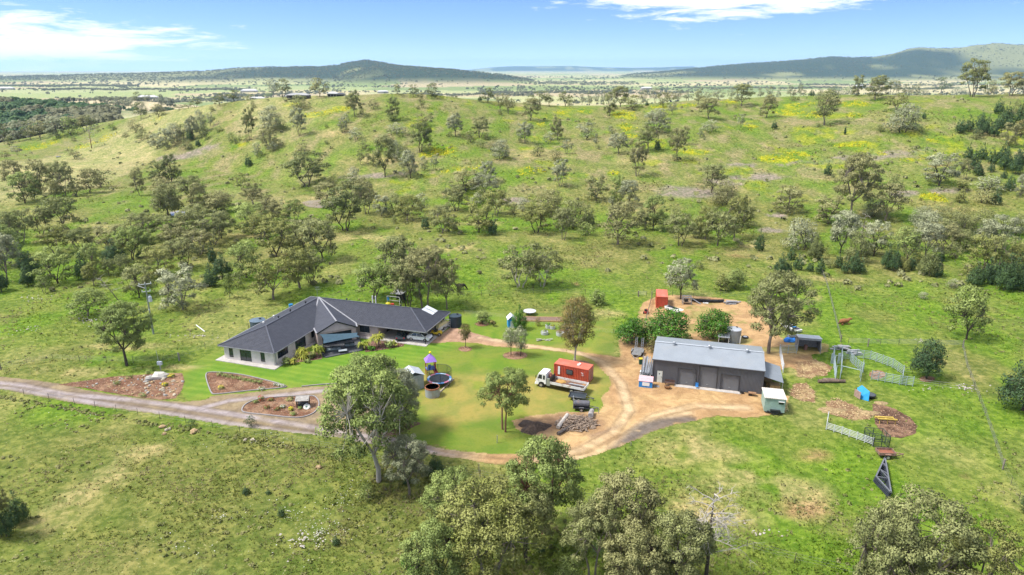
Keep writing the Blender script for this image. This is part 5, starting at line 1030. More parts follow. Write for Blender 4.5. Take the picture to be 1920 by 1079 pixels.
# ------------------------------------------------------------------ vehicles
RUB = mat('black_rubber', (.022,.022,.022), .85); RIM = mat('wheel_steel', (.50,.50,.50), .35, .6)
def wheel(parent, x, y, r, w_=.22, name='wheel'):
    t_ = part(name, MB().tube([(x,y-w_/2,r),(x,y+w_/2,r)], [r,r], 16), RUB, parent); part('rim', MB().tube([(x,y-w_/2-.012,r),(x,y+w_/2+.012,r)], [r*.58,r*.58], 12), RIM, t_); return t_
def car(px, py, rz, L, col, label, low=1.45, est=False, z=.13):
    p = atz(px, py, z); o = thing('parked_car', label, 'car', p, rz, 'cars under the carport'); W = 1.78; h = low; s = L/4.5
    body = [(-2.2,.35),(-2.25,.62),(-2.1,.86),(-1.2,.93),(1.25,.95),(2.1,.92),(2.24,.6),(2.2,.34),(1.75,.3),(1.6,.55),(1.35,.62),(1.1,.55),(.95,.3),(-1.0,.3),(-1.15,.55),(-1.4,.62),(-1.65,.55),(-1.8,.3)]
    mb = MB(); mb.ext([(x*s,z_) for x,z_ in body], -W/2, W/2); part('body', mb, col, o)
    cab = [(-1.35,.90),(-.62,h-.06),(-.2,h),(1.0,h-.02),(1.75 if not est else 2.0,.92)]; c2 = MB(); n = len(cab)
    c2.add([(x*s,-W/2+.06 if z_ < 1 else -W/2+.24,z_) for x,z_ in cab]+[(x*s,W/2-.06 if z_ < 1 else W/2-.24,z_) for x,z_ in cab], [tuple(range(n))[::-1], tuple(range(n,2*n))]+[(i,(i+1)%n,n+(i+1)%n,n+i) for i in range(n)]); part('windows', c2, GLS, o)
    rf = MB(); rf.box((.4*s,0,h-.015),(1.35*s,W-.5,.05)); part('roof', rf, col, o)
    pl = MB()
    for sy in (-1,1):
        for a, b in (((-1.35,.93),(-.62,h-.05)),((.2,.93),(.25,h-.03)),((1.7,.93),(1.0,h-.03))): pl.bar((a[0]*s,sy*(W/2-.06),a[1]),(b[0]*s,sy*(W/2-.245),b[1]), .07)
    part('pillars', pl, col, o)
    for sy in (-1,1):
        for x_ in (-1.4,1.35): wheel(o, x_*s, sy*(W/2-.1), .32)
        part('headlight', MB().box((-2.18*s,sy*.62,.68),(.12,.36,.14)), paint('lamp_glass', (.7,.7,.72), rough=.1), o); part('tail_light', MB().box((2.17*s,sy*.68,.74),(.1,.26,.16)), paint('red_lens', (.4,.02,.02), rough=.2), o); part('mirror', MB().box((-.95*s,sy*(W/2+.06),.98),(.12,.16,.1)), col, o)
    part('bumper', MB().box((-2.2*s,0,.42),(.16,W-.1,.2)), DKM, o); return o
CARW = paint('white_car_paint', (.78,.79,.80), rough=.15, var=.03); CARD = paint('charcoal_car_paint', (.035,.045,.05), rough=.15, var=.05)
car(787,637,math.pi+KR+.05,4.6,CARW,'white hatchback parked at the open corner of the carport'); car(753,633,KR-1.2,4.7,CARD,'dark sedan parked deep in the carport behind the white hatchback')
ut = thing('buggy', 'small yellow and black farm buggy under the carport edge', 'buggy', atz(818,628,.13), KR+.2)
part('body', MB().box((0,0,.55),(2.2,1.2,.4),taper=.85), paint('yellow_paint', (.65,.45,.03)), ut); part('roll_bar', MB().bar((-.3,-.5,.7),(-.3,-.5,1.5),.06).bar((-.3,.5,.7),(-.3,.5,1.5),.06).bar((-.3,-.5,1.5),(-.3,.5,1.5),.06).bar((.5,-.5,.7),(.4,-.5,1.5),.06).bar((.5,.5,.7),(.4,.5,1.5),.06), DKM, ut); part('seat', MB().box((0,0,.85),(.5,1.0,.3)), DKM, ut)
for sx in (-.75,.75):
    for sy in (-.55,.55): wheel(ut, sx, sy, .3)
bt = thing('covered_boat', 'pale yellow tarpaulin-covered boat behind the buggy under the carport', 'boat', atz(826,617,.13), KR+1.4)
part('hull', MB().ext([(-2.0,.3),(-2.2,1.0),(2.2,1.05),(1.6,.35)], -.8, .8), paint('hull_white', (.6,.6,.55)), bt); part('cover', MB().ext([(-2.25,.98),(-1.6,1.5),(.8,1.55),(2.25,1.03)], -.85, .85), paint('cream_tarp', (.62,.56,.30), rough=.8), bt); wheel(bt, 0, .8, .3); wheel(bt, 0, -.8, .3)
rk = thing('white_rack', 'white wire rack standing by the dark water tank', 'rack', atz(839,614), KR+.2)
for k in range(4): part('shelf', MB().box((0,0,.35+k*.45),(1.3,.4,.05)), WHT, rk)
for sx, sy in ((-1,-1),(1,-1),(1,1),(-1,1)): part('leg', MB().box((sx*.62,sy*.18,.9),(.05,.05,1.8)), WHT, rk)
def tank(px, py, r, h, m, rm_, label, name='water_tank', cone=.3, ribs=10):
    p = G(px, py); o = thing(name, label, 'water tank', p, 0); b = MB(); n = 28
    zs = []; 
    for k in range(ribs*2+1): zs.append((k/(ribs*2)*h, r*(1+(.012 if k % 2 else 0))))
    b.tube([(0,0,z) for z, _ in zs], [q for _, q in zs], n); part('body', b, m, o)
    part('roof', MB().tube([(0,0,h+.002),(0,0,h+cone*.9),(0,0,h+cone)], [r*1.03,r*.2,r*.12], n), rm_, o); part('inlet', MB().cyl((r*.35,0,h+cone*.4), .22, .25, 10), DKM, o); part('tap', MB().box((0,-r-.05,.25),(.08,.16,.08)), DKM, o); return o
tank(854,612,1.25,2.3,paint('dark_poly', (.022,.035,.045), rough=.5),paint('dark_poly_top', (.030,.050,.065)),'dark blue-black poly water tank at the carport end',cone=.35,ribs=6)
tank(484,612,1.5,1.35,paint('blue_grey_poly', (.07,.10,.125), rough=.5),paint('blue_grey_poly_top', (.10,.145,.19)),'blue-grey poly water tank behind the left wing',cone=.3,ribs=6)
# ------------------------------------------------------------------ steel shed
sp = atz(1222,716); SR = math.atan2(-.272,.962); SL, SD, SH = 17.1, 9.9, 4.15
shed = thing('steel_shed', 'large dark grey steel shed with pale roof and three roller doors', 'shed', (sp.x, sp.y, 0), SR)
WALLM = mat('charcoal_cladding', (.100,.104,.116), .5, .1, .08, .8, corr=(0,.20,.9)); WALLS_ = mat('charcoal_cladding_end', (.100,.104,.116), .5, .1, .08, .8, corr=(1,.20,.9)); ROL = mat('roller_door_slats', (.150,.152,.160), .5, .1, .06, 1, corr=(2,.10,.8))
ROOFS = mat('pale_steel_roof', (.26,.288,.315), .42, .15, .06, .5, corr=(0,.20,.22), dirt=(.30,.30,.29), dirtamt=.3)
doors = [(4.05,6.95,2.95,'roller_door'),(7.35,10.15,3.75,'roller_door'),(10.75,13.55,2.75,'roller_door')]
fw = MB(); cur = 0; th = .08
def sseg(x0,x1,z0,z1):
    if x1-x0 > .01: fw.box(((x0+x1)/2, th/2, (z0+z1)/2), (x1-x0, th, z1-z0))
for x0,x1,h_ in [(.75,1.65,2.1)]+[(a,b,c) for a,b,c,_ in doors]: sseg(cur,x0,0,SH); sseg(x0,x1,h_,SH); cur = x1
sseg(cur,SL,0,SH); part('front_wall', fw, WALLM, shed)
for x0,x1,h_,nm in doors:
    d_ = part(nm, MB().box(((x0+x1)/2,.16,h_/2),(x1-x0,.05,h_)), ROL, shed); fr = MB()
    for q in (x0,x1): fr.box((q,-.02,h_/2),(.10,.10,h_))
    fr.box(((x0+x1)/2,-.02,h_),(x1-x0+.1,.12,.12)); part('door_frame', fr, paint('dark_trim', (.055,.055,.06)), d_); part('handle', MB().box(((x0+x1)/2,.12,.55),(.3,.05,.06)), GALV, d_)
pdr = part('entry_door', MB().box((1.2,.05,1.05),(.84,.06,2.06)), paint('pale_door', (.60,.62,.56)), shed); part('handle', MB().box((1.48,-.01,1.0),(.06,.08,.16)), DKM, pdr); part('sign', MB().box((1.15,.012,1.55),(.16,.015,.2)), DKM, pdr)
ZR = SH+1.02
for x_ in (0, SL):
    e = MB(); x1 = x_+.0; t_ = .08 if x_ == 0 else -.08
    e.add([(x_,0.082,0),(x_,SD,0),(x_,SD,SH),(x_,SD/2,ZR-.03),(x_,0.082,SH)]+[(x_+t_,0.082,0),(x_+t_,SD,0),(x_+t_,SD,SH),(x_+t_,SD/2,ZR-.03),(x_+t_,0.082,SH)], [(0,1,2,3,4),(9,8,7,6,5),(0,5,6,1),(1,6,7,2),(2,7,8,3),(3,8,9,4),(4,9,5,0)]); part('end_wall', e, WALLS_, shed)
part('back_wall', MB().box((SL/2,SD-.04,SH/2),(SL-.17,.07,SH)), WALLM, shed)
rf = MB(); rf.sheet([(-.12,-.18,SH-.02),(SL+.12,-.18,SH-.02),(SL+.12,SD/2,ZR),(-.12,SD/2,ZR)], .05); rf.sheet([(-.12,SD/2,ZR),(SL+.12,SD/2,ZR),(SL+.12,SD+.18,SH-.02),(-.12,SD+.18,SH-.02)], .05); srf = part('roof', rf, ROOFS, shed)
part('ridge_cap', MB().box((SL/2,SD/2,ZR+.03),(SL+.3,.42,.04)), paint('pale_ridge', (.36,.39,.42)), srf)
for x_ in (3.0,8.7,14.6): part('roof_vent', MB().cyl((x_,SD/2-.55,ZR-.1),.17,.30,10).blob((x_,SD/2-.55,ZR+.36),(.30,.30,.22),10,6,.03), GALV, srf)
part('gutter', MB().box((SL/2,-.24,SH-.08),(SL+.3,.12,.12)), paint('dark_gutter', (.09,.09,.10)), shed)
for x_ in (.0,5.75+.9,SL): part('downpipe', MB().bar((x_ if x_ else .06,-.06,.05),(x_ if x_ else .06,-.06,SH-.1), .09), WALLM, shed)
part('floor_apron', MB().box((8.8,-.45,.02),(10.2,.9,.10)), CONC, shed)
# lean-to
lt = thing('lean_to', 'grey-roofed open lean-to on the far end of the steel shed', 'lean-to', (sp.x, sp.y, 0), SR)
q = [(SL+.13,.4,2.95),(SL+3.0,.1,2.35),(SL+3.0,6.6,2.35),(SL+.13,6.9,2.95)]; part('roof', MB().sheet(q, .05), mat('lean_to_roof', (.25,.28,.31), .45, .2, .08, .8, corr=(1,.2,.5)), lt)
for x_, y_ in ((SL+2.9,.3),(SL+2.9,3.3),(SL+2.9,6.4)): part('post', MB().box((x_,y_,1.16),(.1,.1,2.3)), GALV, lt)
part('back_wall', MB().box((SL+1.5,6.5,1.15),(2.7,.05,2.3)), mat('rusty_wall', (.16,.09,.06), .8), lt); part('hay', MB().box((SL+1.9,1.6,.75),(1.5,1.4,1.2),.1).box((SL+1.2,3.2,.5),(1.2,1.2,.9),.3), mat('straw_bale', (.36,.26,.12), .95, 0, .3, 5, .5), lt)
LGP = mat('white_rail', (.55,.57,.58), .5)
def toW(x, y, z=0): c, s = math.cos(SR), math.sin(SR); return Vector((sp.x+c*x-s*y, sp.y+s*x+c*y, z))
# green site cabin
gc = thing('site_cabin', 'pale green site cabin with ribbed white roof beside the shed', 'cabin', atz(1451,777), SR+.05)
GR = mat('pale_green_panel', (.30,.42,.36), .5, 0, .10, 1.2, dirt=(.20,.17,.12), dirtamt=.3); part('body', MB().box((0,1.9,1.35),(2.9,3.6,2.1)), GR, gc); part('roof', MB().sheet([(-1.55,-.05,2.62),(1.55,-.05,2.62),(1.55,3.85,2.42),(-1.55,3.85,2.42)], .12), mat('ribbed_white_roof', (.62,.58,.52), .6, 0, .12, 1, corr=(0,.3,1.0), dirt=(.35,.27,.20)), gc)
part('window', MB().box((.85,.085,1.85),(.7,.05,.4)), GLS, gc); part('awning', MB().box((.85,0.0,2.1),(.85,.25,.06)), WHT, gc); part('drawbar', MB().bar((-1.0,.2,.4),(0,-1.0,.4),.1).bar((1.0,.2,.4),(0,-1.0,.4),.1).bar((-1.2,.0,.25),(1.2,.0,.25),.12), DKM, gc); part('toolbox', MB().box((.1,-.2,.6),(1.4,.4,.35)), DKM, gc); part('base_frame', MB().box((0,1.9,.26),(2.7,3.4,.14)), DKM, gc)
for sy in (1.2,2.4):
    for sx in (-1.2,1.2): wheel(gc, sx, sy, .24, .2)
ldr = thing('yellow_ladder', 'yellowed folding ladder leaning by the green cabin', 'ladder', atz(1476,772), .3)
for sx in (-.22,.22): part('rail', MB().bar((sx,0,0),(sx*.8,.9,1.6),.06), paint('cream_paint', (.60,.52,.25)), ldr)
for k in range(5): part('rung', MB().bar((-.2,.15+k*.17,.27+k*.3),(.2,.15+k*.17,.27+k*.3),.05), paint('cream_paint', (.60,.52,.25)), ldr)
cub = thing('cubby_box', 'bright blue play box with pink lid at the shed corner', 'play box', atz(1210,727), SR+.03)
BLU = paint('bright_blue', (.03,.22,.55)); part('body', MB().box((0,.6,.55),(2.15,1.3,1.1)), BLU, cub); part('lid', MB().sheet([(-1.15,-.1,1.12),(1.15,-.1,1.12),(1.15,1.35,1.45),(-1.15,1.35,1.45)], .08), paint('pink_lid', (.62,.36,.38), rough=.7), cub); part('window', MB().box((.05,-.065,.62),(1.15,.03,.6)), WHT, cub)
bch = thing('garden_bench', 'rusty dark bench against the shed front', 'bench', toW(2.9,-.5), SR); part('seat', MB().box((0,0,.42),(1.6,.4,.06)), mat('rusty_dark', (.11,.06,.045), .8), bch); part('backrest', MB().box((0,.2,.72),(1.6,.05,.3)), mat('rusty_dark', (.11,.06,.045)), bch)
for sx in (-.7,.7):
    for sy in (-.15,.15): part('leg', MB().box((sx,sy,.2),(.06,.06,.4)), DKM, bch)
fp = thing('fire_pit', 'rusty fire pit in front of the shed bench', 'fire pit', toW(2.6,-1.9)); part('bowl', MB().tube([(0,0,.1),(0,0,.45),(0,0,.46),(0,0,.2)], [.4,.55,.5,.35], 14), mat('rust_orange', (.24,.12,.05), .9, 0, .3, 6), fp); part('logs', MB().bar((-.3,-.2,.45),(.3,.2,.52),.1).bar((-.3,.2,.45),(.3,-.1,.58),.09), BARKD, fp)
chs = thing('camp_chair', 'small blue folding chair between two roller doors', 'chair', toW(7.15,-.6), SR); part('seat', MB().box((0,0,.4),(.45,.45,.05)), BLU, chs); part('backrest', MB().box((0,.22,.7),(.45,.04,.45)), BLU, chs)
for sx in (-.2,.2):
    for sy in (-.2,.2): part('leg', MB().bar((sx,sy,0),(sx,sy,.4),.035), WHT, chs)
mtl = thing('hand_mower', 'black mower with long handle against the shed wall', 'mower', toW(14.1,-.5), SR+.1); part('deck', MB().box((0,0,.22),(.55,.45,.2)), DKM, mtl); part('handle', MB().bar((.2,0,.3),(1.7,-.1,.25),.07), DKM, mtl); wheel(mtl,-.2,.25,.15,.08); wheel(mtl,-.2,-.25,.15,.08)
crt = thing('wooden_cart', 'low brown wooden cart by the last roller door', 'cart', toW(15.6,-.9), SR); part('tray', MB().box((0,0,.5),(1.1,.6,.12),taper=1.05), mat('brown_wood', (.30,.17,.09), .8), crt); part('leg', MB().box((-.3,0,.22),(.5,.4,.44)), DKM, crt)
solo('drain_grate', MB().box((0,0,.04),(.9,.7,.05)), mat('grey_grate', (.18,.18,.19), .7), 'flat grey grate on the dirt beside the entry door', 'grate', loc=toW(.9,-1.6), rz=SR)
# tin tank and small shelter behind the shed
tank(1374,640,1.35,2.5,mat('corrugated_tank', (.34,.38,.40), .4, .4, .12, 1, corr=(2,.12,.6)),mat('tank_roof', (.50,.53,.56), .4, .3, .1, 2),'round corrugated steel tank behind the shed',cone=.45,ribs=12)
sh = thing('pump_shelter', 'tiny tin pump shelter beside the corrugated tank', 'shelter', atz(1356,648), SR)
for sx in (-.9,.9):
    for sy in (0,1.2): part('post', MB().box((sx,sy,.8+(.1 if sy else 0)),(.07,.07,1.6)), WHT, sh)
part('roof', MB().sheet([(-1.05,-.15,1.62),(1.05,-.15,1.62),(1.05,1.4,1.85),(-1.05,1.4,1.85)], .05), mat('tin_roof', (.26,.28,.30), .5, .2, .15, 2, corr=(0,.15,.5)), sh); part('pump', MB().box((-.3,.5,.35),(.7,.5,.6)).cyl((.4,.5,0),.3,.9,10), DKM, sh)
solo('white_post', MB().tube([(0,0,0),(.05,0,1.5)], .09, 6), WHT, 'short white post beside the corrugated tank', 'post', loc=atz(1387,645))
tyr = thing('spare_wheel', 'old wheel lying on the dirt near the corrugated tank', 'wheel', atz(1397,634)); wheel(tyr, 0, 0, .001, .01) if False else None
part('tyre', MB().tube([(0,0,.05),(0,0,.28)], [.62,.62], 16), RUB, tyr); part('rim', MB().tube([(0,0,.10),(0,0,.31)], [.36,.36], 12), GALV, tyr)
# ------------------------------------------------------------------ trailers and steel beside the shed
def trailer(px, py, rz, L, W, h, col, label, side=.0, group=None, axles=1, floor=None, draw=1.3):
    o = thing('box_trailer', label, 'trailer', atz(px, py), rz, group); part('tray', MB().box((0,0,h),(L,W,.08)), floor or DKM, o)
    if side: part('sides', MB().box((0,W/2,h+side/2),(L,.05,side)).box((0,-W/2,h+side/2),(L,.05,side)).box((L/2,0,h+side/2),(.05,W,side)).box((-L/2,0,h+side/2),(.05,W,side)), col, o)
    part('chassis', MB().bar((-L/2,-W*.35,h-.1),(L/2,-W*.35,h-.1),.09).bar((-L/2,W*.35,h-.1),(L/2,W*.35,h-.1),.09), col, o); part('drawbar', MB().bar((L/2,-W*.35,h-.1),(L/2+draw,0,h-.1),.08).bar((L/2,W*.35,h-.1),(L/2+draw,0,h-.1),.08).bar((L/2+draw-.1,0,.05),(L/2+draw-.1,0,h),.06), col, o)
    for k in range(axles):
        x_ = (k-(axles-1)/2)*.75
        for sy in (-1,1): wheel(o, x_, sy*(W/2+.13), .32, .18); part('mudguard', MB().box((x_,sy*(W/2+.13),.72),(.75,.22,.04)), col, o)
    return o
t1 = trailer(1195,664,1.25,3.6,1.7,.5,GALV,'galvanised car trailer with raised loading ramps beside the green trees',axles=2,floor=mat('grey_planks',(.20,.19,.18),.8)); t1.rotation_euler = (0,0,-1.9)
for sy in (-.55,.55):
    for sx in (-.17,.17): part('ramp_rail', MB().bar((-1.7,sy+sx,.5),(-2.2,sy+sx,2.4),.06), GALV, t1)
    for k in range(6): part('ramp_rung', MB().bar((-1.75-.07*k*1.0,sy-.17,.7+k*.29),(-1.75-.07*k,sy+.17,.7+k*.29),.06), GALV, t1)
for k in range(5): part('slat', MB().box((-1.3+k*.65,0,.56),(.22,1.5,.03)), GALV, t1)
st = trailer(1212,705,SR+math.pi/2+.15,3.4,1.7,.55,WHT,'white trailer loaded with long steel sections beside the shed',axles=1,floor=GALV,side=.25); st.rotation_euler = (0,0,SR-math.pi/2-.08)
for k in range(17):
    x_ = -.8+1.6*((k*7) % 17)/17; z_ = .95+.13*(k//6)
    bm_ = MB().bar((0,0,0),(6.2+R.uniform(-1,.8),R.uniform(-.25,.25),R.uniform(0,.35)),.13,.10); o = solo('steel_section', bm_, GALV if k % 3 else paint('dark_steel', (.10,.11,.13)), f'{ordw(k+1)} long steel section in the stack on the white trailer beside the shed', 'steel section', 'steel sections stacked beside the shed')
    c, s = math.cos(SR+math.pi/2+.02), math.sin(SR+math.pi/2+.02); b0 = atz(1212,706); o.location = (b0.x-s*x_*1.15-c*1.2, b0.y+c*x_*1.15-s*1.2, z_); o.rotation_euler = (0,0,SR+math.pi/2+.02)
ybin = thing('wheelie_bin', 'green bin with yellow lid behind the loaded trailer', 'bin', atz(1201,683)); part('body', MB().box((0,0,.5),(.55,.6,1.0),taper=1.12), paint('bin_green', (.02,.10,.07)), ybin); part('lid', MB().box((0,0,1.04),(.66,.72,.08)), paint('bin_yellow', (.62,.45,.03)), ybin)
# ------------------------------------------------------------------ truck, containers, trailers on the grass
REDM = mat('red_container_paint', (.46,.075,.040), .55, 0, .12, .8, corr=(0,.28,1.2), dirt=(.30,.10,.06), dirtamt=.5); REDR = mat('red_container_roof', (.52,.14,.09), .6, 0, .14, .8, corr=(0,.28,.6), dirt=(.40,.25,.20), dirtamt=.4)
def container(px, py, rz, L, label, extra=True):
    o = thing('shipping_container', label, 'container', atz(px, py), rz); W, h = 2.44, 2.55
    fr = MB()
    for sx in (-1,1):
        for sy in (-1,1): fr.box((sx*(L/2-.08),sy*(W/2-.08),h/2),(.16,.16,h))
        fr.box((sx*(L/2-.06),0,h-.07),(.12,W-.32,.14)); fr.box((sx*(L/2-.06),0,.09),(.12,W-.32,.16))
    for sy in (-1,1): fr.box((0,sy*(W/2-.06),h-.07),(L-.32,.12,.14)); fr.box((0,sy*(W/2-.06),.09),(L-.32,.12,.16))
    part('frame', fr, mat('red_frame', (.46,.075,.040), .55), o)
    def corr(a, b, nx, z0, z1):      # trapezoidal wall sheet
        a, b = Vector((*a,0)), Vector((*b,0)); d = b-a; n = max(int(d.length/.28), 4); nn = Vector((d.y,-d.x,0)).normalized(); mb = MB(); ps = []
        for k in range(n): 
            for f, off in ((0,0),(.35,0),(.5,-.045),(.85,-.045)): ps.append(a+d*((k+f)/n)+nn*off)
        ps.append(b*1); k0 = len(ps); mb.add([(p.x,p.y,z0) for p in ps]+[(p.x,p.y,z1) for p in ps], [(i,i+1,k0+i+1,k0+i) for i in range(k0-1)]); return mb
    x, y = L/2-.1, W/2-.02
    part('side_panel', corr((-x,-y),(x,-y),1,.1,h-.08), REDM, o); part('side_panel', corr((x,y),(-x,y),1,.1,h-.08), REDM, o); part('end_panel', corr((-x-.06,y),(-x-.06,-y),1,.1,h-.08), REDM, o)
    dr = MB()
    for sy in (-1,1): dr.box((x+.06,sy*.58,h/2),(.06,1.12,h-.3)); 
    dd_ = part('door', dr, REDM, o); lb = MB()
    for q_ in (-.85,-.35,.35,.85): lb.bar((x+.12,q_,.15),(x+.12,q_,h-.15),.045)
    part('lock_bar', lb, mat('faded_white_bar', (.55,.50,.46), .6), dd_)
    part('roof', MB().box((0,0,h-.02),(L-.05,W-.05,.05)), REDR, o); part('floor', MB().box((0,0,.1),(L-.2,W-.2,.1)), DKM, o)
    if extra:
        wn = part('window', MB().box((-.25,-W/2-.02,1.55),(1.15,.08,.85)), DKM, o); part('pane', MB().box((-.25,-W/2-.035,1.55),(1.0,.08,.7)), mat('dusty_glass', (.10,.10,.10), .2), wn)
        part('white_panel', MB().box((-2.1,-W/2-.03,1.5),(.35,.05,1.4)), WHT, o); part('vent_hood', MB().box((.9,-.2,h+.12),(.4,.3,.22)).box((.95,.35,h+.1),(.35,.25,.16)), WHT, o)
        lo = MB()
        for k_, (a, b) in enumerate((((1.75,1.9),(1.95,1.75)),((1.95,1.75),(2.15,1.85)),((2.15,1.85),(2.05,1.6)),((2.05,1.6),(2.25,1.45)),((1.9,1.5),(2.1,1.3)))): lo.bar((a[0],-W/2-.025,a[1]),(b[0],-W/2-.025,b[1]),.09,.03)
        part('logo', lo, WHT, o)
    else: part('placard', MB().box((-1.9,-W/2-.02,2.1),(.3,.03,.28)), WHT, o)
    return o
ca, cb_ = atz(1043,710), atz(1106,723); rzc = math.atan2(cb_.y-ca.y, cb_.x-ca.x); ctr = (ca+cb_)/2
co = container(1070,712,rzc,6.06,'red shipping container with a window cut in its side behind the truck'); co.location = (ctr.x+.2, ctr.y+1.45, 0)
c2 = container(1243,577,0,5.4,'red shipping container seen end-on at the far side of the dirt yard',False); q0, q1 = atz(1232,578), atz(1257,578); c2.rotation_euler = (0,0,math.pi/2-.18); c2.location = ((q0.x+q1.x)/2, q0.y+2.6, 0)
tk = thing('tray_truck', 'white flatbed truck parked against the red container', 'truck', (0,0,0)); ta, tb_ = atz(1013,726), atz(1100,744); rzt = math.atan2(tb_.y-ta.y, tb_.x-ta.x); tc_ = (ta+tb_)/2
tk.location = (tc_.x, tc_.y+1.05, 0); tk.rotation_euler = (0,0,rzt)   # cab at -x
TW = paint('truck_white', (.76,.77,.76), rough=.3, var=.05, dirt=(.45,.40,.33), dirtamt=.3)
cabp = [(-4.25,.45),(-4.30,1.25),(-4.12,1.55),(-3.85,2.35),(-3.6,2.5),(-2.55,2.5),(-2.5,.75),(-2.75,.7),(-2.95,1.0),(-3.35,1.05),(-3.7,.85),(-3.8,.5)]
part('cab', MB().ext(cabp, -1.05, 1.05), TW, tk); part('windscreen', MB().add([(-4.145,-.92,1.6),(-4.145,.92,1.6),(-3.87,.88,2.33),(-3.87,-.88,2.33),(-4.10,-.92,1.6),(-4.10,.92,1.6),(-3.82,.88,2.33),(-3.82,-.88,2.33)], [(0,3,2,1),(4,5,6,7),(0,1,5,4),(2,3,7,6)]), GLS, tk)
for sy in (-1,1):
    part('side_window', MB().add([(-3.95,sy*1.062,1.55),(-3.2,sy*1.062,1.5),(-3.2,sy*1.062,2.25),(-3.7,sy*1.062,2.25),(-3.95,sy*1.04,1.55),(-3.2,sy*1.04,1.5),(-3.2,sy*1.04,2.25),(-3.7,sy*1.04,2.25)], [(0,1,2,3) if sy < 0 else (3,2,1,0),(0,4,5,1),(1,5,6,2),(2,6,7,3),(3,7,4,0)]), GLS, tk)
    part('rear_window', MB().box((-2.85,sy*1.055,1.85),(.34,.03,.7)), GLS, tk); part('mirror', MB().box((-4.15,sy*1.28,1.9),(.08,.18,.4)).bar((-4.1,sy*1.05,2.1),(-4.15,sy*1.25,2.1),.04), DKM, tk); part('headlight', MB().box((-4.29,sy*.78,.85),(.06,.35,.2)), paint('lamp_glass', (.7,.7,.72)), tk)
    wheel(tk,-3.35,sy*.92,.42,.28); wheel(tk,1.9,sy*.9,.42,.4)
part('bumper', MB().box((-4.33,0,.55),(.2,2.1,.32)), TW, tk); part('grille', MB().box((-4.30,0,1.1),(.05,1.3,.25)), DKM, tk)
part('locker', MB().box((-2.12,-.85,1.15),(.6,.35,1.2)), paint('grey_green', (.25,.27,.22)), tk); part('headboard', MB().box((-1.78,0,1.5),(.08,2.3,.95)), DKM, tk); part('tray_floor', MB().box((1.1,0,1.0),(5.7,2.3,.1)), mat('rusty_tray', (.17,.10,.07), .8, 0, .3, 1.5, dirt=(.40,.20,.06), dirtamt=.9), tk)
for sy in (-1,1): part('drop_side', MB().box((1.1,sy*1.17,1.2),(5.7,.06,.42)), mat('scuffed_white', (.66,.66,.63), .5, 0, .12, 1.5, dirt=(.28,.15,.08), dirtamt=.8), tk)
part('tailboard', MB().box((3.97,0,1.2),(.06,2.3,.42)), TW, tk); part('chassis', MB().box((0.4,-.4,.75),(7,.14,.25)).box((0.4,.4,.75),(7,.14,.25)), DKM, tk); part('ramp', MB().box((2.6,-.75,1.5),(2.6,.05,.25),rx=.5).box((2.6,-.5,1.42),(2.5,.5,.05)), GALV, tk); part('sand_heap', MB().blob((-.4,.2,1.1),(.9,.6,.2),10,5,.2), mat('orange_sand', (.42,.24,.07), .95), tk); part('clutter', MB().box((-2.2,.3,1.5),(.4,.7,.9)).box((-2.2,.2,2.1),(.25,.3,.4)), mat('red_drum', (.40,.16,.12), .6), tk)
a_ = trailer(1083,748,-.28,2.6,1.7,.5,mat('steel_trailer',(.12,.125,.13),.5,.3,.2,2),'flat black-decked trailer just in front of the truck tray',side=.22,group='trailers beside the truck',axles=2,floor=mat('black_mat',(.03,.04,.05),.8))
b2 = trailer(1090,768,-.10,2.5,1.5,.5,mat('grey_trailer',(.16,.16,.17),.5,.3,.2,2),'round-topped grey tank trailer next to the log heap',side=0,group='trailers beside the truck',axles=1)
part('tank_shell', MB().tube([(-1.25,0,1.0),(-1.15,0,1.0),(1.15,0,1.0),(1.25,0,1.0)], [.3,.5,.5,.3], 14), mat('dull_grey_tank', (.13,.13,.145), .45, .3, .2, 2, dirt=(.22,.12,.08), dirtamt=.6), b2); part('upright', MB().bar((-1.25,-.7,.5),(-1.25,-.7,1.9),.05).bar((-1.25,.7,.5),(-1.25,.7,1.9),.05).bar((-1.25,-.7,1.9),(-1.25,.7,1.9),.05), GALV, b2)
b3 = trailer(1659,856,-.08,2.1,1.35,.55,mat('rusted_trailer',(.26,.16,.12),.8,0,.3,2),'old rusty box trailer standing in the stock paddock',side=.35,floor=mat('rust_floor',(.26,.10,.06),.9)); 
# ------------------------------------------------------------------ log heap and mound
def log(a, b, r, label, m):
    a, b = Vector(a), Vector(b); c = (a+b)/2; mb = MB(); mid = c+Vector((R.uniform(-.1,.1),R.uniform(-.1,.1),0)); mb.tube([a-c, (a-c).lerp(Vector((0,0,0)),.4)+Vector((0,0,R.uniform(-.03,.03))), mid-c, b-c], [r*1.05,r,r*.95,r*.85], 9); return solo('log', mb, m, label, 'log', 'large logs at the wood heap', loc=c, smooth=False)
l0, l1 = atz(1046,806), atz(1064,786); log((l0.x,l0.y,.35),(l1.x,l1.y,.75),.30,'pale bleached forked log on the near side of the wood heap',mat('bleached_log',(.46,.42,.37),.9,0,.25,3,.4))
l0, l1 = atz(1046,817), atz(1078,800); log((l0.x,l0.y,.28),(l1.x,l1.y,.30),.26,'dark charred log lying along the bottom of the wood heap',mat('charred_log',(.10,.085,.075),.9,0,.4,3,.4))
l0, l1 = atz(1107,786), atz(1110,776); log((l0.x,l0.y,.5),(l1.x,l1.y,.55),.40,'short thick grey stump at the end of the wood heap',mat('grey_stump',(.30,.28,.27),.9,0,.25,3,.4))
hp = MB(); pc = atz(1080,796)
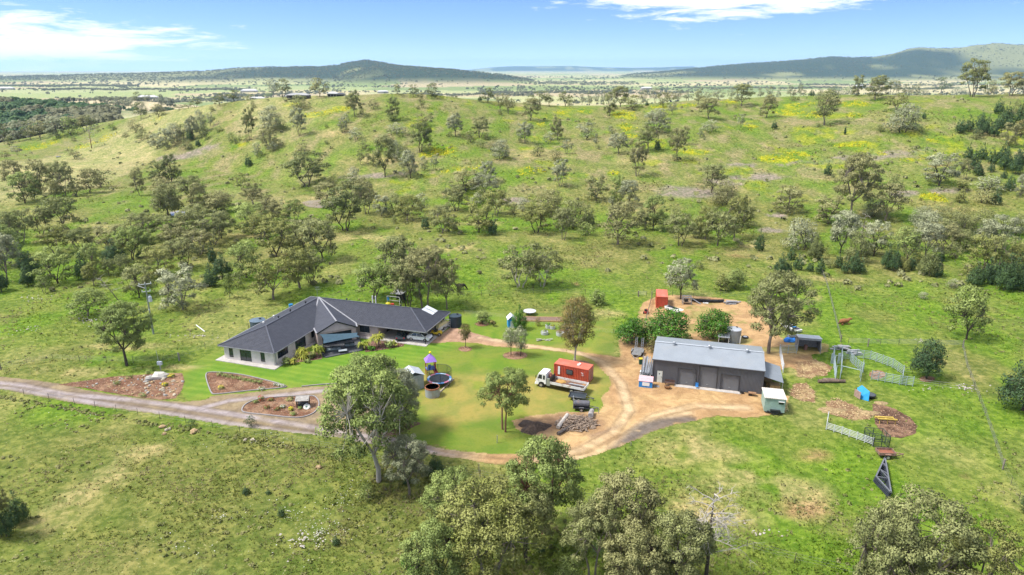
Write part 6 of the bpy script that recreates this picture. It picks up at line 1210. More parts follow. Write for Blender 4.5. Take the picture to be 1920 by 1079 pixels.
for k in range(300):
    a = R.uniform(0,6.28); q = R.uniform(0,1)**.6; x_, y_ = pc.x+math.cos(a)*q*2.9, pc.y+math.sin(a)*q*2.2; z_ = .12+1.3*(1-q)*R.uniform(.4,1); d = Vector((R.uniform(-1,1),R.uniform(-1,1),R.uniform(-.35,.35))).normalized()*R.uniform(.4,1.3)
    if R.random() < .3: d = Vector((R.uniform(.3,1),R.uniform(.2,.9),R.uniform(-.1,.2))).normalized()*R.uniform(.8,1.7)
    p = Vector((x_,y_,z_)); hp.tube([p-d*.5, p+d*.5+Vector((0,0,R.uniform(-.05,.05)))], [R.uniform(.03,.10)]*2, 5)
solo('firewood_heap', hp, mat('split_firewood', (.31,.235,.175), .9, 0, .45, 4, .3), 'heap of bleached branches and split firewood beside the trailers', 'firewood', kind='stuff')
def mound(px, py, rx, ry, h, m, label, name='soil_heap'):
    p = atz(px, py); vs, fs = [], []; n, k = 26, 9
    for i_ in range(k+1):
        for j_ in range(n):
            a = 2*math.pi*j_/n; f = i_/k; w_ = 1+.18*math.sin(3*a+1)+.1*math.sin(7*a); zz = h*(1-f*f)**1.5*(1+.25*math.sin(5*a+f*9)*f) ; vs.append((math.cos(a)*rx*f*w_, math.sin(a)*ry*f*w_, zz-.04*(f == 1)))
    for i_ in range(k):
        for j_ in range(n): a = i_*n+j_; b = i_*n+(j_+1) % n; fs.append((a,a+n,b+n,b))
    return solo(name, MB().add(vs, fs), m, label, 'heap', loc=(p.x,p.y,.03), smooth=True)
mound(1000,801,2.3,2.0,.55,mat('dark_soil',(.085,.058,.042),.95,0,.5,3,.8),'mound of dark burnt soil beside the wood heap'); mound(748,797,2.6,1.7,.5,mat('brown_mulch',(.12,.065,.05),.95,0,.4,4,.8),'heap of reddish-brown mulch inside the road bend')
# ------------------------------------------------------------------ children's play corner
gs = thing('garden_shed', 'small corrugated steel shed half hidden by the wide gum', 'shed', atz(781,731), .45)
part('wall', MB().box((-.2,1.4,1.2),(3.0,2.8,2.4)), mat('dull_corrugated', (.33,.37,.40), .45, .3, .15, 1, corr=(0,.1,.6)), gs); part('roof', MB().sheet([(-1.85,-.15,2.38),(-.2,-.15,3.1),(-.2,2.95,3.1),(-1.85,2.95,2.38)], .05).sheet([(-.2,-.15,3.1),(1.45,-.15,2.38),(1.45,2.95,2.38),(-.2,2.95,3.1)], .05), mat('light_steel_roof', (.50,.54,.57), .4, .3, .1, 1, corr=(1,.12,.5)), gs); part('door', MB().box((-.2,-.02,1.0),(.9,.05,1.95)), GALV, gs)
rt = thing('cut_tank', 'cut-down corrugated tank with a rusty rim beside the trampoline', 'tank', atz(811,742)); rT = 1.13
b = MB(); zs = [(k/16*1.55, rT*(1+(.015 if k % 2 else 0))) for k in range(17)]; b.tube([(0,0,z) for z,_ in zs], [q for _,q in zs], 28, False); b.tube([(0,0,z) for z,_ in zs][::-1], [q-.04 for _,q in zs][::-1], 28, False); part('wall', b, mat('tank_side', (.34,.36,.37), .5, .3, .2, 1, dirt=(.30,.16,.09), dirtamt=.5), rt)
part('rusty_rim', MB().tube([(0,0,1.35),(0,0,1.58),(0,0,1.58),(0,0,1.35)], [rT*1.02,rT*1.02,rT*.93,rT*.93], 28, False), mat('rust_rim', (.36,.14,.07), .85, 0, .3, 4), rt); part('contents', MB().box((0,0,.6),(1.0,.7,.5),.4).box((.1,-.2,1.0),(.9,.5,.04),.2,.1), mat('faded_boards', (.42,.36,.36), .8), rt); part('floor', MB().cyl((0,0,0.02),rT*.95,.05,20), mat('rust_floor2', (.22,.11,.08), .9), rt)
tr = thing('trampoline', 'round trampoline with blue and pink pad and dark safety net', 'trampoline', atz(824,719)); TRr = 2.0
part('mat', MB().cyl((0,0,.86),TRr-.32,.03,36), paint('jump_mat', (.025,.035,.05), rough=.7), tr)
for k in range(12):
    a0, a1 = k*math.pi/6, (k+1)*math.pi/6; vs = []
    for a in np.linspace(a0, a1, 5):
        for r_2, z_ in ((TRr-.34,.90),(TRr,.90),(TRr,.80),(TRr-.34,.80)): vs.append((math.cos(a)*r_2, math.sin(a)*r_2, z_))
    fs = [(i*4+j, i*4+(j+1)%4, i*4+4+(j+1)%4, i*4+4+j) for i in range(4) for j in range(4)]+[(3,2,1,0),(16,17,18,19)]
    part('pad', MB().add(vs, fs), [paint('pad_blue', (.10,.28,.60)), paint('pad_pink', (.60,.22,.35)), paint('pad_pale_blue', (.45,.60,.78))][k % 3], tr)
for k in range(8):
    a = k*math.pi/4+.2; x_, y_ = math.cos(a)*TRr, math.sin(a)*TRr; part('pole', MB().tube([(x_*1.02,y_*1.02,0),(x_*1.03,y_*1.03,2.3),(x_*.97,y_*.97,2.6)], .03, 5), DKM, tr)
nm_ = newmat('safety_net'); t_ = NT(nm_); pb = t_.n('ShaderNodeBsdfPrincipled'); pb.inputs['Base Color'].default_value = (.02,.025,.02,1); tp = t_.n('ShaderNodeBsdfTransparent'); ms = t_.n('ShaderNodeMixShader'); ms.inputs[0].default_value = .38; t_.l(tp.outputs[0], ms.inputs[1]); t_.l(pb.outputs[0], ms.inputs[2]); oo = t_.n('ShaderNodeOutputMaterial'); t_.l(ms.outputs[0], oo.inputs[0])
part('net', MB().tube([(0,0,.9),(0,0,2.55)], [TRr*.97,TRr*.97], 32, False), nm_, tr); part('net_rim', MB().add([(math.cos(a)*TRr*q, math.sin(a)*TRr*q, z_) for a in np.linspace(0, 2*math.pi, 33)[:-1] for q, z_ in ((.98,2.58),(.95,2.55))], [(2*i,2*((i+1)%32),2*((i+1)%32)+1,2*i+1) for i in range(32)]), DKM, tr)
part('ladder', MB().bar((TRr*.6,-TRr*.95,0),(TRr*.55,-TRr*.85,.9),.05).bar((TRr*.8,-TRr*.8,0),(TRr*.75,-TRr*.7,.9),.05), DKM, tr)
pt = thing('play_tower', 'small play tower with purple pyramid roof and yellow and red posts', 'play tower', atz(808,704), .3)
part('roof', MB().add([(-.95,-.95,2.75),(.95,-.95,2.75),(.95,.95,2.75),(-.95,.95,2.75),(0,0,4.0)], [(3,2,1,0),(0,1,4),(1,2,4),(2,3,4),(3,0,4)]), paint('purple_roof', (.30,.17,.55)), pt); part('finial', MB().blob((0,0,4.15),(.22,.22,.20),8,6,.1), paint('finial_yellow', (.75,.62,.02)), pt)
for k, (sx, sy) in enumerate(((-1,-1),(1,-1),(1,1),(-1,1))): part('post', MB().box((sx*.7,sy*.7,1.4),(.14,.14,2.75)), paint(['post_yellow','post_red'][k % 2], [(.72,.58,.05),(.55,.05,.04)][k % 2]), pt)
part('platform', MB().box((0,0,1.3),(1.55,1.55,.1)), paint('platform_blue', (.05,.15,.5)), pt); part('panel', MB().box((-.3,-.72,1.85),(.45,.06,.9)), paint('panel_blue', (.04,.14,.5)), pt); part('panel', MB().box((.72,-.2,1.85),(.06,.8,.9)), paint('panel_red', (.55,.04,.03)), pt); part('slide', MB().bar((.5,-.7,1.3),(.9,-2.4,.15),.5,.06).bar((.25,-.7,1.42),(.65,-2.4,.25),.05,.2).bar((.78,-.7,1.42),(1.15,-2.4,.25),.05,.2), paint('slide_maroon', (.22,.03,.03)), pt)
solo('edging_timber', MB().bar((atz(813,748).x,atz(813,748).y,.1),(atz(850,712).x,atz(850,712).y,.1),.2,.2), mat('pale_timber', (.40,.34,.27), .9), 'pale timber edging along the play corner behind the cut-down tank', 'edging')
# behind the house: small frames and a shelter
gf = thing('football_goal', 'white tubular goal frame behind the long wing', 'goal frame', atz(738,572), KR)
part('frame', MB().bar((-1.5,0,0),(-1.5,0,1.9),.08).bar((1.5,0,0),(1.5,0,1.9),.08).bar((-1.5,0,1.9),(1.5,0,1.9),.08).bar((-1.5,0,1.0),(1.5,0,1.0),.06).bar((-1.5,1.2,0),(-1.5,0,1.9),.06).bar((1.5,1.2,0),(1.5,0,1.9),.06), WHT, gf); part('blue_panel', MB().box((-1.2,-.1,1.3),(.5,.06,.7)), BLU, gf)
gz = thing('garden_shelter', 'small dark shelter with pale peaked top behind the goal frame', 'shelter', atz(748,566), KR)
for sx, sy in ((-1,-1),(1,-1),(1,1),(-1,1)): part('post', MB().box((sx*1.1,sy*1.1,1.1),(.1,.1,2.2)), DKM, gz)
part('roof', MB().add([(-1.4,-1.4,2.2),(1.4,-1.4,2.2),(1.4,1.4,2.2),(-1.4,1.4,2.2),(0,0,3.0)], [(3,2,1,0),(0,1,4),(1,2,4),(2,3,4),(3,0,4)]), mat('pale_canvas', (.45,.45,.44), .8), gz); part('side_cloth', MB().box((0,1.1,1.1),(2.2,.04,2.0)), paint('dark_cloth', (.03,.035,.035)), gz)
kc = thing('toy_car', 'yellow and red plastic toy beside the goal frame', 'toy', atz(728,573), 0); part('body', MB().blob((0,0,.4),(.6,.4,.3),10,6,.05), paint('toy_yellow', (.7,.6,.03)), kc); part('seat', MB().box((.9,0,.25),(.7,.5,.4)), paint('toy_red', (.6,.08,.05)), kc)
solo('blue_drum', MB().cyl((0,0,0),.45,1.0,12), paint('drum_blue', (.03,.20,.45)), 'blue drum standing behind the left wing roof', 'drum', loc=atz(546,576+3))
# ------------------------------------------------------------------ fences
POSTW = mat('weathered_post', (.24,.21,.17), .9, 0, .3, 3, .2); POSTS = mat('steel_star_post', (.10,.09,.08), .7, .3, .2, 3); WIRE = mat('fence_wire', (.34,.33,.30), .5, .6, .1, 3)
def wirefence(px, label, step=4.5, h=1.15, wires=3, wr=.007, post='steel', strainer=(), thick=.05):
    pts = [G(*q) for q in px]; o = thing('wire_fence', label, 'fence', pts[0], 0, 'wire fences round the paddocks'); o0 = pts[0]; seq = []
    for a, b in zip(pts[:-1], pts[1:]):
        n = max(1, round((b-a).length/step)); seq += [a.lerp(b, k/n) for k in range(n)]
    seq.append(pts[-1])
    for p in seq: p.z = float(H(p.x, p.y))
    pm = None; me_p = MB().box((0,0,h/2-.1),(thick,thick,h+.3)).mesh('post', POSTW if post == 'wood' else POSTS)
    for k, p in enumerate(seq[:300]):
        q = link('post', me_p, o, p-o0); q.rotation_euler = (R.uniform(-.04,.04), R.uniform(-.04,.04), R.uniform(0,1))
    wm_ = MB()
    for j in range(wires):
        z = h*(.35+.62*j/max(wires-1,1)); wm_.tube([p-o0+Vector((0,0,z)) for p in seq], wr, 3, False)
    part('wire', wm_, WIRE, o)
    for q in strainer:
        p = G(*q)-o0; part('strainer_post', MB().tube([(p.x,p.y,-.2),(p.x,p.y,h+.3)], .11, 7), POSTW, o)
    return o
wirefence([(-260,716),(-60,729),(0,735),(140,759),(300,786),(450,812),(600,841),(700,862),(820,886),(900,897)], 'wire fence with thin steel posts along the lower side of the road')
wirefence([(900,897),(1090,938),(1250,975),(1400,1030),(1490,1055),(1620,1083),(1700,1100)], 'wire fence running through the lower wood and past the dead tree')
wirefence([(0,693),(100,676),(200,681),(300,680),(337,675),(430,635),(500,600),(560,578),(640,556)], 'netting fence rising from the road past the power pole to the back of the house', strainer=[(337,677),(2,694)], wires=5, h=1.2)
wirefence([(640,556),(760,548),(870,556),(1000,551),(1130,553),(1196,555)], 'faint wire fence across the grass behind the house clump', wires=3)
wirefence([(870,590),(950,598),(1020,612),(1100,622),(1200,632)], 'low netting fence along the vegetable garden', wires=4, h=1.0)
wirefence([(1222,551),(1300,560),(1350,556),(1400,560),(1450,566)], 'wire fence behind the tyre row', wires=3)
wirefence([(1541,514),(1548,530),(1556,560),(1566,600),(1574,634),(1576,640)], 'pale-topped fence running straight from the pines down to the stock yards', wires=4, wr=.022, strainer=[(1541,516),(1576,642)])
wirefence([(1590,646),(1650,648),(1720,648),(1805,651)], 'netting fence between the stock yards and the sparse gum', wires=5, wr=.018, h=1.25, strainer=[(1627,650),(1805,652)])
wirefence([(1804,652),(1812,690),(1826,728),(1846,780),(1866,838),(1880,880)], 'wire fence with stone-heaped foot running down the outer side of the stock paddock', wires=4, wr=.018, strainer=[(1880,880)])
wirefence([(1711,722),(1760,728),(1810,734),(1826,735)], 'plain wire fence from the pipe yards to the stone heap', wires=3, wr=.018)
wirefence([(1692,700),(1730,703),(1760,706)], 'short wire fence from the yard corner towards the rounded cypress', wires=3, wr=.025)
wirefence([(1880,882),(1895,910),(1910,940),(1940,985)], 'steel post fence continuing past the end of the stone-footed fence', wires=3)
wirefence([(1196,555),(1212,556)], 'short fence with strainer beside the red container lane', wires=4, wr=.025, strainer=[(1197,557),(1222,558)])
wirefence([(1222,562),(1212,600),(1203,640)], 'netting lane fence between the red container and the green trees', wires=5, wr=.02)
# ------------------------------------------------------------------ cattle yards
BLUP = mat('pale_blue_grey_rail', (.36,.44,.46), .5, .3, .12, 2)
RAILME, YP = {}, {}
def panel(p, q, label, h=1.65, rails=6, name='pipe_fence', mt=None, group='pipe rail panels of the stock yards'):
    p, q = G(*p) if len(p) == 2 else Vector(p), G(*q) if len(q) == 2 else Vector(q); d = q-p; L = d.length; o = thing(name, label, 'fence panel', p, math.atan2(d.y, d.x), group); mt = mt or BLUP; key = (round(L,1), mt.name)
    if key not in RAILME: RAILME[key] = MB().tube([(0,0,0),(round(L,1),0,0)], .035, 5).mesh('rail', mt); YP[key] = MB().tube([(0,0,-.1),(0,0,h+.12)], .06, 6).mesh('post', mt)
    for k in range(rails): link('rail', RAILME[key], o, (0,0,.25+k*(h-.3)/(rails-1)))
    link('post', YP[key], o, (0,0,0)); link('post', YP[key], o, (L,0,0)); link('post', YP[key], o, (L/2,0,-.12)); return o
top = [(1577,676),(1606,672),(1631,675),(1654,683),(1673,690),(1693,704)]
for k, (a, b) in enumerate(zip(top[:-1], top[1:])): panel(a, b, f'{ordw(k+1)} pipe rail panel from the cattle race along the upper curve of the yards')
mid = [(1594,678),(1599,684),(1608,692),(1618,699)]
for k, (a, b) in enumerate(zip(mid[:-1], mid[1:])): panel(a, b, f'{ordw(k+1)} short panel of the curved inner forcing fence of the yards')
low = [(1633,713),(1659,717),(1686,722),(1711,725)]
for k, (a, b) in enumerate(zip(low[:-1], low[1:])): panel(a, b, f'{ordw(k+1)} pipe rail panel from the gate along the lower side of the yards')
panel((1693,704),(1690,722), 'end panel closing the yards at the far corner'); panel((1617,694),(1613,716), 'swung-open pipe gate in the middle of the yards', name='yard_gate')
race = [((1562,668),(1563,690)),((1563,690),(1566,716)),((1577,668),(1577,692)),((1577,692),(1574,716))]
for k, (a, b) in enumerate(race): panel(a, b, f"{['outer upper','outer lower','inner upper','inner lower'][k]} side panel of the narrow cattle race", h=1.8)
hp_ = thing('race_arch', 'overhead pipe arches standing over the cattle race', 'cattle crush', G(1570,692), 0)
for k, (a, b) in enumerate((((1563,672),(1577,672)),((1564,690),(1577,690)),((1566,710),(1575,710)))):
    pa, pb = G(*a)-hp_.location, G(*b)-hp_.location; part('arch', MB().tube([pa, pa+Vector((0,0,2.3)), pb+Vector((0,0,2.3)), pb], .06, 6), BLUP, hp_)
part('head_bail', MB().box((-.2,1.7,1.2),(.5,.1,1.9)).box((.9,1.7,1.2),(.4,.1,1.9)), BLUP, hp_)
brr = thing('yard_rail', 'single pipe rail joining the race and the swung gate', 'rail', G(1578,700)); e_ = G(1612,708)-brr.location; part('rail', MB().tube([(0,0,1.3),(e_.x,e_.y,1.3)], .05, 5), BLUP, brr); part('post', MB().tube([(0,0,0),(0,0,1.4)], .06, 6), BLUP, brr); part('post', MB().tube([(e_.x,e_.y,0),(e_.x,e_.y,1.4)], .06, 6), BLUP, brr)
def slabs(px, py, n, label, rx, ry, m, group=None, name='timber_stack', dim=(2.2,.5,.12)):
    p = G(px, py); o = thing(name, label, 'timber', p, R.uniform(-.3,.3), group)
    for k in range(n): part('plank', MB().box((R.uniform(-rx,rx), R.uniform(-ry,ry), .08+k*.07),(dim[0]*R.uniform(.6,1.1),dim[1]*R.uniform(.6,1.2),dim[2]), R.uniform(-.5,.5)), m, o)
    return o
GT = mat('grey_timber', (.30,.30,.31), .9, 0, .25, 3, .2)
slabs(1577,655,9,'stack of grey timber and sheets at the top of the cattle race',1.2,.7,GT); slabs(1600,664,8,'second stack of grey timber beside the race top',1.1,.5,GT)
lg = G(1534,718); lg2 = G(1584,718); log((lg.x,lg.y,.3),(lg2.x,lg2.y,.3),.30,'long old log lying below the cattle race',mat('old_log',(.17,.12,.09),.9,0,.4,3,.4)); log((lg.x+1,lg.y+.6,.3),(lg2.x-1,lg2.y+.5,.35),.24,'second old log lying behind the long one below the race',mat('old_log2',(.21,.16,.12),.9,0,.4,3,.4))
# stock shelter with tarp
ss = thing('stock_shelter', 'open-fronted tin shelter with pale skillion roof by the yards', 'shelter', atz(1494,658), SR+.05); Ws = 3.9
part('roof', MB().sheet([(-.1,-.3,2.75),(Ws+.1,-.3,2.75),(Ws+.1,2.6,2.3),(-.1,2.6,2.3)], .06), mat('shelter_roof', (.58,.61,.63), .4, .2, .08, 1, corr=(0,.2,.5)), ss)
part('back_wall', MB().box((Ws/2,2.4,1.1),(Ws,.05,2.2)), mat('shelter_wall', (.25,.25,.25), .7), ss); part('side_wall', MB().box((0,1.3,1.1),(.05,2.2,2.2)).box((Ws,1.3,1.1),(.05,2.2,2.2)), mat('shelter_wall2', (.22,.22,.22), .7), ss); part('front_beam', MB().box((Ws/2,-.15,2.45),(Ws,.06,.35)), mat('grey_beam', (.36,.38,.39), .6), ss); part('post', MB().bar((.05,-.1,0),(.05,-.1,2.5),.1), GALV, ss); part('post', MB().bar((Ws-.05,-.1,0),(Ws-.05,-.1,2.5),.1), GALV, ss); part('open_gate', MB().bar((Ws,-.1,1.1),(Ws-.4,-2.4,1.1),.05,1.1), GALV, ss); part('feed_drum', MB().cyl((1.6,.8,0),.3,.95,10), mat('rust_drum', (.24,.13,.10), .8), ss)
tp_ = thing('blue_tarpaulin', 'crumpled bright blue tarpaulin heap beside the stock shelter', 'tarpaulin', atz(1481,641)); part('cloth', MB().blob((0,0,.3),(1.1,.6,.5),12,7,.35), paint('tarp_blue', (.03,.20,.62), rough=.6), tp_); slabs(1484,634,6,'stack of dark sheets behind the blue tarpaulin',.6,.5,mat('dark_sheet',(.10,.105,.12),.6),name='sheet_stack'); 
boat = thing('dinghy', 'white dinghy on the grass behind the big shed gum', 'boat', atz(1484,618), 1.9); part('hull', MB().ext([(-2.0,.1),(-2.2,.65),(2.0,.7),(2.5,.6),(1.9,.1)], -.7, .7), WHT, boat); part('inside', MB().box((-.2,0,.69),(3.4,1.1,.05)), DKM, boat); part('seat', MB().box((-.6,0,.74),(.35,1.1,.06)), BLU, boat)
panel((1461,663),(1493,664),'grey gate panel beside the stock shelter',name='yard_gate',group=None); panel((1462,668),(1468,700),'white rail gate leaning behind the lean-to',name='yard_gate',mt=LGP,group=None)
# lower paddock: long gate panels, cage, plough, trusses, tarp tent
panel((1549,805),(1552,787),'short end panel of the long white rail fence in the paddock',mt=LGP,group='white rail panels in the paddock',h=1.2,rails=3)
wp_ = [(1549,806),(1578,815),(1606,825),(1636,836)]
for k, (a, b) in enumerate(zip(wp_[:-1], wp_[1:])): panel(a, b, f'{ordw(k+1)} long white rail panel from the paddock corner to the mesh cage',mt=LGP,group='white rail panels in the paddock',h=1.15,rails=5)
cg_ = thing('mesh_cage', 'dark mesh cage standing at the end of the white rail panels', 'cage', G(1637,838), -.15); WG, DG, HG = 2.0, 2.1, 1.75
def meshpanel(a, b): 
    m_ = MB(); a, b = Vector(a), Vector(b)
    for zz in (.05,HG/2,HG): m_.bar(a+Vector((0,0,zz)), b+Vector((0,0,zz)), .06)
    for f in (0,.5,1): m_.bar(a.lerp(b,f), a.lerp(b,f)+Vector((0,0,HG)), .07)
    for f in np.linspace(0,1,14): m_.bar(a.lerp(b,f), a.lerp(b,f)+Vector((0,0,HG)), .012)
    for zz in np.linspace(.1,HG,11): m_.bar(a+Vector((0,0,zz)), b+Vector((0,0,zz)), .012)
    part('mesh_panel', m_, mat('dark_green_mesh', (.05,.07,.055), .6) if 'cagem' not in globals() else cagem, cg_)
cagem = mat('dark_green_mesh', (.05,.07,.055), .6)
for a, b in (((0,0,0),(WG,0,0)),((WG,0,0),(WG-.3,DG,0)),((-.6,DG,0),(0,0,0)),((-.6,DG,0),(WG-.3,DG,0))): meshpanel(a, b)
pl_ = thing('plough', 'yellow farm implement sitting in the dark mulch patch', 'plough', G(1663,795), -.08); YLM = mat('faded_yellow', (.50,.36,.07), .7, 0, .15, 2, dirt=(.30,.18,.08)); part('blade', MB().bar((-1.3,0,.75),(1.3,-.1,.75),.22,.14), YLM, pl_); part('beam', MB().bar((-1.4,.9,.55),(1.2,.9,.5),.3,.25), YLM, pl_)
for x_ in (-1.1,0,1.1): part('arm', MB().bar((x_,0,.7),(x_,.9,.5),.1).bar((x_,0,.7),(x_,-.1,.0),.08), YLM, pl_)
for k in range(3):
    pp = [(1652,757),(1630,775),(1560,770)][k]; mound(*pp,[1.0,1.6,2.2][k],[.7,.8,.9][k],.3,mat('straw_heap',(.33,.24,.12),.95,0,.4,4,.8),['small straw heap above the dark mulch patch','straw heap between the tarp tent and the mulch patch','straw heap below the green cabin track'][k],'straw_heap')
tt = thing('tarp_tent', 'blue tarp lean-to shelter on the grass below the yards', 'shelter', G(1618,748)); part('tarp', MB().add([(-.7,.2,.0),(-.5,1.2,1.3),(.0,.9,1.9),(.55,-.6,1.5),(.35,-1.0,.1),(-.5,-.1,.04)], [(0,1,2),(0,2,3),(0,3,4)]).add([(-.7,.2,-.03),(-.5,1.2,1.27),(.0,.9,1.87),(.55,-.6,1.47),(.35,-1.0,.07)], [(2,1,0),(3,2,0),(4,3,0)]), paint('tarp_sky_blue', (.03,.30,.60), rough=.5), tt); part('side_sheet', MB().box((-.8,.3,.65),(.06,1.4,1.2),.2), mat('faded_brown_sheet', (.35,.24,.20), .8), tt); part('pole', MB().bar((.55,-.6,0),(.55,-.6,1.5),.05).bar((.0,.9,0),(.0,.9,1.9),.05), DKM, tt)
trg = thing('water_trough', 'black tub trough beside the blue tarp shelter', 'trough', G(1631,745)); part('tub', MB().tube([(0,0,0),(0,0,.5)],[.75,.85],18), DKM, trg); part('water', MB().cyl((0,0,.5),.7,.01,18), GLS, trg)
ts = thing('steel_truss_stack', 'stack of dark triangular steel roof trusses tapering up the slope', 'roof trusses', (0,0,0)); A_, B_, C_ = G(1655,868), G(1638,904), G(1666,935); STL = mat('dark_blue_steel', (.045,.052,.07), .5, .2, .2, 2); tc0 = (A_+B_+C_)/3; ts.location = (tc0.x, tc0.y, 0)
for k in range(4):
    z_ = .15+k*.22; a, b, c = [v-tc0+Vector((.06*k,0,z_-v.z+tc0.z)) for v in (A_,B_,C_)]; m_ = MB().bar(a,b,.16,.12).bar(b,c,.16,.12).bar(a,c,.16,.12)
    for f in (.3,.62): m_.bar(a.lerp(b,f), a.lerp(c,f*.8), .09,.08); m_.bar(a.lerp(b,f), a.lerp(c,f), .09,.08)
    m_.bar(b, a.lerp(c,.62), .09,.08); part('truss', m_, STL if k < 3 else mat('pale_steel', (.17,.18,.20), .5, .3), ts)
cw = thing('cow', 'brown cow resting beside the straight paddock fence', 'cow', G(1582,608), .2); BRC = mat('brown_hide', (.26,.11,.045), .9, 0, .2, 4)
m_ = MB(); m_.tube([(-1.0,0,.45),(-.75,0,.62),(-.2,0,.68),(.4,0,.68),(.8,0,.72),(1.05,0,.95),(1.3,0,1.1),(1.6,0,.98),(1.75,0,.9)], [.22,.42,.50,.48,.40,.26,.2,.17,.1], 12); m_.tube([(.6,-.35,.1),(.9,-.5,.12),(1.2,-.4,.1)],[.14,.1,.07],7); m_.tube([(-.6,-.4,.2),(-.9,-.55,.15),(-.5,-.7,.1)],[.2,.13,.07],7); m_.tube([(-.6,.4,.2),(-.9,.5,.15)],[.2,.1],7); m_.tube([(-1.0,0,.5),(-1.2,.1,.2)],[.05,.03],5); part('body', m_, BRC, cw, smooth=True); part('ear', MB().blob((1.3,.24,1.1),(.06,.14,.05),6,4,0), BRC, cw); part('ear', MB().blob((1.3,-.24,1.1),(.06,.14,.05),6,4,0), BRC, cw); part('muzzle', MB().blob((1.76,0,.9),(.1,.11,.1),8,5,0), mat('pale_muzzle', (.4,.3,.24), .8), cw)
hs_ = thing('horse', 'black horse grazing at the edge of the clump behind the house', 'horse', G(864,544), .1); BLKH = mat('black_hide', (.02,.016,.014), .7); m_ = MB()
m_.tube([(-.95,0,1.15),(-.7,0,1.2),(-.2,0,1.15),(.4,0,1.15),(.75,0,1.25),(1.05,0,1.0),(1.3,0,.6),(1.5,0,.25),(1.62,0,.12)],[.2,.33,.33,.33,.32,.2,.15,.12,.07],12)
for x_, y_ in ((.6,.15),(.6,-.15)): m_.tube([(x_,y_,1.1),(x_+.02,y_,.55),(x_,y_,.5),(x_,y_,0)],[.14,.08,.06,.06],7)
for x_, y_ in ((-.7,.17),(-.7,-.17)): m_.tube([(x_,y_,1.15),(x_+.12,y_,.75),(x_-.12,y_,.5),(x_-.05,y_,0)],[.2,.11,.07,.06],7)
part('body', m_, BLKH, hs_, smooth=True); part('tail', MB().tube([(-1.05,0,1.2),(-1.2,0,.8),(-1.2,0,.45)],[.06,.08,.02],6), BLKH, hs_); part('mane', MB().tube([(.8,0,1.5),(1.1,0,1.2),(1.32,0,.8)],[.05,.07,.03],5), BLKH, hs_)
# ------------------------------------------------------------------ yard clutter behind the shed
for k in range(34):
    f = k/33; x_ = 1298+f*58; y_ = 565.5+f*1.8+1.2*math.sin(f*3); p = G(x_, y_); o = solo('old_tyre', MB().tube([(0,-.11,.36),(0,.11,.36)],[.37,.37],12).tube([(0,-.12,.36),(0,.12,.36)],[.2,.2],8), RUB, f'{ordw(k+1)} black tyre from the play frame end in the row edging the dirt yard', 'tyre', 'tyres standing in a row', loc=p, rz=R.uniform(.9,1.6))
ob = thing('timber_frame', 'grey timber frame table at the edge of the dirt yard', 'frame', atz(1288,572), -.1)  # a plain timber frame: legs, top rails and a low shelf
for sx in (-.9,.9):
    for sy in (0,1.2): part('leg', MB().box((sx,sy,.85),(.14,.14,1.7)), GT, ob)
part('top_rail', MB().box((0,0,1.7),(2.0,.14,.16)).box((0,1.2,1.7),(2.0,.14,.16)), GT, ob); part('shelf', MB().box((0,.6,.55),(1.9,1.2,.08)), mat('brown_boards', (.35,.24,.15), .8), ob); part('clutter', MB().box((-.2,.5,.9),(.7,.6,.6),.3), DKM, ob)
for k, (q0, q1, l) in enumerate((((1298,566),(1314,571),'long grey plank sloping from the timber frame to the ground'),((1318,568),(1328,569),'pale sheet lying on the dirt by the tyre row'))):
    a, b = atz(*q0), atz(*q1); solo('plank' if k == 0 else 'metal_sheet', MB().bar((a.x,a.y,.7 if k == 0 else .08),(b.x,b.y,.08),.3 if k == 0 else 1.0,.08), GT if k == 0 else WHT, l, 'plank' if k == 0 else 'sheet')
bx = thing('white_boat', 'white boat or tub on a stand beside the red container', 'boat', atz(1262,586), -.9); part('hull', MB().ext([(-1.8,.5),(-1.9,1.0),(1.9,1.1),(2.3,1.05),(1.4,.5)], -.6, .6), WHT, bx); part('well', MB().box((-.2,0,1.06),(2.8,.9,.08)), DKM, bx); part('stand', MB().box((0,0,.25),(1.6,.8,.5)), DKM, bx)
rm_ = thing('ride_on_mower', 'small red ride-on mower in the lane by the green trees', 'mower', atz(1211,588), 1.2); REDP = paint('mower_red', (.50,.06,.04)); part('bonnet', MB().box((.5,0,.55),(.8,.5,.4),taper=.85), REDP, rm_); part('seat', MB().box((-.35,0,.7),(.45,.5,.2)).box((-.55,0,.9),(.1,.5,.4)), DKM, rm_); part('deck', MB().box((0,0,.25),(.9,1.0,.15)), REDP, rm_); part('steering_wheel', MB().tube([(.12,0,.75),(.02,0,.95)],[.03,.03],5).cyl((.0,0,.95),.17,.03,12), DKM, rm_)
for sx, sy, r_4 in ((-.45,.4,.26),(-.45,-.4,.26),(.7,.35,.18),(.7,-.35,.18)): wheel(rm_, sx, sy, r_4, .16)
slabs(1345,566,8,'rough timber and orange boards at the end of the tyre row',1.4,.5,mat('orange_boards',(.40,.22,.10),.8),name='timber_heap'); slabs(1375,570,8,'grey timber offcuts on the dirt beyond the orange boards',1.6,.6,GT,name='timber_heap')
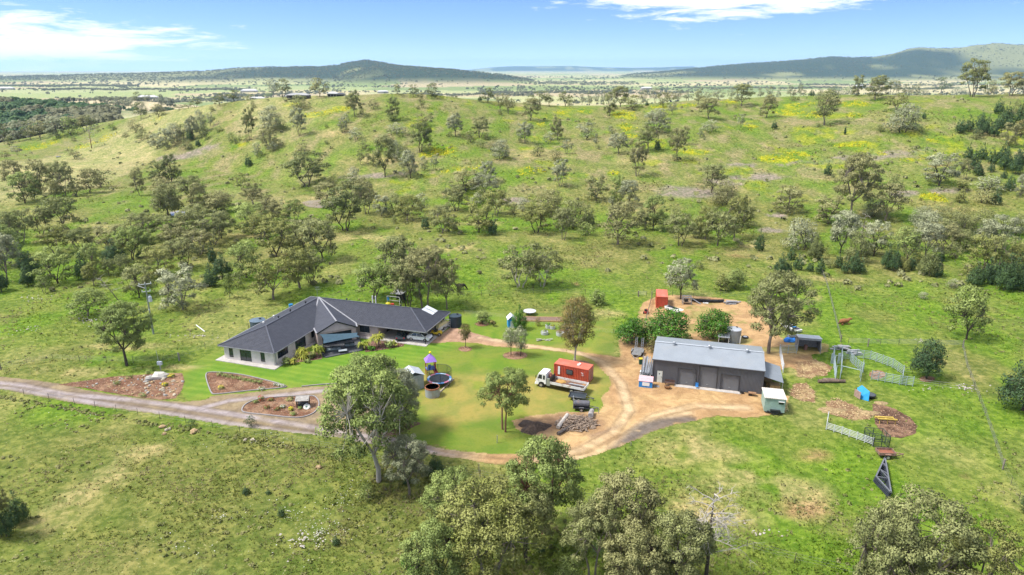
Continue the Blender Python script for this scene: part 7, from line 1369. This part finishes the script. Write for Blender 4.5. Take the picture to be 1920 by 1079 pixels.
# ------------------------------------------------------------------ garden corner behind the driveway
bh = thing('garden_hut', 'small bright blue garden hut with white pitched cover', 'hut', atz(953,616), .15); part('wall', MB().box((.75,.9,.85),(1.5,1.8,1.7)), paint('hut_blue', (.04,.28,.62)), bh); part('cover', MB().sheet([(-.15,-.1,1.75),(.75,-.1,2.6),(.75,1.95,2.6),(-.15,1.95,1.75)], .05).sheet([(.75,-.1,2.6),(1.65,-.1,1.75),(1.65,1.95,1.75),(.75,1.95,2.6)], .05), mat('white_cover', (.60,.64,.68), .6), bh); part('door', MB().box((.75,-.02,.75),(.6,.05,1.4)), WHT, bh)
tbd = thing('round_table', 'round pale table on the grass beside the conical tree', 'table', atz(993,590)); part('top', MB().cyl((0,0,.75),1.35,.07,24), mat('pale_table', (.48,.49,.50), .6), tbd); part('stem', MB().cyl((0,0,0),.12,.75,8), GALV, tbd)
for k, (x_, y_, r_5, lk, lab) in enumerate(((1021,627,.72,'grn','round corrugated garden tub nearest the two grey young gums'),(1028,615,.6,'lem','white garden tub with leafy vegetables beside the raised bed'),(1050,629,.75,'rust','round corrugated tub with brown plants'),(1062,615,.65,'grn','farther round tub beside the tall rusty-green gum'),(1036,617,.5,'palm','low tub heaped with pale plants'),(1068,628,.5,'gry','small tub behind the trunk of the tall rusty-green gum'))):
    o = thing('garden_tub', lab, 'planter', atz(x_, y_), 0, 'garden tubs'); part('tub', MB().tube([(0,0,j/6*.6) for j in range(7)],[r_5*(1+.03*(j%2)) for j in range(7)],18), mat('pale_corrugated', (.48,.49,.48), .5, .2, .15, 2), o)
    V_, T__ = clumpleaves([(0,0,.65)], [r_5*.9], [.5], 90, .14, .5); link('plants', crownmesh('plants', V_, T__, LM[lk]), o)
rb = thing('raised_bed', 'long raised garden bed edged with orange timber', 'garden bed', atz(1010,600), -.06); part('soil', MB().box((0,0,.15),(9.5,2.2,.2)), mat('bed_soil', (.20,.13,.10), .95, 0, .3, 4, .5), rb)
for d_, c_5 in (((9.7,.12,.3),(0,-1.15,.15)),((9.7,.12,.3),(0,1.15,.15)),((.12,2.3,.3),(-4.85,0,.15)),((.12,2.3,.3),(4.85,0,.15))): part('edging', MB().box(c_5, d_), mat('orange_edging', (.46,.29,.13), .8), rb)
slabs(1025,640,5,'pale boards lying on the grass below the garden tubs',1.5,.3,mat('pale_boards',(.40,.38,.33),.9),name='boards',dim=(1.6,.3,.05)); shrub(925,612,.6,1.5,'rust','orange-leaved shrub beside the blue garden hut','garden shrubs')
# ------------------------------------------------------------------ power pole and meter
pp = thing('power_pole', 'tall timber power pole with crossarms and transformer on the paddock', 'power pole', G(288,627)); PH = 10.3; part('pole', MB().tube([(0,0,-.3),(0,0,PH)],[.17,.12],10), mat('treated_pole', (.24,.27,.23), .85, 0, .2, 2), pp)
for z_, w_, a_5 in ((PH-.15,2.2,.5),(PH-1.6,1.5,.5)):
    ar = part('crossarm', MB().bar((-w_/2*math.cos(a_5),-w_/2*math.sin(a_5),z_),(w_/2*math.cos(a_5),w_/2*math.sin(a_5),z_),.14), mat('pale_arm', (.50,.52,.50), .6), pp)
    for s_ in (-.9,0,.9): part('insulator', MB().cyl((s_*w_/2*math.cos(a_5),s_*w_/2*math.sin(a_5),z_+.07),.07,.28,8), WHT, ar)
part('transformer', MB().cyl((.5,0,PH-3.6),.33,.95,12).blob((.5,0,PH-2.62),(.3,.3,.1),8,5,0).cyl((.4,0,PH-2.6),.06,.35,6).cyl((.6,0,PH-2.6),.06,.35,6), mat('transformer_grey', (.50,.54,.58), .4), pp); part('bracket', MB().bar((0,0,PH-3.2),(.35,0,PH-3.2),.1).bar((0,0,PH-3.6),(.3,0,PH-3.2),.07), GALV, pp); part('fuse_arm', MB().bar((0,0,PH-1.0),(-1.6,.2,PH-.5),.06), WHT, pp); part('plate', MB().box((0,-.18,PH-5.2),(.22,.03,.3)), WHT, pp)
mb_ = thing('meter_box', 'grey meter box on a post with thin mast above the rock garden', 'meter box', G(302,697)); part('post', MB().box((0,0,.7),(.12,.12,1.4)), GALV, mb_); part('box', MB().box((0,0,1.55),(.75,.35,.6)), paint('meter_grey', (.42,.46,.52)), mb_); part('mast', MB().tube([(-.15,0,1.8),(-.25,0,3.9)], .035, 5), GALV, mb_)
solo('fence_strainer', MB().tube([(0,0,-.2),(0,0,1.5)], .13, 8), GALV, 'pale strainer post at the kink of the netting fence', 'post', loc=G(336,677))
a, b = G(368,611), G(384,623); solo('white_pipe', MB().tube([(a.x,a.y,a.z+.15),(b.x,b.y,b.z+.12)], .09, 7), WHT, 'white pipe lying on the grass between the power pole and the house', 'pipe')
for k, (x_, y_, h_, l_) in enumerate(((932,831,1.2,'thin grey tap post on the lawn inside the road bend'),(898,886,1.3,'old timber post at the road fence above the lower wood'),(1183,836,.5,'short stake beside the dark edge of the driveway'))): solo('garden_post', MB().tube([(0,0,-.1),(.02,0,h_)], .06, 6), GALV if k == 0 else POSTW, l_, 'post', loc=G(x_, y_))
solo('tap_post', MB().tube([(0,0,0),(0,0,1.0)], .05, 6), GALV, 'short tap post at the round-topped trailer drawbar', 'post', loc=atz(1122,776))
# ------------------------------------------------------------------ garden beds: stones, kerbs, flowers, wishing well
def kerb(name, pxs, label, closed=True):
    o = thing(name, label, 'kerb', (0,0,0)); P2 = gp(pxs); n = len(P2)
    K_ = mat('pale_concrete_kerb', (.27,.25,.245), .85, 0, .12, 2)
    # smooth the outline, then lay it as cast lengths
    for _ in range(2):
        Q2 = []
        for i in range(n if closed else n-1): a, b = P2[i], P2[(i+1)%n]; Q2 += [(a[0]*.75+b[0]*.25, a[1]*.75+b[1]*.25), (a[0]*.25+b[0]*.75, a[1]*.25+b[1]*.75)]
        P2 = Q2; n = len(P2)
    rng = range(n if closed else n-1)
    for i in rng: a, b = P2[i], P2[(i+1)%n]; part('kerb_length', MB().bar((a[0],a[1],.09),(b[0],b[1],.09),.17,.15), K_, o)
    return o
kerb('bed_kerb', TRIBED, 'pale kerb round the pointed garden bed on the lawn'); kerb('bed_kerb', ISLBED, 'pale kerb round the island bed inside the driveway'); kerb('lawn_kerb', [(545,728),(600,722),(640,720),(662,724),(690,734)], 'pale kerb between the lawn and the driveway', False)
def rock(px, py, r, m, label, group, z=0, name='rock'):
    p = G(px, py); p.z += .04+z; return solo(name, MB().blob((0,0,r*.25),(r*R.uniform(.8,1.3),r*R.uniform(.6,1),r*R.uniform(.45,.7)),8,5,.28), m, label, 'rock', group, loc=p, rz=R.uniform(0,3))
RK = [mat('cream_rock', (.46,.40,.30), .9, 0, .2, 3, .3), mat('ochre_rock', (.40,.28,.15), .9, 0, .2, 3, .3), mat('grey_rock', (.36,.34,.31), .9, 0, .2, 3, .3)]
rock(299,709,1.25,mat('big_pale_rock',(.50,.47,.42),.9,0,.15,1.5,.4),'largest pale boulder at the top of the rock garden',None,name='boulder'); rock(282,712,.8,RK[2],'flat grey boulder beside the largest pale one',None,name='boulder')
n_ = 0
while n_ < 110:
    x_, y_ = R.uniform(150,345), R.uniform(702,750); p = atz(x_, y_)
    if sdist(np.array([p.x]), np.array([p.y]), gp(ROCKBED))[0] > -.4: continue
    n_ += 1; rock(x_, y_, R.uniform(.09,.24) if x_ < 270 else R.uniform(.12,.32), R.choice(RK), 'one of many loose cream and ochre stones scattered over the rock garden soil', 'loose stones of the rock garden')
for k, (x_, y_, r_6) in enumerate(((596,900-22,.0),(305,802,.45),(312,808,.35),(308,815,.35),(318,806,.3),(364,811,.5),(474,827,.42),(598,878,.45),(460,826,.25))):
    if r_6: rock(x_, y_, r_6, RK[k % 2], ['','ochre boulder, topmost of the group under the road fence','ochre boulder in the middle of the group under the road fence','lowest ochre boulder of the group under the road fence','small boulder at the side of the group under the road fence','single tall pale boulder under the road fence','rounded pale boulder among the wildflowers near the fence','round tan boulder in the paddock below the turning circle','small stone beside the rounded pale boulder'][k], None, name='boulder')
def flower(px, py, r, h, col, label, name='flowering_plant', n=110, grp='bed plants'):
    p = G(px, py); p.z += .03; o = thing(name, label, 'plant', p, 0, grp); V_, T__ = clumpleaves([(0,0,h*.5),(r*.3,0,h*.5)], [r,r*.7], [.5,.6], n//2, .10, h/r*.6); link('foliage', crownmesh('foliage', V_, T__, LM['grn']), o)
    if col: 
        key = 'fl%s' % (col,)
        if key not in LM: LM[key] = leafmat('petals', [tuple(c*.7 for c in col), col, col], .2)
        V_, T__ = clumpleaves([(0,0,h*.6)], [r*1.02], [.6], n//2, .09, h/r*.55, up=1.2, inner=.9); link('flowers', crownmesh('flowers', V_, T__, LM[key]), o)
YF, RF, WF = (.75,.62,.02), (.50,.04,.03), (.70,.68,.62)
flower(322,708,.55,.5,YF,'larger yellow-flowered plant beside the pale boulder in the rock garden'); flower(310,724,.5,.45,YF,'yellow-flowered plant lower down in the rock garden'); flower(219,723,.7,.8,None,'dark green tussock in the rock garden'); flower(242,709,.9,.4,None,'spreading bright green plant at the top of the rock garden'); flower(268,745,.7,.6,None,'low dark tussock near the road in the rock garden'); flower(279,705,.4,1.1,None,'wispy tall plant above the boulders')
flower(415,730,.55,.5,YF,'yellow-flowered plant in the pointed bed'); flower(490,708+24,.6,.4,WF,'white-flowered plant on the road edge of the pointed bed')
for k in range(9): flower(412+k*9.5, 704.5+k*1.9, R.uniform(.45,.75), R.uniform(.35,.6), None, f'{ordw(k+1)} green tussock in the row along the top of the pointed bed', 'border_tussock', 110, 'row of tussocks in the pointed bed')
for k, (x_, y_) in enumerate(((517,723),(524,724.5),(531,726))): flower(x_, y_, .4, .35, WF, f'{ordw(k+1)} white-flowered clump at the tip of the pointed bed')
flower(490,752,.5,.75,RF,'bright red-flowered plant at the top of the island bed'); flower(508,752,.55,.45,(.45,.10,.05),'dull red spreading plant at the top of the island bed'); flower(478,756,.6,.4,None,'green plant beside the red-flowered one'); flower(500,766,.5,.4,(.30,.08,.05),'dark red plant in the middle of the island bed'); flower(520,769,.5,.35,(.30,.10,.05),'second dark red plant in the island bed'); flower(546,770,.4,.45,YF,'orange-yellow flowered plant in the island bed'); flower(543,751,.8,.45,None,'broad olive plant at the top of the island bed'); flower(531,765,.5,.35,WF,'pale-leaved plant in the island bed'); flower(550,779,.5,.5,None,'dark tussock at the lower point of the island bed'); flower(563,767,.35,.35,None,'small green plant beside the round stone plaque')
ww = thing('wishing_well', 'weathered timber wishing well seat in the island bed', 'garden ornament', atz(569,762), .1); WTM = mat('weathered_grey_timber', (.36,.34,.31), .9, 0, .25, 3, .2)
for sx in (-.85,.85):
    for sy in (-.5,.5): part('post', MB().box((sx,sy,.7),(.14,.14,1.4)), mat('dark_post', (.06,.05,.045), .8), ww)
part('roof', MB().sheet([(-1.0,-.75,1.25),(1.0,-.75,1.25),(1.0,.1,1.7),(-1.0,.1,1.7)], .06).sheet([(-1.0,.1,1.7),(1.0,.1,1.7),(1.0,.8,1.3),(-1.0,.8,1.3)], .06), WTM, ww); part('base', MB().box((0,0,.3),(1.5,.9,.6)), mat('dark_base', (.04,.04,.038), .8), ww)
pq = thing('stone_plaque', 'round pale stone with a small dark emblem beside the wishing well', 'plaque', atz(576,765)); part('stone', MB().tube([(0,0,.05),(0,-.25,.35)],[.55,.5],14), mat('white_stone', (.56,.56,.52), .7), pq); part('emblem', MB().tube([(0,-.26,.36),(0,-.265,.37)],[.18,.18],5), mat('green_emblem', (.05,.14,.10), .7), pq)
# ------------------------------------------------------------------ ponds and creek
def pond(name, px, label, zoff=.05):
    P3 = [G(*q) for q in px]; z = max(p.z for p in P3)+.06; vs = [(p.x,p.y,z) for p in P3]; m = newmat('muddy_water'); t = NT(m); t.finish(t.mix(t.ramp(t.noise(.25, 3, .5, t.pos()), .4, .6), (.33,.27,.20,1), (.38,.33,.26,1)), .03, 0, t.noise(3, 2, .5, t.pos()), .06, .02, .9)
    o = struct(name, MB().add(vs, [tuple(range(len(vs)))]), m); return o
pond('pond', [(318,398),(330,396),(345,395),(362,397),(352,401),(336,405),(322,405)], ''); pond('pond', [(566,380),(580,377),(600,376),(618,378),(626,384),(618,388),(600,391),(580,389),(570,386)], '')
pond('pond', [(105,294),(114,293),(114,295),(105,296)], '')
# farmhouses on the ridge and sheds on the plain
def farm(px, D, w_, d_, h_, rm2, wm2, label, name='distant_farmhouse', rz=0, py=None):
    p = atY(px, py or 300, D); z = float(H(p.x, D)); o = thing(name, label, 'building', (p.x, D, z-.3), rz); part('wall', MB().box((0,0,h_/2),(w_,d_,h_)), wm2, o)
    part('roof', MB().add([(-w_/2-.4,-d_/2-.4,h_+.02),(w_/2+.4,-d_/2-.4,h_+.02),(w_/2+.4,d_/2+.4,h_+.02),(-w_/2-.4,d_/2+.4,h_+.02),(-w_/2+d_*.4,0,h_+d_*.22),(w_/2-d_*.4,0,h_+d_*.22)], [(3,2,1,0),(0,1,5,4),(1,2,5),(2,3,4,5),(3,0,4)]), rm2, o)
    for k in range(3): part('window', MB().box((-w_*.3+k*w_*.3,-d_/2-.03,h_*.55),(1.4,.08,1.2)), DKM, o)
WR = mat('pale_far_roof', (.55,.55,.54), .6); CRW = mat('far_wall', (.45,.42,.38), .8)
farm(571,428,13,6,1.7,mat('grey_far_roof',(.34,.34,.34),.6),mat('dark_far_wall',(.12,.10,.09),.8),'long low pale-roofed house behind the bushes on the hill crest')
farm(634,436,6,5,2.5,WR,CRW,'small white building where the crest grass meets the sky'); farm(648,432,5,4,2.1,mat('dark_far_roof',(.08,.08,.09),.5),CRW,'small dark-roofed hut at the highest part of the crest','distant_hut')
for k, (x_, D_, w_, l_) in enumerate(((482,2700,60,'cluster of white farm buildings below the timbered range'),(295,2100,55,'long pale shed on the plain past the dry knoll'),(495,2000,40,'white shed on the plain past the crest trees'),(560,2150,45,'pale farm roof on the plain behind the crest gums'),(1205,3000,50,'pale farm shed beyond the middle of the crest'),(725,2600,40,'small white farmhouse on the plain below the wooded hill'),(1590,3300,50,'white farm shed below the long blue range'),(40,3000,60,'pale homestead roofs in front of the far tree line'))): farm(x_, D_, w_, w_*.4, 7, WR, CRW, l_, 'distant_shed', .2)
# ------------------------------------------------------------------ the air: a closed box of thin haze round everything
hb = MB().box((0, 0, (360-39)/2), (62000, 62000, 360+39))
hm = newmat('air'); ht = NT(hm); pv = ht.n('ShaderNodeVolumePrincipled'); pv.inputs['Color'].default_value = (.42,.66,1,1); pv.inputs['Density'].default_value = 4.2e-5; pv.inputs['Anisotropy'].default_value = .2
ho = ht.n('ShaderNodeOutputMaterial'); ht.l(pv.outputs[0], ho.inputs['Volume'])
tag(link('haze', hb.mesh('haze', hm)), 'thin blue haze lying over the distant plain and ranges', 'haze', None, 'stuff')
